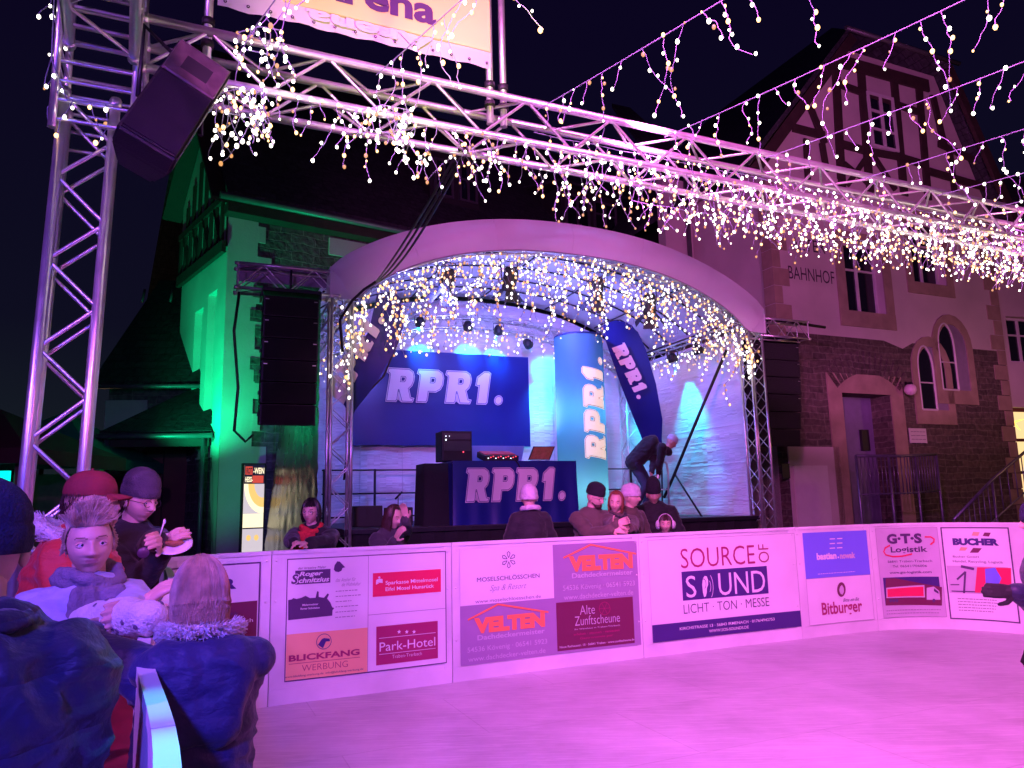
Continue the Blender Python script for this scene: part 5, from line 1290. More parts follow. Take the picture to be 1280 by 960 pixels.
# dormers barely seen above the stage
for a, w_ in ((5.2, 1.5), (9.6, 2.2)):
    m = MB(); z0_ = EZ+1.4; D0 = -.1+.95; q = lambda aa, zz, b: lr(aa, zz, b)
    m.poly([q(a, z0_, .75), q(a+w_, z0_, .75), q(a+w_, z0_+1.5, .75), q(a, z0_+1.5, .75)])
    for aa in (a, a+w_): m.poly([q(aa, z0_, .75), q(aa, z0_+1.5, .75), q(aa, z0_+1.5, 2.2)])
    d_ = m.build('dormer', mat('dormer_cladding', (.03, .025, .03), .8), t)
    DP = P2(((LF.o+LF.d*a+back*.75)), LF.d, LF.n)
    for k in range(2): window(t, DP, .12+k*w_/2, z0_+.25, w_/2-.06+k*w_/2, z0_+1.3, .03, 1, (.4,), fr=mat('dormer_frame', (.08, .07, .09), .6))
    m = MB(); m.prism([q(a-.2, z0_+1.5, .5), q(a+w_+.2, z0_+1.5, .5), q(a+w_+.2, z0_+2.1, 2.9), q(a-.2, z0_+2.1, 2.9)], (0, 0, .08)); m.build('dormer_roof', SLATE, t)
# ============ annex with big tiled roof and porch
AF = Plane((-10.6, 16.4), (1.0, .10))
ap = lambda px_, py_: AF.sz(px_, py_)
t = thing('annex_house', 'dark annex with steep tiled roof and porch left of the green wall', 'house', (-9, 17, 0))
a0, ze = ap(128, 487); a1, _ = ap(252, 490)
m = MB(); wall(m, AF, a0+.15, a1+1.0, 0, ze, (), 0, .2, .3); m.build('wall', STONEG, t)
m = MB(); pbox(m, AF, a0+.10, 0, a0+1.0, ze-.25, 0, .03); m.build('wall_plaster', PLASG, t)
bk = lambda a, z, b: Vector((AF.o.x+AF.d.x*a-AF.n.x*b, AF.o.y+AF.d.y*a-AF.n.y*b, z))
rt0 = ap(138, 350); m = MB(); m.prism([bk(a0-.1, ze, -.35), bk(a1+.8, ze, -.35), bk(a1+.8, ze+3.1, 2.2), bk(a0+.3, ze+3.1, 2.2)], (0, 0, .12)); m.build('roof', TILE, t)
m = MB(); m.poly([bk(a0+.15, 0, 0), bk(a0+.15, ze, 0), bk(a0+.35, ze+2.9, 2.2), bk(a0+.3, ze, 4), bk(a0+.3, 0, 4)]); m.build('gable_end', PLASG, t)
gutter(t, bk(a0-.2, ze+.0, -.42), bk(a1+.3, ze+.0, -.42), .05)
for xx in (181, 216): 
    m = MB(); q = AF.px(xx, 362, -1.5); m.tube([q, q+Vector((0, -.1, -.35))], .03, 6); m.build('snow_hook', ZINC, t)
PF = Plane((-9.6, 14.9), (1.0, .12)); pp = lambda x, y: PF.sz(x, y)
b0, zp = pp(124, 545); b1, _ = pp(264, 546); zr = zp+1.15
pk = lambda a, z, b: Vector((PF.o.x+PF.d.x*a-PF.n.x*b, PF.o.y+PF.d.y*a-PF.n.y*b, z))
m = MB(); m.prism([pk(b0, zp, 0), pk(b1, zp, 0), pk(b1, zr, 1.5), pk(b0+1.4, zr, 1.5)], (0, 0, .09)); m.prism([pk(b0, zp, 0), pk(b0+1.4, zr, 1.5), pk(b0+.0, zp, 1.6)], (0, 0, .08)); m.build('porch_roof', TILE, t)
gutter(t, pk(b0-.05, zp-.02, -.06), pk(b1+.05, zp-.02, -.06), .055)
for aa in (b0+.15, b1-.15): m = MB(); m.tube([pk(aa, 0, 0), pk(aa, zp, 0)], .05, 8); m.build('downpipe', ZINC, t)
m = MB(); m.box(pk((b0+b1)/2, zp-.14, .08), (b1-b0-.1, .10, .18), frameM((PF.d.x, PF.d.y, 0), (-PF.n.x, -PF.n.y, 0))); m.build('porch_beam', TIMB, t)
d0, _ = ap(172, 600); d1, zd = ap(238, 575)
m = MB(); pts = [(d0, 0), (d1, 0), (d1, zd)]+[((d0+d1)/2+(d1-d0)/2*math.cos(math.pi*i/10), zd+.42*math.sin(math.pi*i/10)) for i in range(1, 10)]+[(d0, zd)]
m.prism([AF.p(a, z, .05) for a, z in pts], Vector((-AF.n.x, -AF.n.y, 0))*.05); dd_ = m.build('door', DOORW, t)
m = MB(); m.tube([AF.p((d0+d1)/2, .1, .06), AF.p((d0+d1)/2, zd+.3, .06)], .012, 4); m.build('door_seam', TIMB, dd_)
m = MB(); m.sphere(AF.p((d0+d1)/2+.1, 1.1, .09), .035, 8, 6); m.build('handle', LEDW if False else ZINC, dd_)
# ============ menu light box on the house corner
MP = Plane(LF.o+LF.n*.45, LF.d)
a0, zb_ = MP.sz(302, 692); a1, zt_ = MP.sz(331, 581)
CREAM = emit_mat('lightbox_cream', (1, .86, .55), 1.25); LRED = emit_mat('lightbox_red', (.8, .08, .05), .8); LYEL = emit_mat('lightbox_yellow', (1, .62, .18), 1.0); LPAL = emit_mat('lightbox_pale', (.80, .70, .78), .8)
t = thing('menu_light_box', 'tall glowing mulled wine menu box under the green lit corner', 'sign', MP.p((a0+a1)/2, .3, 0))
m = MB(); pbox(m, MP, a0-.03, zb_-.1, a1+.03, zt_+.03, -.12, -.005); m.build('box', BLACK, t)
ar = Art(lambda u, v, off: MP.p(u, v, off)); hh = zt_-zb_; uu = a1-a0
ar.rect(a0, zb_, a1, zt_, CREAM, .0); ar.rect(a0, zt_-.22*hh, a1, zt_, INK, .003); ar.rect(a0+.02, zt_-.115*hh, a0+.40*uu, zt_-.02*hh, LRED, .005); ar.rect(a0+.40*uu, zt_-.21*hh, a1-.02, zt_-.125*hh, LRED, .005)
ar.text('-WEIN', a0+.44*uu, zt_-.105*hh, a1-.01, zt_-.03*hh, CREAM, bold=.03, off=.007); ar.text('HEISS-', a0+.02, zt_-.20*hh, a0+.42*uu, zt_-.135*hh, CREAM, bold=.03, off=.007); ar.text('ROT', a0+.04, zt_-.105*hh, a0+.37*uu, zt_-.03*hh, INK, bold=.03, off=.007)
ar.rect(a0, zt_-.56*hh, a1, zt_-.22*hh, LPAL, .004)
for q, mt_ in ((.47, CREAM), (.37, LYEL), (.22, LPAL)):
    ar.pts([(a0+uu*.95-uu*2*q*math.cos(i*math.pi/16), zt_-.22*hh-.72*q*hh*math.sin(i*math.pi/16)) if a0+uu*.95-uu*2*q*math.cos(i*math.pi/16) < a1 and i < 17 and a0+uu*.95-uu*2*q*math.cos(i*math.pi/16) > a0 else (min(max(a0+uu*.95-uu*2*q*math.cos(i*math.pi/16), a0), a1), zt_-.22*hh-.72*q*hh*math.sin(i*math.pi/16)) for i in range(17)], mt_, .005+.001*(.5-q)*10)
ar.rect(a0, zb_+.27*hh, a1, zb_+.285*hh, INK, .006); ar.rect(a0, zb_, a1, zb_+.27*hh, LPAL, .003)
for x in (.3, .68): ar.pts([(a0+uu*x+uu*.12*math.cos(i*.785), zb_+.17*hh+.035*hh*math.sin(i*.785)) for i in range(8)], LYEL, .006)
ar.build('menu_print', t)
# ============ old station on the right
RO = Vector((5.90, 16.12)); RF = Plane(RO, (.914, .405)); rp_ = lambda x, y: RF.sz(x, y)
t = thing('station_house', 'old station house with timbered gable and lettering on pink lit plaster', 'house', (9, 18, 0))
sL, _ = rp_(967, 350); sR, _ = rp_(1250, 400)
PINKP = mat('plaster_station', (.58, .50, .48), .85, 0, .10, 1.2, .2, 30)
z_st = rp_(1000, 416)[1]
w1 = (*rp_(1060, 388), *rp_(1100, 318)); w1 = (w1[0], w1[1], w1[2], w1[3]+.25)
w2 = (*rp_(1142, 352), *rp_(1170, 300)); w2 = (w2[0], w2[1], w2[2]+.2, w2[3]+.5)
zg = rp_(1100, 235)[1]
m = MB(); wall(m, RF, sL, sR, z_st, zg, [w1, w2], 0, .3, .4); m.build('plaster_wall', PINKP, t)
dr = (*rp_(1066, 652), *rp_(1112, 494)); dr = (dr[0], .6, dr[2], dr[3])
m = MB(); wall(m, RF, sL, sR, 0, z_st, [dr], -.0, .7, .8); m.build('stone_wall', STONE, t)
# pink plinth lower-left
q = rp_(962, 555); m = MB(); pbox(m, RF, sL, 0, dr[0]-.25, q[1]-.05, 0, .03); m.build('plinth', PINKP, t)
q0 = rp_(996, 660); q1 = rp_(1032, 582); m = MB(); pbox(m, RF, q0[0], .5, q1[0], q1[1], .03, .05); m.build('cellar_door', WFR, t)
q0 = rp_(976, 598); q1 = rp_(984, 580); m = MB(); pbox(m, RF, q0[0], q0[1], q1[0], q1[1], .03, .06); m.build('meter_box', STEEL, t)
# quoins
m = MB(); rr = random.Random(3)
for i in range(14):
    z = z_st-.2+i*.42; wd = .45 if i % 2 else .22
    if z+.4 < zg: pbox(m, RF, sL-.02, z, sL+wd, z+.40, -.3, .02)
m.build('quoin_stones', SAND, t); m = MB()
for i in range(26):
    z = i*.4; wd = .5 if i % 2 else .3
    if z+.38 < zg: pbox(m, RF, sR-wd, z, sR+.02, z+.38, -.3, .022)
m.build('quoin_stones', SAND, t)
# sandstone surrounds
def surround(h, wo=.22, sill=.22, head=.2):
    m = MB(); a, c_, b, d = h; pbox(m, RF, a-wo, c_-sill, b+wo, c_, 0, .035); pbox(m, RF, a-wo, c_, a, d+head, 0, .03); pbox(m, RF, b, c_, b+wo, d+head, 0, .03); pbox(m, RF, a, d, b, d+head, 0, .028); m.build('stone_surround', SAND, t)
surround(w1, .28, .38); surround(w2, .25, .3); surround(dr, .42, 0, .45)
window(t, RF, *w1, -.22); window(t, RF, *w2, -.22)
m = MB(); pbox(m, RF, dr[0], .6, dr[0]+.50, dr[3], -.52, -.46); d_ = m.build('door', DOORW, t)
m = MB(); pbox(m, RF, dr[0]+.10, 1.2, dr[0]+.38, 2.3, -.455, -.445); pbox(m, RF, dr[0]+.10, 2.5, dr[0]+.38, dr[3]-.3, -.455, -.445); m.build('door_glass', mat('door_glass', (.05, .03, .15), .1, 0, .6, 9), d_)
m = MB(); pbox(m, RF, dr[0]+.50, .6, dr[2], dr[3], -.60, -.55); m.build('side_screen', mat('screen_blue_paint', (.20, .16, .30), .6), t)
m = MB(); q = rp_(1104, 548); pbox(m, RF, q[0]-.12, q[1]-.25, q[0]+.12, q[1]+.25, -.55, -.48); m.build('letter_box', BLACK, t)
# relieving arch stones above the door
m = MB(); ca = (dr[0]+dr[2])/2+.1
for i in range(15):
    th = R(50+80*i/14); rr0 = 1.75; cz = dr[3]-1.0
    M_ = frameM((RF.d.x, RF.d.y, 0), (-RF.n.x, -RF.n.y, 0)) @ Matrix.Rotation(-(th-math.pi/2), 3, 'Y'); m.box(RF.p(ca+rr0*math.cos(th), cz+rr0*math.sin(th), .0), (.13, .06, .52), M_)
m.build('relieving_arch', STONE, t)
# arched stair windows
def arched(h, wo=.22):
    a, c_, b, d = h; n = 10; cxx = (a+b)/2; r = (b-a)/2
    def ring(rr, zt): return [(cxx+rr*math.cos(math.pi*i/n), zt+rr*1.15*math.sin(math.pi*i/n)) for i in range(n+1)]
    o = [(b+wo, c_-.35)]+ring(r+wo, d)+[(a-wo, c_-.35)]
    i_ = [(b, c_)]+ring(r, d)+[(a, c_)]
    vs_, fs_ = poly_mesh([o, i_]); m = MB(); m.mesh([RF.p(x, z, .035) for x, z in vs_], fs_, False)
    for L_ in (o, i_):
        for k in range(len(L_)):
            p, q = L_[k], L_[(k+1) % len(L_)]; m.quad(RF.p(*p, .035), RF.p(*q, .035), RF.p(*q, -.0 if L_ is o else .003), RF.p(*p, -.0 if L_ is o else .003))
    m.build('stone_surround', SAND, t)
    m = MB(); m.mesh([RF.p(x, z, .006) for x, z in i_], [tuple(range(len(i_)))]); g = m.build('niche', mat('niche_violet', (.26, .20, .30), .7), t)
    # window in the left half of the splayed niche
    f = lambda x: a+(x-a)*.55; i2 = [(f(x), z) for x, z in i_]; m = MB(); m.mesh([RF.p(x, z, .012) for x, z in i2], [tuple(range(len(i2)))]); w_ = m.build('window', GLASS, t)
    m = MB()
    for k in range(len(i2)): p, q = i2[k], i2[(k+1) % len(i2)]; m.tube([RF.p(*p, .02), RF.p(*q, .02)], .03, 5, False)
    m.tube([RF.p(a, (c_+d)/2+.15, .02), RF.p(f(b), (c_+d)/2+.15, .02)], .02, 5, False)
    m.build('frame', WFR, w_)
h1 = (*rp_(1152, 512), *rp_(1180, 462)); h2 = (*rp_(1178, 487), *rp_(1207, 436)); arched(h1); arched(h2)
# plaster patch dripping below the ledge
m = MB(); m.poly([RF.p(*rp_(x, y), .006) for x, y in ((1095, 410), (1098, 423), (1128, 436), (1142, 428), (1145, 405))][::1]); m.build('plaster_patch', PINKP, t)
# lettering
ar = Art(lambda u, v, off: RF.p(u, v, off)); LET = mat('facade_lettering', (.05, .03, .05), .7, 0, 0)
a0, z0_ = rp_(986, 348); a1, _ = rp_(1043, 350); z1_ = rp_(986, 331)[1]
ar.text('BAHNHOF', a0, z0_, a1, z1_, LET, off=.004, bold=.0)
a0, z0_ = rp_(989, 312); a1, _ = rp_(1030, 318); z1_ = rp_(989, 296)[1]; ar.text('ALTER', a0, z0_+.02, a1+.05, z1_+.02, LET, off=.004)
ar.build('facade_lettering', t)
# ---- timbered gable
g0 = rp_(1045, 58); g1 = rp_(1168, 95); gl = rp_(925, 235); gr = rp_(1232, 245)
zt = (g0[1]+g1[1])/2; aL, aR = g0[0], g1[0]; bL = sL-.35; bR = sR+.1
m = MB(); m.prism([RF.p(bL, zg+.02, -.02), RF.p(bR, zg+.02, -.02), RF.p(aR, zt, -.02), RF.p(aL, zt, -.02)], Vector((-RF.n.x, -RF.n.y, 0))*.2); m.build('gable_wall', PINKP, t)
m = MB()
def tim(x0, y0, x1, y1, w_=.2, o=.035):
    p0 = Vector(rp_(x0, y0)); p1 = Vector(rp_(x1, y1)); d = (p1-p0).normalized(); n = Vector((-d.y, d.x))*w_/2
    m.prism([RF.p(*(p0+n), o), RF.p(*(p1+n), o), RF.p(*(p1-n), o), RF.p(*(p0-n), o)], Vector((-RF.n.x, -RF.n.y, 0))*.06)
for k, (x0, y0, x1, y1, w_) in enumerate([(1044, 80, 1052, 235, .24), (1076, 90, 1087, 240, .24), (1117, 100, 1130, 245, .24), (1148, 108, 1160, 250, .22),
    (1046, 105, 1146, 140, .18), (1046, 76, 1160, 108, .34), (1050, 180, 1078, 188, .2), (1118, 195, 1154, 206, .2), (990, 160, 1030, 170, .2), (1012, 135, 1030, 180, .18), (1165, 120, 1180, 185, .2), (1172, 180, 1215, 200, .18), (1186, 190, 1192, 240, .18),
    (1054, 205, 1082, 228, .12), (1080, 200, 1058, 232, .12), (1090, 195, 1118, 238, .14), (1026, 180, 1032, 215, .16), (1160, 215, 1230, 235, .2), (1084, 190, 1128, 198, .18), (1006, 175, 1008, 225, .14)]):
    tim(x0, y0, x1, y1, w_, .035+.002*k)
m.build('gable_timber', TIMB, t)
wg = (*rp_(1088, 184), *rp_(1114, 124)); window(t, RF, wg[0], wg[1], wg[2], wg[3], .05, 1, (.33, .66), fw=.07)
# gable roof slopes running back and the clipped hip on top
def rb(a, z, b): q = RF.o+RF.d*a-RF.n*b; return Vector((q.x, q.y, z))
m = MB()
m.prism([rb(bL-.5, zg-.35, -.45), rb(aL, zt+.1, -.45), rb(aL, zt+.1, 7), rb(bL-.5, zg-.35, 7)], (0, 0, .16))
m.prism([rb(bR+.5, zg-.35, -.45), rb(aR, zt+.1, -.45), rb(aR, zt+.1, 7), rb(bR+.5, zg-.35, 7)], (0, 0, .16)); m.build('roof', SLATE, t)
m = MB(); am = (aL+aR)/2; m.poly([rb(aL-.1, zt+.12, -.5), rb(aR+.1, zt+.12, -.5), rb(am, zt+2.0, 1.6)]); m.poly([rb(aL-.1, zt+.12, -.5), rb(am, zt+2.0, 1.6), rb(am, zt+2.0, 7), rb(aL-.1, zt+.12, 7)]); m.poly([rb(aR+.1, zt+.12, -.5), rb(am, zt+2.0, 1.6), rb(am, zt+2.0, 7), rb(aR+.1, zt+.12, 7)]); m.build('hip_roof', SLATE, t)
m = MB(); m.tube([rb(aL-.25, zt+.10, -.55), rb(aR+.25, zt+.10, -.55)], .06, 6); m.build('eave_gutter', ZINC, t)
m = MB(); m.prism([rb(bL-.5, zg-.40, -.50), rb(aL-.05, zt+.05, -.50), rb(aL+.15, zt-.1, -.50), rb(bL-.2, zg-.45, -.50)], Vector((-RF.n.x, -RF.n.y, 0))*.1); m.build('bargeboard', TIMB, t); m = MB(); m.prism([rb(bR+.5, zg-.40, -.50), rb(aR+.05, zt+.05, -.50), rb(aR-.15, zt-.1, -.50), rb(bR+.2, zg-.45, -.50)], Vector((-RF.n.x, -RF.n.y, 0))*.1); m.build('bargeboard', TIMB, t)
# side return wall and set-back wing to the left
m = MB(); m.quad(rb(sL, 0, .3), rb(sL, 0, 4), rb(sL, zg, 4), rb(sL, zg, .3)); m.build('return_wall', PINKP, t)
WG = P2(RF.o-RF.n*2.6, RF.d, RF.n); wq = lambda x, y: WG.sz(x, y)
a0 = wq(838, 400)[0]; zw = wq(900, 235)[1]
wins = []
for x0, x1, y0, y1 in ((868, 884, 330, 260), (905, 925, 385, 310)):
    h = (*wq(x0, y0), *wq(x1, y1)); wins.append(h)
m = MB(); wall(m, WG, a0, sL+.1, 0, zw, wins, 0, .2, .3); m.build('wing_wall', PINKP, t)
for h in wins: window(t, WG, *h, -.15)
for x in (862, 900, 942): a = wq(x, 350)[0]; m = MB(); m.tube([WG.p(a, 2, .08), WG.p(a, zw, .08)], .06, 8); m.build('downpipe', ZINC, t)
m = MB()
for y in (272, 288, 330, 352, 375): a, z = wq(930, y); pbox(m, WG, a, z, a+.4, z+.22, 0, .02)
m.build('wing_quoins', STEEL, t)
q = P2(WG.o, WG.d, WG.n); m = MB(); m.prism([WG.p(a0-.4, zw-.1, .4), WG.p(sL+.2, zw-.1, .4), WG.p(sL+.2, zw+3.6, -3), WG.p(a0+.5, zw+3.6, -3)], (0, 0, .15)); m.build('wing_roof', SLATE, t)
# wall lamp and notice on the station
p = RF.px(1138, 487, .22); tl = thing('wall_lamp', 'round unlit globe wall lamp beside the station door', 'lamp', p)
m = MB(); m.sphere(p, .14, 16, 12); m.build('globe', mat('opal_globe', (.7, .55, .6), .3, 0, .05), tl)
m = MB(); m.tube([p+Vector((-.05, .0, .0)), RF.px(1132, 478, .02)], .03, 6); m.lathe(p, [(.08, .10), (.06, .17), (0, .19)], 10); m.build('bracket', BLACK, tl)
a0, z0_ = rp_(1136, 554); a1, z1_ = rp_(1155, 536); ts = thing('wall_sign', 'small white notice plate on the stone wall below the globe lamp', 'sign', RF.p(a0, z0_, .03))
m = MB(); pbox(m, RF, a0, z0_, a1, z1_, .03, .05); m.build('plate', WFR, ts)
ar = Art(lambda u, v, off: RF.p(u, v, off+.052)); 
for k in range(4): ar.text(['Fahrräder', 'abstellen', 'nicht', 'erlaubt'][k] if False else ['-----', '---', '----', '---'][k], a0+.04, z1_-.10-.09*k, a1-.05, z1_-.04-.09*k, INK, bold=.02)
ar.build('print', ts)
# stair railings
def railing(P, pts, zb_f, lab, nb, top=True):
    t = thing('stair_railing', lab, 'railing', P.p(pts[0][0], 0, 0)); 
    m = MB(); m.tube([P.p(a, z, 0) for a, z in pts], .03, 8); m.tube([P.p(a, z-.75, 0) for a, z in pts], .018, 6); m.build('handrail', STEELB, t)
    for i in range(nb+1):
        f = i/nb*(len(pts)-1); k = min(int(f), len(pts)-2); q = f-k; a = pts[k][0]+(pts[k+1][0]-pts[k][0])*q; z = pts[k][1]+(pts[k+1][1]-pts[k][1])*q
        big = i % 8 == 0; m = MB(); m.tube([P.p(a, 0 if big else z-.78, 0), P.p(a, z, 0)], .028 if big else .011, 6); m.build('post' if big else 'baluster', STEELB, t)
STEELB = mat('railing_blue_steel', (.16, .14, .22), .4, .5, .2)
R1 = P2(RF.o+RF.n*1.6, RF.d, RF.n); r1 = lambda x, y: R1.sz(x, y)
railing(R1, [r1(1070, 570), r1(1130, 570), r1(1170, 568)], 0, 'grey blue stair railing in front of the station door', 24)
R2 = P2(RF.o+RF.n*2.4, RF.d, RF.n); r2 = lambda x, y: R2.sz(x, y)
railing(R2, [r2(1192, 650), r2(1240, 600), r2(1310, 540)], 0, 'rising stair railing at the far edge under the lit doorway', 16)
m = MB(); pbox(m, R1, r1(1060, 600)[0], 0, r1(1180, 600)[0], .55, -1.55, -.05); tag(m.build('entrance_landing', STONE), 'stone landing before the station door', 'steps')
# ============ building with lit doorway at the far right
NO = RF.p(sR+.05, 0, -.25); FR = P2((NO.x, NO.y), (.95, .30), (.30, -.95)); fq = lambda x, y: FR.sz(x, y)
t = thing('neighbour_house', 'dim house at the far edge with a golden lit doorway', 'house', FR.p(2, 0, -2))
h = (*fq(1268, 640), *fq(1320, 510)); h = (max(h[0], .25), .3, h[2], h[3]); hw = (*fq(1264, 452), *fq(1300, 398)); hw = (max(hw[0], .25), hw[1], hw[2], hw[3])
m = MB(); wall(m, FR, 0.0, 8, 0, 9.0, [h, hw], 0, .3, .4); m.build('wall', PINKP, t)
m = MB(); m.prism([FR.p(-.1, 8.9, .4), FR.p(8, 8.9, .4), FR.p(8, 12, -3), FR.p(-.1, 12, -3)], (0, 0, .15)); m.build('roof', SLATE, t)
window(t, FR, *hw, -.2)
LIT = emit_mat('warm_doorway', (1, .66, .30), 1.1); window(t, FR, *h, -.2, 1, (.25, .5, .75), fr=DOORW, fw=.10, lit=LIT)
p = FR.px(1266, 528, .1) if fq(1266, 528)[0] > .1 else FR.p(.3, 3, .1)
tl = thing('star_decoration', 'small glowing golden star garland in the lit doorway', 'decoration', p)
m = MB()
for k in range(5): th = k*2*math.pi/5+.3; m.tube([p, p+Vector((math.cos(th)*.3, 0, math.sin(th)*.26))], .035, 5, r1=.008)
m.build('star', emit_mat('gold_star', (1, .62, .10), 2.2), tl)
# ============ market stalls and lamp on the left
def stall(cx_, cy_, w_, zr, zpk, lab, roofm, lit=None):
    t = thing('market_stall', lab, 'stall', (cx_, cy_, 0), 'market stalls')
    for sx_ in (-1, 1):
        for sy_ in (-1, 1): m = MB(); m.tube([(cx_+sx_*w_/2, cy_+sy_*w_/2, 0), (cx_+sx_*w_/2, cy_+sy_*w_/2, zr)], .05, 8); m.build('post', WOODP, t)
    m = MB(); q = w_/2+.25; base = [(cx_-q, cy_-q, zr), (cx_+q, cy_-q, zr), (cx_+q, cy_+q, zr), (cx_-q, cy_+q, zr)]
    m.mesh([Vector(b) for b in base]+[Vector((cx_, cy_, zpk))], [(0, 1, 4), (1, 2, 4), (2, 3, 4), (3, 0, 4)]); m.build('roof', roofm, t)
    m = MB(); m.box((cx_, cy_-q, zr-.1), (2*q, .03, .22)); m.box((cx_-q, cy_, zr-.1), (.03, 2*q, .22)); m.box((cx_+q, cy_, zr-.1), (.03, 2*q, .22)); m.build('valance', roofm, t)
    m = MB(); m.bbox((cx_, cy_-w_/2, .5), (w_, .4, 1.0)); m.build('counter', WOODP, t); m = MB(); m.box((cx_, cy_+w_/2, 1.1), (w_, .04, 2.2)); m.build('back_wall', WOODP, t)
    if lit: m = MB(); m.box((cx_, cy_-w_/2-.02, zr-.38), (w_*.9, .06, .16)); m.build('light_tube', lit, t)
WOODP = mat('stall_wood', (.25, .13, .09), .7, 0, .25, 5)
stall(-8.2, 11.8, 2.2, 2.45, 3.2, 'market stall with dark roof and bright cyan light strip at the picture edge', mat('stall_roof_red', (.10, .02, .025), .7), emit_mat('stall_cyan', (0, .9, .7), 1.5))
stall(-9.2, 15.2, 2.3, 2.55, 3.6, 'market stall with teal tent roof seen through the tall lattice tower', mat('stall_roof_teal', (.02, .16, .13), .6))
p = at(79, 563, 22); t = thing('street_lamp', 'distant lit street lamp glowing behind the tall lattice tower', 'lamp', (p.x, p.y, 0))
m = MB(); m.tube([(p.x, p.y, 0), (p.x, p.y, p.z)], .06, 8); m.build('pole', STEEL, t); m = MB(); m.sphere(p, (.22, .22, .14), 12, 8); m.build('lamp_head', emit_mat('sodium', (1, .62, .28), 4.0), t)
light('POINT', 'street_lamp_light', (p.x, p.y-.3, p.z-.3), None, 60, (1, .6, .3), .1)
# ------------------------------------------------------------------ people
def V3(*a): return Vector(a)
SKIN1 = mat('skin_fair', (.62, .40, .31), .5, 0, .08, 12, .08, 90); SKIN2 = mat('skin_tan', (.50, .30, .22), .5, 0, .08, 12, .08, 90)
LIPS = mat('lips', (.52, .23, .21), .4, 0, .05); BROW = mat('eyebrow', (.20, .12, .08), .8, 0, .1); EYEW = mat('eye_white', (.55, .53, .53), .25, 0, 0); IRIS = mat('eye_iris', (.03, .04, .06), .15, 0, 0)
def cap_prim(m, a, ra, b, rb, n=14):
    a, b = Vector(a), Vector(b); ax = b-a; L = ax.length
    if L < 1e-6: m.sphere(a, ra, n, 8); return
    ax /= L; pr = []
    for i in range(6): t = math.pi/2*i/5; pr.append((max(ra*math.sin(t), 1e-4), -ra*math.cos(t)))
    for i in range(6): t = math.pi/2*i/5; pr.append((max(rb*math.cos(t), 1e-4), L+rb*math.sin(t)))
    x = ax.orthogonal().normalized(); M_ = frameM(x, ax.cross(x), ax); m.lathe(a, pr, n, M_)
    k = len(m.v)-len(pr)*n
    m._add([], []); m.f.append([k+j for j in range(n)]); m.m.append(m.cur); m.sm.append(True)
    e_ = k+(len(pr)-1)*n; m.f.append([e_+j for j in range(n)][::-1]); m.m.append(m.cur); m.sm.append(True)
def remesh(prims, voxel, smooth=4, fold=0.0, fscale=6.0, seed=0, squash=(1, 1, 1), sfac=.5, ridge=True):
    m = MB()
    for p in prims:
        if p[0] == 'c': cap_prim(m, *p[1:])
        else: m.sphere(p[1], p[2], 20, 14, p[3] if len(p) > 3 else None)
    o = m.build('tmp_blob', [], None, uv=False); del OFF[o]
    md = o.modifiers.new('r', 'REMESH'); md.mode = 'VOXEL'; md.voxel_size = voxel
    if smooth: s_ = o.modifiers.new('s', 'SMOOTH'); s_.factor = sfac; s_.iterations = smooth
    dg = bpy.context.evaluated_depsgraph_get(); ev = o.evaluated_get(dg); me = ev.to_mesh()
    n = len(me.vertices); co = np.empty(n*3); me.vertices.foreach_get('co', co); co = co.reshape(-1, 3)
    no = np.empty(n*3); me.vertices.foreach_get('normal', no); no = no.reshape(-1, 3)
    fs = [tuple(p.vertices) for p in me.polygons]; ev.to_mesh_clear(); me0 = o.data; bpy.data.objects.remove(o); bpy.data.meshes.remove(me0)
    if fold:
        for i in range(n):
            p = Vector(co[i]); q = Vector((p.x*fscale*squash[0]+seed, p.y*fscale*squash[1], p.z*fscale*squash[2]))
            w_ = mnoise.noise_vector(q*.5)*.8
            f = mnoise.noise(q+w_)
            f = (1-abs(f)*2.4) if ridge else f
            f = f*.8+.25*((1-abs(mnoise.noise(q*2.1+w_))*2.4))+.06*mnoise.noise(q*5)
            co[i] += no[i]*fold*(f-.35)
    return [Vector(c) for c in co], fs
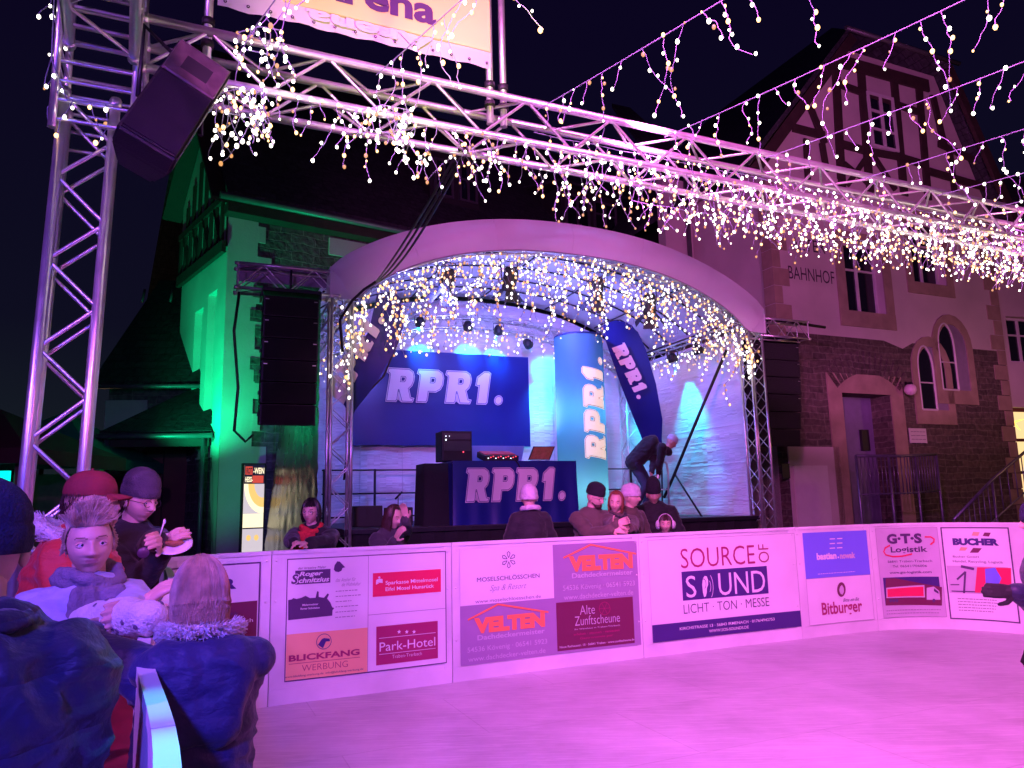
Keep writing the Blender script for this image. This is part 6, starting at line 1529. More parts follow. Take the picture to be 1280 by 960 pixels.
def head_geo(M_, c, hi=True, sc=1.0, female=False, nose=1.0, open_=0):
    nu, nv = (112, 84) if hi else (60, 44)
    vs = []; fs = []; loc = []
    g = lambda d, s: math.exp(-d*d/(2*s*s))
    for i in range(nv+1):
        ph = math.pi*i/nv
        for j in range(nu):
            th = 2*math.pi*j/nu; x = math.sin(ph)*math.sin(th); y = math.sin(ph)*math.cos(th); z = math.cos(ph)
            X, Y, Z = .074*x, .096*y, .117*z
            if z < -.05:
                t = (-z-.05)/.95; X *= 1-(.34 if female else .28)*t**1.5; Y *= (1-.50*t**.8) if y < 0 else (1-.06*t)
            if z > 0.2 and y > 0: Y *= 1-.06*(z-.2)
            if y > 0.15:
                fw = min(1, (y-.15)/.4)
                Y += fw*(-.0115*(g(X-.031, .014)+g(X+.031, .014))*g(Z-.004, .012)
                    +.004*g(Z-.028, .008)*g(abs(X)-.028, .022)
                    +.006*(g(X-.042, .017)+g(X+.042, .017))*g(Z+.026, .018)
                    +.0075*g(X, .022)*g(Z+.098, .013)
                    -.004*g(X, .03)*g(Z+.078, .007))
                tn = min(max((.016-Z)/.045, 0), 1) if Z > -.033 else max(0, 1-(-.033-Z)/.007)
                wn = .0065+.006*tn
                Y += fw*nose*(.006+.017*tn)*(1 if tn > 0 else 0)*g(X, wn)*(1 if Z < .016 else g(Z-.016, .008))
                Y += fw*(.006*(g(X-.0125, .005)+g(X+.0125, .005))*g(Z+.030, .006))
                Y += fw*(.0065*g(X, .020)*(g(Z+.0505, .0042)+1.05*g(Z+.0605, .0048))-.0045*g(X, .021)*g(Z+.0555, .0018))
            loc.append((X, Y, Z, y)); vs.append(c+M_ @ Vector((X, Y, Z))*sc)
    mi = []
    for i in range(nv):
        for j in range(nu):
            j2 = (j+1) % nu; fs.append((i*nu+j, (i+1)*nu+j, (i+1)*nu+j2, i*nu+j2))
            X, Y, Z, y = loc[i*nu+j]; X2 = loc[(i+1)*nu+j2]; X = (X+X2[0])/2; Z = (Z+X2[2])/2; k = 0
            if y > .4:
                if abs(X) < .020 and abs(Z+.0555-.004*(X/.022)**2) < .0085*(1-(X/.025)**2): k = 1
                bz = .024+.006*(1-((abs(X)-.034)/.018)**2) if abs(abs(X)-.033) < .019 else None
                if bz and abs(Z-bz) < .0024: k = 2
            mi.append(k)
    return vs, fs, mi
def eyes(parent, M_, c, sc, look=(0, 0), lid=True):
    for sx_ in (-1, 1):
        e_ = c+M_ @ V3(sx_*.031, .0715, .003)*sc; m = MB(); m.cur = 0; m.sphere(e_, .0125*sc, 14, 10)
        d = (M_ @ V3(look[0], 1, look[1])).normalized(); m.cur = 1; m.sphere(e_+d*.0066*sc, .0068*sc, 12, 8)
        m.build('eye', [EYEW, IRIS], parent, uv=False)
        P = [c+M_ @ V3(sx_*.031+.0155*math.cos(t), .0815-.0035*abs(math.cos(t)), .0035+.0050*math.sin(t))*sc for t in [math.pi*i/8 for i in range(9)]]
        m = MB(); m.tube(P, .0014*sc, 5); m.build('eyelash', BROW, parent, uv=False)
        # upper and lower lid
        for sg, h in ((1, .0050), (-1, -.0060)):
            P = [c+M_ @ V3(sx_*.031+.0165*math.cos(t), .0795-.004*abs(math.cos(t)), .0035+(h+.002*sg)*math.sin(t))*sc for t in [math.pi*i/8 for i in range(9)]]
            m = MB(); m.tube(P, .0040*sc, 6); m.build('eyelid', parent.data.materials[0], parent, uv=False)
def hand_prims(w, d, n, side, k=1.0, curl=.5, spread=.12, point=False):
    """w wrist, d direction of the fingers, n palm normal; side +1/-1 thumb side along d x n"""
    w, d, n = Vector(w), Vector(d).normalized(), Vector(n); n = (n-d*n.dot(d)).normalized(); s = d.cross(n)*side; P = []
    for a in (-.026, -.009, .009, .026): P.append(('c', w+s*a*k*.6, .013*k, w+d*.082*k+s*a*k, .0115*k))
    P.append(('c', w-d*.02*k, .023*k, w+d*.03*k, .022*k))
    for i, (a, L) in enumerate(((.029, .070), (.010, .078), (-.009, .073), (-.027, .058))):
        p = w+d*.085*k+s*a*k; dd = (d+s*(a*spread*30*.3)).normalized(); c_ = curl if not (point and i == 0) else .05
        r = .0092*k
        for q in range(3):
            ang = c_*(.6+.35*q); dd = (dd*math.cos(ang)+n*math.sin(ang)).normalized(); p2 = p+dd*L*k*(.42, .32, .26)[q]; P.append(('c', p, r, p2, r*.93)); p = p2; r *= .93
    p = w+d*.02*k+s*.028*k; dd = (d*.6+s*.75+n*.25).normalized(); p2 = p+dd*.040*k; P.append(('c', p, .0125*k, p2, .011*k)); dd2 = (d*.85+s*.3+n*.4).normalized(); P.append(('c', p2, .0108*k, p2+dd2*.036*k, .009*k))
    return P
def ik(S_, Hn, L1, L2, hint):
    S_, Hn = Vector(S_), Vector(Hn); d = Hn-S_; D = min(max(d.length, .05), (L1+L2)*.995); dn = d.normalized(); Hn = S_+dn*D
    a = (L1*L1-L2*L2+D*D)/(2*D); h = math.sqrt(max(L1*L1-a*a, 0)); hv = Vector(hint); hv = hv-dn*hv.dot(dn)
    if hv.length < 1e-4: hv = V3(0, 0, -1)-dn*dn.z*-1
    return S_+dn*a+hv.normalized()*h, Hn
def coat_mat(name, col, rough=.7, bump=.25, bs=8, quilt=0):
    mt = mat(name, col, rough, 0, .25, 5, bump*.7, bs*4, sheen=.15)
    nt = mt.node_tree; b = nt.nodes['Principled BSDF']; tc = nt.nodes.new('ShaderNodeTexCoord'); old = b.inputs['Normal'].links[0].from_node
    n = nt.nodes.new('ShaderNodeTexNoise'); n.inputs['Scale'].default_value = 17; n.inputs['Detail'].default_value = 5; n.inputs['Distortion'].default_value = 1.6
    mp = nt.nodes.new('ShaderNodeMapping'); mp.inputs['Scale'].default_value = (.7, .7, 1.6); nt.links.new(tc.outputs['Object'], mp.inputs[0]); nt.links.new(mp.outputs[0], n.inputs['Vector'])
    b2 = nt.nodes.new('ShaderNodeBump'); b2.inputs['Strength'].default_value = .22; b2.inputs['Distance'].default_value = .03; nt.links.new(n.outputs[0], b2.inputs['Height'])
    if quilt:
        wv = nt.nodes.new('ShaderNodeTexWave'); wv.wave_type = 'BANDS'; wv.bands_direction = 'Z'; wv.inputs['Scale'].default_value = quilt; wv.inputs['Distortion'].default_value = 1.2; wv.inputs['Detail'].default_value = 2; nt.links.new(tc.outputs['Object'], wv.inputs['Vector'])
        pw = nt.nodes.new('ShaderNodeMath'); pw.operation = 'POWER'; pw.inputs[1].default_value = .35; nt.links.new(wv.outputs['Fac'], pw.inputs[0])
        b3 = nt.nodes.new('ShaderNodeBump'); b3.inputs['Strength'].default_value = .40; b3.inputs['Distance'].default_value = .03; nt.links.new(pw.outputs[0], b3.inputs['Height']); nt.links.new(b3.outputs[0], b2.inputs['Normal'])
    nt.links.new(b2.outputs[0], old.inputs['Normal']); return mt
def person(label, hc, yaw, H_=1.72, hy=0, hp=0, hr=0, jacket=None, trousers=None, skin=SKIN1, hands=(None, None), hdir=(None, None), hnorm=(None, None), curl=.6, point=False, hints=(None, None), hi=False, female=False, fold=.012, puff=.03, pelvis=None, chest=None, feet=None, ground=0.0, glasses=False, lookd=(0, 0), jname='jacket', voxel=.02, arms_wide=1.0, kneel=None, fscale=7, head_sc=1.0, chest_w=1.0, gloves=None, nose=1.0, ears=True, hoodless=True):
    k = H_/1.75; yw = R(yaw); f = V3(-math.sin(yw), math.cos(yw), 0); r = V3(math.cos(yw), math.sin(yw), 0); up = V3(0, 0, 1); hc = Vector(hc)
    Mh = rotz(yw+R(hy)) @ Matrix.Rotation(R(hp), 3, 'X') @ Matrix.Rotation(R(hr), 3, 'Y'); hs = k*head_sc
    nb = hc+Mh @ V3(0, -.028, -.10)*hs+up*-.075*k
    ch = Vector(chest) if chest else nb-f*.02*k-up*.14*k
    pv = Vector(pelvis) if pelvis else V3(ch.x-f.x*.03, ch.y-f.y*.03, ground+.92*k)
    ft = [Vector(q) for q in feet] if feet else [V3(pv.x, pv.y, ground+.07)+r*s_*.11*k+f*.02*s_ for s_ in (-1, 1)]
    root = thing('person', label, 'person', (ft[0]+ft[1])/2-up*.07)
    t_up = (nb-ch).normalized(); tilt = (ch-pv).normalized()
    Mt = frameM(r, (tilt.cross(r)).normalized()) if abs(tilt.dot(r)) < .9 else Matrix.Identity(3)
    Mt = Matrix((r, tilt.cross(r).normalized(), r.cross(tilt.cross(r).normalized()))).transposed()
    sh = [nb-up*.055*k*(1 if not chest else .3)-f*.015*k+r*s_*.165*k*chest_w for s_ in (-1, 1)]
    if chest: sh = [Vector(chest)+(nb-ch)*.55+r*s_*.17*k for s_ in (-1, 1)]
    def bodyset(e):
        P = [('e', ch, ((.165+e)*k*chest_w, (.115+e)*k, (.20+e)*k), Mt), ('e', pv, ((.16+e)*k, (.125+e)*k, (.14+e)*k), Mt), ('c', ch, (.145+e)*k, pv, (.14+e)*k), ('c', sh[0], (.062+e*.8)*k, sh[1], (.062+e*.8)*k), ('c', ch, .12*k+e, nb-up*.02*k, .075*k+e*.5)]
        return P
    body = bodyset(-.012)+[('c', nb-up*.03*k, .062*k, hc+Mh @ V3(0, -.02, -.045)*hs, .055*k)]
    J = bodyset(puff) if jacket else []; T = []
    hips = [pv+r*s_*.085*k-up*.03 for s_ in (-1, 1)]; HP = []
    for i, s_ in enumerate((-1, 1)):
        kn = (Vector(kneel[i]) if kneel else hips[i].lerp(ft[i], .5)+f*.03*k)
        body += [('c', hips[i], .07*k, kn, .05*k), ('c', kn, .048*k, ft[i], .035*k)]
        T += [('c', hips[i], .098*k, kn, .072*k), ('c', kn, .070*k, ft[i]+up*.03, .062*k)]
        tgt = hands[i]; 
        if tgt is None: tgt = sh[i]-up*.50*k+f*.12*k+r*s_*.10*k
        hint = hints[i] if hints[i] is not None else (-up+r*s_*.7*arms_wide-f*.2)
        el, hd = ik(sh[i], tgt, .285*k, .255*k, hint)
        body += [('c', sh[i], .045*k, el, .038*k), ('c', el, .037*k, hd, .024*k)]
        wr = el.lerp(hd, .93); J += [('c', sh[i], (.062+puff*.8)*k, el, (.050+puff*.7)*k), ('c', el, (.050+puff*.7)*k, wr, (.040+puff*.45)*k)]
        dd = Vector(hdir[i]) if hdir[i] is not None else (hd-el).normalized(); nn = Vector(hnorm[i]) if hnorm[i] is not None else (-r*s_*.8+f*.2-up*.1)
        HP.append(hand_prims(hd, dd, nn, -s_, k*1.05, curl, point=point and i == 1))
    T += [('e', pv-up*.02, (.175*k, .14*k, .13*k))]
    bm_ = MB(); v_, f_ = remesh(body, voxel, 3); bm_.cur = 0; bm_.mesh(v_, f_, True)
    hv, hf, mi = head_geo(Mh, hc, hi, hs, female, nose); b0 = len(bm_.v); bm_.v += hv
    for q, kk in zip(hf, mi): bm_.f.append([b0+a for a in q]); bm_.m.append(kk); bm_.sm.append(True)
    bm_.cur = 0
    if ears:
        for s_ in (-1, 1): bm_.sphere(hc+Mh @ V3(s_*.076, -.008, -.008)*hs, (.010*hs, .020*hs, .032*hs), 12, 8, Mh @ rotz(-s_*.35)); bm_.sphere(hc+Mh @ V3(s_*.079, .0, -.004)*hs, (.009*hs, .014*hs, .024*hs), 10, 6, Mh)
    for h_ in HP:
        v_, f_ = remesh(h_, .0045 if hi else .006, 2); bm_.mesh(v_, f_, True)
    bo = bm_.build('body', [skin, LIPS, BROW], root, uv=False)
    if gloves:
        for h_ in HP:
            v_, f_ = remesh([(p[0], p[1], p[2]*1.22, p[3], p[4]*1.22) for p in h_], .006, 3); gm = MB(); gm.mesh(v_, f_, True); gm.build('glove', gloves, root, uv=False)
    eyes(bo, Mh, hc, hs, lookd)
    if jacket:
        v_, f_ = remesh(J, .011 if hi else .016, 4, fold, fscale, seed=hc.x*7, squash=(.8, .8, 1.7)); m = MB(); m.mesh(v_, f_, True); m.build(jname, jacket, root, uv=False)
    v_, f_ = remesh(T, .018, 3, .008, 8); m = MB(); m.mesh(v_, f_, True); m.build('trousers', trousers or mat('dark_jeans', (.025, .03, .06), .8, 0, .2, 8, .2, 60), root, uv=False)
    for q in ft: m = MB(); v_, f_ = remesh([('c', q-f*.07*k-up*.025, .04*k, q+f*.13*k-up*.035, .034*k), ('c', q-f*.03*k, .045*k, q-up*.0, .045*k)], .012, 2); m.mesh(v_, f_, True); m.build('shoe', BLACK, root, uv=False)
    if glasses:
        m = MB()
        for s_ in (-1, 1):
            m.tube([hc+Mh @ V3(s_*.032+.0235*math.cos(t), .098-.004*abs(math.cos(t)), .001+.0175*math.sin(t))*hs for t in [2*math.pi*i/20 for i in range(21)]], .0016*hs, 5)
            m.tube([hc+Mh @ V3(s_*.056, .094, .004)*hs, hc+Mh @ V3(s_*.079, .0, .006)*hs], .0014*hs, 5)
        m.tube([hc+Mh @ V3(-.009, .099, .003)*hs, hc+Mh @ V3(.009, .099, .003)*hs], .0014*hs, 5); m.build('glasses', BLACK, root, uv=False)
    root_info = dict(root=root, Mh=Mh, hc=hc, hs=hs, f=f, r=r, nb=nb, k=k, sh=sh, ch=ch, pv=pv)
    return root_info
def beanie(I, mt, slouch=0.0, low=.025, name='knitted_hat', big=1.0):
    hc, M_, hs = I['hc'], I['Mh'], I['hs']; m = MB(); m.smooth = True
    prof = [(1.0, low), (1.05, low+.012), (1.05, low+.045), (1.0, low+.052), (1.02, low+.06)]; nn = 40; vs = []; fs = []
    rows = []
    for q, z in prof: rows.append((.083*q*big, .103*q*big, z))
    for i in range(1, 9): t = i/8*math.pi/2; rows.append((.084*math.cos(t)*big+.0001, .104*math.cos(t)*big+.0001, low+.06+(.078+slouch)*math.sin(t)*big))
    for rx, ry, z in rows:
        for j in range(nn):
            th = 2*math.pi*j/nn; rib = 1+.012*math.cos(th*nn/2)
            vs.append(hc+M_ @ V3(rx*rib*math.cos(th), ry*rib*math.sin(th)-slouch*.6*max(0, z-low-.06)*8-.004, z)*hs)
    for i in range(len(rows)-1):
        for j in range(nn): fs.append((i*nn+j, i*nn+(j+1) % nn, (i+1)*nn+(j+1) % nn, (i+1)*nn+j))
    m.mesh(vs, fs, True); return m.build(name, mt, I['root'], uv=False)
def capb(I, mt):
    hc, M_, hs = I['hc'], I['Mh'], I['hs']; m = MB(); nn = 32; vs = []; fs = []; rows = [(.080, .100, .028), (.082, .103, .045)]
    for i in range(1, 9): t = i/8*math.pi/2; rows.append((.082*math.cos(t)**.8+.0001, .102*math.cos(t)**.8+.0001, .045+.088*math.sin(t)))
    for rx, ry, z in rows:
        for j in range(nn): th = 2*math.pi*j/nn; vs.append(hc+M_ @ V3(rx*math.cos(th), ry*math.sin(th)-.002, z)*hs)
    for i in range(len(rows)-1):
        for j in range(nn): fs.append((i*nn+j, i*nn+(j+1) % nn, (i+1)*nn+(j+1) % nn, (i+1)*nn+j))
    m.mesh(vs, fs, True); o = m.build('cap', mt, I['root'], uv=False)
    m = MB(); n = 12; vs = []
    for i in range(n+1):
        t = -1+2*i/n; vs += [hc+M_ @ V3(.072*t, .075+.028*(1-t*t)**.5, .034)*hs, hc+M_ @ V3(.068*t, .085+.075*(1-t*t)**.5, .020-.012*t*t)*hs, hc+M_ @ V3(.068*t, .085+.075*(1-t*t)**.5, .016-.012*t*t)*hs, hc+M_ @ V3(.072*t, .075+.028*(1-t*t)**.5, .030)*hs]
    fs = []
    for i in range(n):
        for j in range(4): fs.append((4*i+j, 4*i+(j+1) % 4, 4*i+4+(j+1) % 4, 4*i+4+j))
    m.mesh(vs, fs, True); m.build('brim', mt, o, uv=False)
    m = MB(); m.sphere(hc+M_ @ V3(0, 0, .134)*hs, .007*hs, 8, 6); m.build('button', mt, o, uv=False); return o
def hair(I, mt, style='bob', n=420, L=.12, seed=1, rad=.0045, bangs=True, cap=True, vol=1.0, back=1.0, part=0.0):
    hc, M_, hs = I['hc'], I['Mh'], I['hs']; rnd = random.Random(seed); m = MB(); m.smooth = True
    def ell(th, az, g=1.0):
        """th polar from crown, az from the front"""
        return V3(.079*g*math.sin(th)*math.sin(az), (.099*g)*math.sin(th)*math.cos(az)-.004, .119*g*math.cos(th))
    if cap:
        vs = []; fs = []; nu, nv = 40, 16
        for i in range(nv+1):
            for j in range(nu):
                az = 2*math.pi*j/nu; fr = max(0, math.cos(az)); lim = R(98)-R(58)*min(1, max(0, (fr-.05)/.5)); th = lim*i/nv
                g = 1.02*vol+.012*mnoise.noise(V3(az*3, th*3, seed)); vs.append(hc+M_ @ ell(th, az, g)*hs)
        if style in ('bob', 'long'):
            for q in range(1, 7):
                for j in range(nu):
                    az = 2*math.pi*j/nu; fr = max(0, math.cos(az)); lim = R(98)-R(58)*min(1, max(0, (fr-.05)/.5)); p = ell(lim, az, 1.02*vol)
                    if fr < .2: p = p+V3(-p.x*.05*q/6, -p.y*.05*q/6, -L*.9*q/6)+V3(math.sin(az*9+q), math.cos(az*7), 0)*.0015
                    vs.append(hc+M_ @ p*hs)
            nv += 6
        for i in range(nv):
            for j in range(nu): fs.append((i*nu+j, (i+1)*nu+j, (i+1)*nu+(j+1) % nu, i*nu+(j+1) % nu))
        m.mesh(vs, fs, True)
    for q in range(n):
        az = rnd.uniform(-math.pi, math.pi); fr = math.cos(az); P = []; g0 = (1.03+rnd.random()*.035+.03*mnoise.noise(V3(math.cos(az)*7, math.sin(az)*7, seed)))*vol
        if style in ('bob', 'long'):
            th0 = rnd.uniform(.05, .9); frontal = fr > .45
            if frontal:
                if not bangs: az = math.copysign(rnd.uniform(1.0, 1.5), az); th_end = R(96)
                else: th_end = R(rnd.uniform(55, 66))
            else: th_end = R(92)
            nn = 6
            for i in range(nn+1):
                th = th0+(th_end-th0)*i/nn; P.append(ell(th, az+.03*math.sin(i+q), g0))
            if not (frontal and bangs):
                p = P[-1].copy(); LL = L*rnd.uniform(.8, 1.08)*(1 if abs(az) < 2 else back); ns = 5
                out = V3(math.sin(az), math.cos(az), 0)
                for i in range(1, ns+1):
                    f_ = i/ns; P.append(p+V3(0, 0, -LL*f_)+out*(-.000*math.sin(f_*3)-(.010 if style == 'bob' else .0)*f_*f_)+V3(rnd.uniform(-1, 1), rnd.uniform(-1, 1), 0)*.005)
        elif style == 'short':
            th0 = rnd.uniform(.0, 1.75); 
            if fr > .35 and th0 > 1.0: th0 = rnd.uniform(0, 1.0)
            p = ell(th0, az, 1.0); nrm = p.normalized(); top = th0 < 1.12; clump = V3(mnoise.noise(p*34), mnoise.noise(p*34+V3(5, 0, 0)), mnoise.noise(p*34+V3(0, 5, 0)))*1.5
            sweep = (V3(-.55, -.25, .75) if top else V3(-.1*math.copysign(1, p.x), -.9, -.55))+clump+V3(rnd.uniform(-.15, .15), rnd.uniform(-.15, .15), rnd.uniform(-.15, .15)); LL = L*((1.15 if fr > .2 else .8) if top else .5)*rnd.uniform(.7, 1.1)
            d = (nrm*(.8 if top else .35)+sweep*.7).normalized()
            for i in range(5): f_ = i/4; P.append(p+d*LL*f_+sweep.normalized()*LL*.3*f_*f_)
        elif style == 'fuzz':
            th0 = rnd.uniform(.9, 1.9)
            if fr > .2: continue
            p = ell(th0, az, 1.0); d = V3(p.x, p.y, 0).normalized()*.3+V3(0, 0, -1)
            for i in range(4): P.append(p+d*L*i/3+p.normalized()*.004)
        m.tube([hc+M_ @ p*hs for p in P], lambda t: rad*hs*(1-.6*t)+.0004, 4, False)
    return m.build('hair', mt, I['root'], uv=False)
def scarf(I, mt, r0=.095, tube=.034, loops=3, ends=True, seed=2, voxel=.009, drop=.0, fold=.008, endlen=.3):
    nb, f, r, k = I['nb'], I['f'], I['r'], I['k']; c = nb+V3(0, 0, .035+drop)*k+f*.012; P = []
    for q in range(loops):
        pts = []
        for i in range(20):
            t = 2*math.pi*i/20; rr = r0*k*(1+.12*math.sin(t+q*2)); pts.append(c+r*rr*math.cos(t)*1.0+f*rr*math.sin(t)*1.05+V3(0, 0, (-.03*q-.03*max(0, math.sin(t))+.02*math.sin(2*t+q))*k))
        for i in range(20): P.append(('c', pts[i], tube*k, pts[(i+1) % 20], tube*k))
    if ends:
        for s_ in (-1, 1):
            a = c+f*(r0+.05)*k+r*s_*.045*k-V3(0, 0, .06*k)
            for o_ in (-.022, 0, .022): P.append(('c', a+r*o_, .022*k, a+r*(s_*.02+o_)+f*.01-V3(0, 0, endlen*k), .020*k))
    v_, f_ = remesh(P, voxel, 1, fold, 16, seed); m = MB(); m.mesh(v_, f_, True); return m.build('scarf', mt, I['root'], uv=False)
def hood_ring(I, mt, r0=.12, tube=.035, z=-.0, tilt=.5, name='hood', fur=None, voxel=.012, arc=(0, 2*math.pi), back=.04):
    nb, f, r, k = I['nb'], I['f'], I['r'], I['k']; c = nb+V3(0, 0, .03+z)*k-f*back*k; P = []; pts = []
    n = 18
    for i in range(n+1): t = arc[0]+(arc[1]-arc[0])*i/n; pts.append(c+r*r0*k*math.cos(t)+f*r0*k*math.sin(t)*.95+V3(0, 0, -math.sin(t)*tilt*r0*k))
    for a, b in zip(pts, pts[1:]): P.append(('c', a, tube*k, b, tube*k))
    v_, f_ = remesh(P, voxel, 2, .006, 14); m = MB(); m.mesh(v_, f_, True)
    if fur:
        rnd = random.Random(5)
        for q in range(fur):
            v = v_[rnd.randrange(len(v_))]; d = (v-c).normalized()+V3(rnd.uniform(-1, 1), rnd.uniform(-1, 1), rnd.uniform(-1, 1))*.6; m.tube([v, v+d.normalized()*.022*k], .0022, 3, False, .0005)
    return m.build(name, mt, I['root'], uv=False)
# --- materials
J_NAVY = coat_mat('coat_navy', (.012, .014, .055), .55, .3, 10, quilt=3.2); J_NAVY2 = coat_mat('parka_navy', (.015, .018, .10), .6, .3, 12); J_RED = coat_mat('jacket_red', (.55, .035, .03), .6, .2, 9); J_LIL = coat_mat('jacket_pale_blue', (.42, .46, .66), .55, .2, 9)
J_BLK = coat_mat('coat_black', (.010, .009, .012), .8); J_OLV = coat_mat('coat_olive', (.10, .075, .055), .8); J_GRY = coat_mat('coat_grey', (.05, .045, .06), .85); J_DRK = coat_mat('coat_dark', (.018, .014, .02), .8)
KN_BLK = mat('knit_black', (.012, .012, .018), .95, 0, .2, 30, .6, 160); KN_NAV = mat('knit_navy', (.012, .013, .05), .95, 0, .2, 30, .5, 200); KN_GRY = mat('knit_grey', (.09, .075, .10), .95, 0, .2, 30, .6, 160); KN_WHT = mat('knit_white', (.70, .62, .68), .95, 0, .12, 30, .7, 120)
CAPR = mat('cap_maroon', (.20, .02, .03), .8, 0, .15, 20, .2, 90); SCR = mat('scarf_red', (.60, .03, .035), .85, 0, .15, 15, .4, 90); SCG = mat('scarf_grey', (.20, .18, .24), .9, 0, .25, 18, .5, 120); FURW = mat('fur_white', (.72, .68, .66), .95, 0, .15, 25, .6, 120)
H_BLD = mat('hair_blond', (.48, .37, .27), .55, 0, .35, 40); H_BLT = mat('hair_blond_tips', (.62, .50, .38), .5, 0, .2, 40); H_BLD2 = mat('hair_light_brown', (.42, .27, .18), .5, 0, .4, 30); H_BLK = mat('hair_black', (.012, .008, .010), .4, 0, .2, 30); H_DBR = mat('hair_dark_brown', (.045, .02, .018), .45, 0, .3, 30); H_AUB = mat('hair_auburn', (.20, .06, .03), .5, 0, .3, 30)

# 1 big man at the left edge, seen from behind
I = person('person in navy puffer coat and dark hat at the near left corner, seen from behind', at(-33, 684, 1.36), 36, 1.76, hy=0, jacket=J_NAVY, hi=True, fold=.013, puff=.042, fscale=10, chest_w=.88, hands=(at(-60, 900, 1.6), V3(-.93, 1.62, .85)), hints=(None, V3(.1, -.3, -1)), arms_wide=.3)
beanie(I, KN_NAV, .0, -.012, big=1.03); hood_ring(I, J_NAVY, .085, .022, .01, .2, 'collar', back=.02)
# 2 blond woman
hcB = at(112, 679, 2.62)
I = person('person with short swept blond hair, grey scarf and pale blue jacket leaning on the boards', hcB, 222, 1.68, hy=-8, hp=-3, hr=4, jacket=J_LIL, hi=True, female=True, ears=False, lookd=(-.28, .02), fold=.010, puff=.03, fscale=11, hands=(V3(-1.16, 2.28, 1.25), V3(-1.20, 2.45, 1.25)), chest_w=.92, pelvis=V3(-1.62, 2.72, .88), feet=(V3(-1.58, 2.62, .07), V3(-1.66, 2.84, .07)))
hair(I, H_BLD, 'short', 5200, .034, 11, rad=.0016, vol=1.01); hair(I, H_BLT, 'short', 900, .036, 12, rad=.0017, vol=.99, cap=False); sb = scarf(I, SCG, .090, .024, 6, True, 2, .006, .035, .006, .2)
# patterned quilted sleeve resting on the rail
a_, b_ = at(112, 772, 2.32), at(186, 772, 2.16)
v_, f_ = remesh([('c', a_+V3(0, 0, -.02), .060, a_.lerp(b_, .5), .058), ('c', a_.lerp(b_, .5), .058, b_, .052)], .008, 3, .008, 12); m = MB(); m.mesh(v_, f_, True); sl = m.build('patterned_sleeve', FURW, I['root'], uv=False); sl['label'] = 'white sleeve with small dark spots'
rr = random.Random(8); m = MB()
for q in range(46):
    v = v_[rr.randrange(len(v_))]
    if v.y > (a_.y+b_.y)/2+.03: continue
    n_ = (v-a_.lerp(b_, max(0, min(1, (v-a_).dot(b_-a_)/(b_-a_).length_squared)))).normalized(); m.lathe(v+n_*.0015, [(.0075, 0), (.004, .001), (0, .001)], 7, frameM(n_.orthogonal(), n_.cross(n_.orthogonal()), n_))
m.build('spots', mat('spot_grey', (.16, .12, .18), .8), sl, uv=False)
m = MB(); P = [I['nb']+I['f']*.13+I['r']*x+V3(0, 0, z) for x, z in ((-.16, -.16), (-.10, -.14), (-.04, -.11), (.02, -.06), (.07, -.01))]; m.tube(P, .016, 8); m.tube([p+V3(.0, 0, .03) for p in P], .012, 8); m.build('bag_strap', mat('strap_tan', (.36, .16, .06), .6, 0, .2), I['root'], uv=False)
# 3 red jacket and cap
I = person('person in a red winter jacket and maroon baseball cap looking across the rink', at(113, 628, 3.22), -72, 1.80, hy=-4, jacket=J_RED, hi=True, fold=.012, puff=.045, fscale=10, hands=(None, V3(-1.50, 3.10, 1.12)), chest_w=1.08)
capb(I, CAPR); hair(I, H_DBR, 'fuzz', 900, .02, 6, cap=False, rad=.0015); hood_ring(I, FURW, .125, .034, .01, .45, 'fur_hood', fur=900, back=.05)
m = MB(); p = at(180, 690, 2.99); nn = V3(.35, -.93, 0).normalized()
m.lathe(at(179, 691, 2.985), [(.022, 0), (.020, .004), (0, .004)], 16, frameM(V3(.93, .35, 0), V3(0, 0, 1))); m.build('sleeve_badge', INK, I['root'], uv=False)
# 4 man with glasses and a plate
hcG = at(174, 626, 4.12)
pl_ = at(216, 683, 3.86)
I = person('person in glasses and grey knitted hat eating from a white plate over the boards', hcG, -115, 1.80, hy=6, hp=-12, jacket=J_BLK, glasses=True, hands=(at(196, 676, 3.80), at(205, 686, 3.9)), hints=(V3(-.3, -.3, -1), V3(.2, .2, -1)), curl=.9, hi=True)
beanie(I, KN_GRY, .015, .028); hair(I, H_DBR, 'fuzz', 900, .025, 9, cap=False, rad=.0015)
t = thing('plate', 'white paper plate of food held by the man in glasses', 'plate', pl_); m = MB(); Mp = Matrix.Rotation(R(32), 3, 'X') @ Matrix.Rotation(R(12), 3, 'Y'); m.lathe(pl_, [(0, 0), (.055, 0), (.068, .012), (.094, .018), (.094, .021), (.066, .016), (0, .004)], 28, Mp); m.build('dish', POSTER, t, uv=False)
m = MB(); v_, f_ = remesh([('e', pl_+Mp @ V3(-.01, 0, .018), (.045, .03, .016)), ('e', pl_+Mp @ V3(.02, .015, .016), (.03, .02, .014))], .006, 1, .004, 30); m.mesh(v_, f_, True); m.build('food', mat('food_brown', (.32, .14, .06), .6, 0, .3, 30), t, uv=False)
m = MB(); m.tube([at(199, 672, 3.79), at(205, 654, 3.77)], .004, 6); m.sphere(at(205.5, 652, 3.77), (.008, .005, .014), 8, 6); tag(m.build('fork', POSTER), 'small white plastic fork pointing up from the hand of the man in glasses', 'fork')
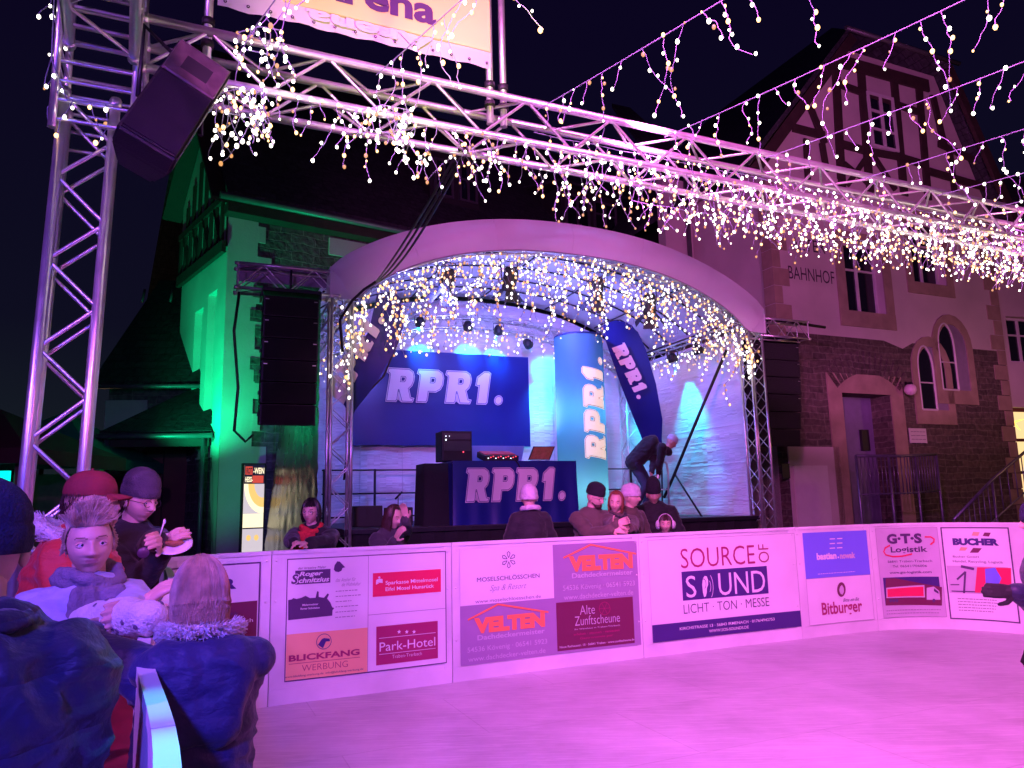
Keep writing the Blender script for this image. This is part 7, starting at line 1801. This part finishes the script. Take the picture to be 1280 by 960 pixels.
# 5 child at the rail
hcC = at(250, 746, 1.95)
I = person('child in navy parka with light brown bob leaning over the boards, seen from behind', hcC, 24, 1.42, hy=6, hp=-8, jacket=J_NAVY2, hi=True, female=True, ears=False, chest_w=.64, fold=.010, puff=.026, fscale=12, ground=0, hands=(V3(-1.17, 2.10, 1.22), V3(-1.00, 2.20, 1.22)), hints=(V3(-.6, -1.0, .35), V3(-.1, .1, -1)), pelvis=V3(-.775, 1.84, .74), feet=(V3(-.83, 1.80, .07), V3(-.68, 1.86, .07)), jname='parka', head_sc=1.05)
hair(I, H_BLD2, 'bob', 3200, .080, 3, rad=.0021, vol=.97, back=1.0); hood_ring(I, FURW, .094, .021, .055, .1, 'fur_collar', fur=1600, back=.03)
pv, ch = I['pv'], I['ch']
v_, f_ = remesh([('c', I['nb']-I['f']*.10+V3(0, 0, .00)+I['r']*x, .062, I['nb']-I['f']*.135+V3(0, 0, -.13)+I['r']*x*.6, .05) for x in (-.07, -.03, .03, .07)]+[('c', I['nb']-I['f']*.08-I['r']*.10, .05, I['nb']-I['f']*.08+I['r']*.12, .05)], .009, 3, .010, 10); m = MB(); m.mesh(v_, f_, True); m.build('hood', J_NAVY2, I['root'], uv=False)
v_, f_ = remesh([('c', pv+V3(0, 0, .12), .128, pv-V3(0, 0, .24), .158), ('c', pv+I['r']*.03+V3(0, 0, .0), .13, pv+I['r']*.03-V3(0, 0, .24), .15)], .011, 3, .016, 8, seed=3); m = MB(); m.mesh(v_, f_, True); m.build('parka_skirt', J_NAVY2, I['root'], uv=False)
# 6 woman with the red scarf
hcW = at(389, 640, 6.75)
I = person('person with black bob, glasses and red scarf resting folded hands on the boards', hcW, 172, 1.66, hp=-4, jacket=J_BLK, female=True, glasses=True, hands=(V3(-1.72, 6.30, 1.25), V3(-1.84, 6.30, 1.25)), hdir=((-.8, -.3, .0), (.8, -.4, .05)), hnorm=((0, 0, -1), (0, 0, -1)), curl=.6, hints=(V3(1, .1, -.3), V3(-1, .1, -.3)), fold=.012, chest_w=1.05)
hair(I, H_BLK, 'bob', 600, .085, 5, rad=.006, vol=1.04); scarf(I, SCR, .085, .026, 2, True, 3, .010, .0, .008, .32)
# 7 long haired woman
hcL = at(492, 647, 7.15)
I = person('person with long dark hair and grey jacket raising two fingers beside the stage', hcL, 236, 1.62, hp=-14, jacket=J_GRY, female=True, hands=(at(508, 648, 6.85), at(494, 674, 6.75)), hdir=((-.15, -.1, .9), None), curl=.35, hints=(V3(1, 0, -.8), V3(-.2, 0, -1)), fold=.012)
hair(I, H_DBR, 'long', 560, .30, 6, rad=.0065, bangs=False, vol=1.05)
# 8 white hat
I = person('person in white knitted hat and black coat facing the stage before the navy table', at(661, 622, 7.72), 10, 1.72, chest_w=.82, jacket=J_DRK); beanie(I, KN_WHT, .02, -.02, big=1.1); hood_ring(I, KN_WHT, .085, .028, .03, .2, 'snood')
# 9 bearded man
hcM = at(744, 622, 8.05)
I = person('person in black knitted hat and glasses with beard bending towards a phone', hcM, 205, 1.80, hy=22, hp=-16, jacket=J_OLV, glasses=True, hands=(at(772, 655, 7.6), at(765, 662, 7.65)), hdir=((.6, -.3, .2), (.6, -.3, 0)), skin=SKIN1); beanie(I, KN_BLK, .0, .03)
m = MB(); v_, f_ = remesh([('e', hcM+I['Mh'] @ V3(0, .062, -.078), (.050, .036, .034), I['Mh']), ('c', hcM+I['Mh'] @ V3(-.055, .02, -.05), .014, hcM+I['Mh'] @ V3(0, .078, -.088), .018), ('c', hcM+I['Mh'] @ V3(.055, .02, -.05), .014, hcM+I['Mh'] @ V3(0, .078, -.088), .018)], .008, 2, .004, 40); m.mesh(v_, f_, True); m.build('beard', H_DBR, I['root'], uv=False)
# 10 auburn woman
I = person('person with auburn hair cuddled against the bearded man', at(770, 628, 8.15), 178, 1.70, hy=-14, hr=-6, hp=-8, jacket=J_OLV, female=True, hands=(at(786, 660, 7.7), at(778, 655, 7.68)), hdir=((-.5, -.3, .3), (-.6, -.3, .3)), curl=.7)
hair(I, H_AUB, 'bob', 520, .09, 8, rad=.006, vol=1.04, bangs=False); scarf(I, J_DRK, .088, .03, 2, False, 4, .011)
t = thing('phone', 'small phone held between the auburn haired woman and the bearded man', 'phone', at(780, 654, 7.66)); m = MB(); m.bbox(at(780, 653, 7.66), (.075, .012, .15), Matrix.Rotation(R(35), 3, 'Y') @ Matrix.Rotation(R(30), 3, 'X'), .006); m.build('case', BLACK, t, uv=False); m = MB(); m.box(at(780, 652.6, 7.645), (.066, .002, .135), Matrix.Rotation(R(35), 3, 'Y') @ Matrix.Rotation(R(30), 3, 'X')); m.build('screen', mat('phone_glass', (.1, .08, .1), .1, 0, 0), t, uv=False)
# 11 person behind with white hat
I = person('person in a round white hat and olive coat behind the auburn haired woman', at(789, 622, 8.55), 215, 1.70, hy=30, jacket=J_OLV, female=True); beanie(I, KN_WHT, .01, .015, big=1.12)
# 12 dark coat man
I = person('person in black coat and tapered black hat standing behind the earmuff child', at(817, 618, 9.1), 176, 1.82, hp=-14, jacket=J_BLK, skin=SKIN2, chest_w=1.1, puff=.045); beanie(I, KN_BLK, .05, .025)
# 13 earmuff child
hcE = at(832, 655, 8.35)
I = person('child with white earmuffs peeping over the boards below the black hatted man', hcE, 170, 1.36, hp=-6, jacket=J_GRY, female=True, head_sc=1.1, hands=(None, None)); hair(I, H_DBR, 'bob', 300, .07, 12, rad=.006)
m = MB(); hs = I['hs']; m.tube([hcE+I['Mh'] @ V3(.098*math.cos(t), 0, .128*math.sin(t)-.0)*hs for t in [math.pi*i/14 for i in range(15)]], .006, 6); em = m.build('earmuff_band', KN_WHT, I['root'], uv=False)
for s_ in (-1, 1): v_, f_ = remesh([('e', hcE+I['Mh'] @ V3(s_*.098, 0, -.01)*hs, (.026, .045, .048), I['Mh'])], .007, 1, .006, 50); m = MB(); m.mesh(v_, f_, True); m.build('earmuff', KN_WHT, em, uv=False)
# 14 man bending on the stage
DB = 13.9
I = person('person in dark clothes bending forwards on the stage beside the feather flag', at(839, 553, DB-.1), -80, 1.76, hp=-32, jacket=J_DRK, skin=SKIN1, pelvis=at(793, 577, DB+.1), chest=at(811, 557, DB), hands=(at(814, 596, DB-.2), at(822, 600, DB+.1)), hints=(V3(-.3, 0, -1), V3(-.3, 0, -1)), feet=(at(792, 640, DB-.1)*1.0, at(806, 640, DB+.25)), kneel=(at(807, 608, DB-.1), at(812, 606, DB+.2)), ground=DECK)
for o_ in (0,):
    beanie(I, mat('cap_white_cloth', (.55, .65, .72), .7, 0, .1), .0, .02)
# music stand / chair frame he handles
t = thing('folding_chair', 'dark tubular chair frame the bending person is handling on stage', 'chair', at(828, 636, DB))
pa = [at(x, y, DB) for x, y in ((820, 640), (822, 600), (824, 582), (828, 577), (833, 579), (835, 590), (836, 640))]; m = MB(); m.tube(pa, .018, 8); m.build('frame', ALU, t, uv=False)
m = MB(); m.tube([at(821, 612, DB), at(836, 612, DB)], .014, 6); m.build('cross_bar', ALU, t, uv=False)
# 15 pointing person at the right edge
I = person('person at the right edge in a dark blue hat pointing towards the boards', at(1302, 652, 4.35), 62, 1.70, gloves=J_BLK, jacket=J_NAVY, hi=True, hands=(at(1270, 740, 4.15), None), hdir=((-.95, .1, .08), None), hints=(V3(.2, 0, -1), None), curl=.25, fold=.014, puff=.04); beanie(I, KN_NAV, .0, .0, big=1.02)
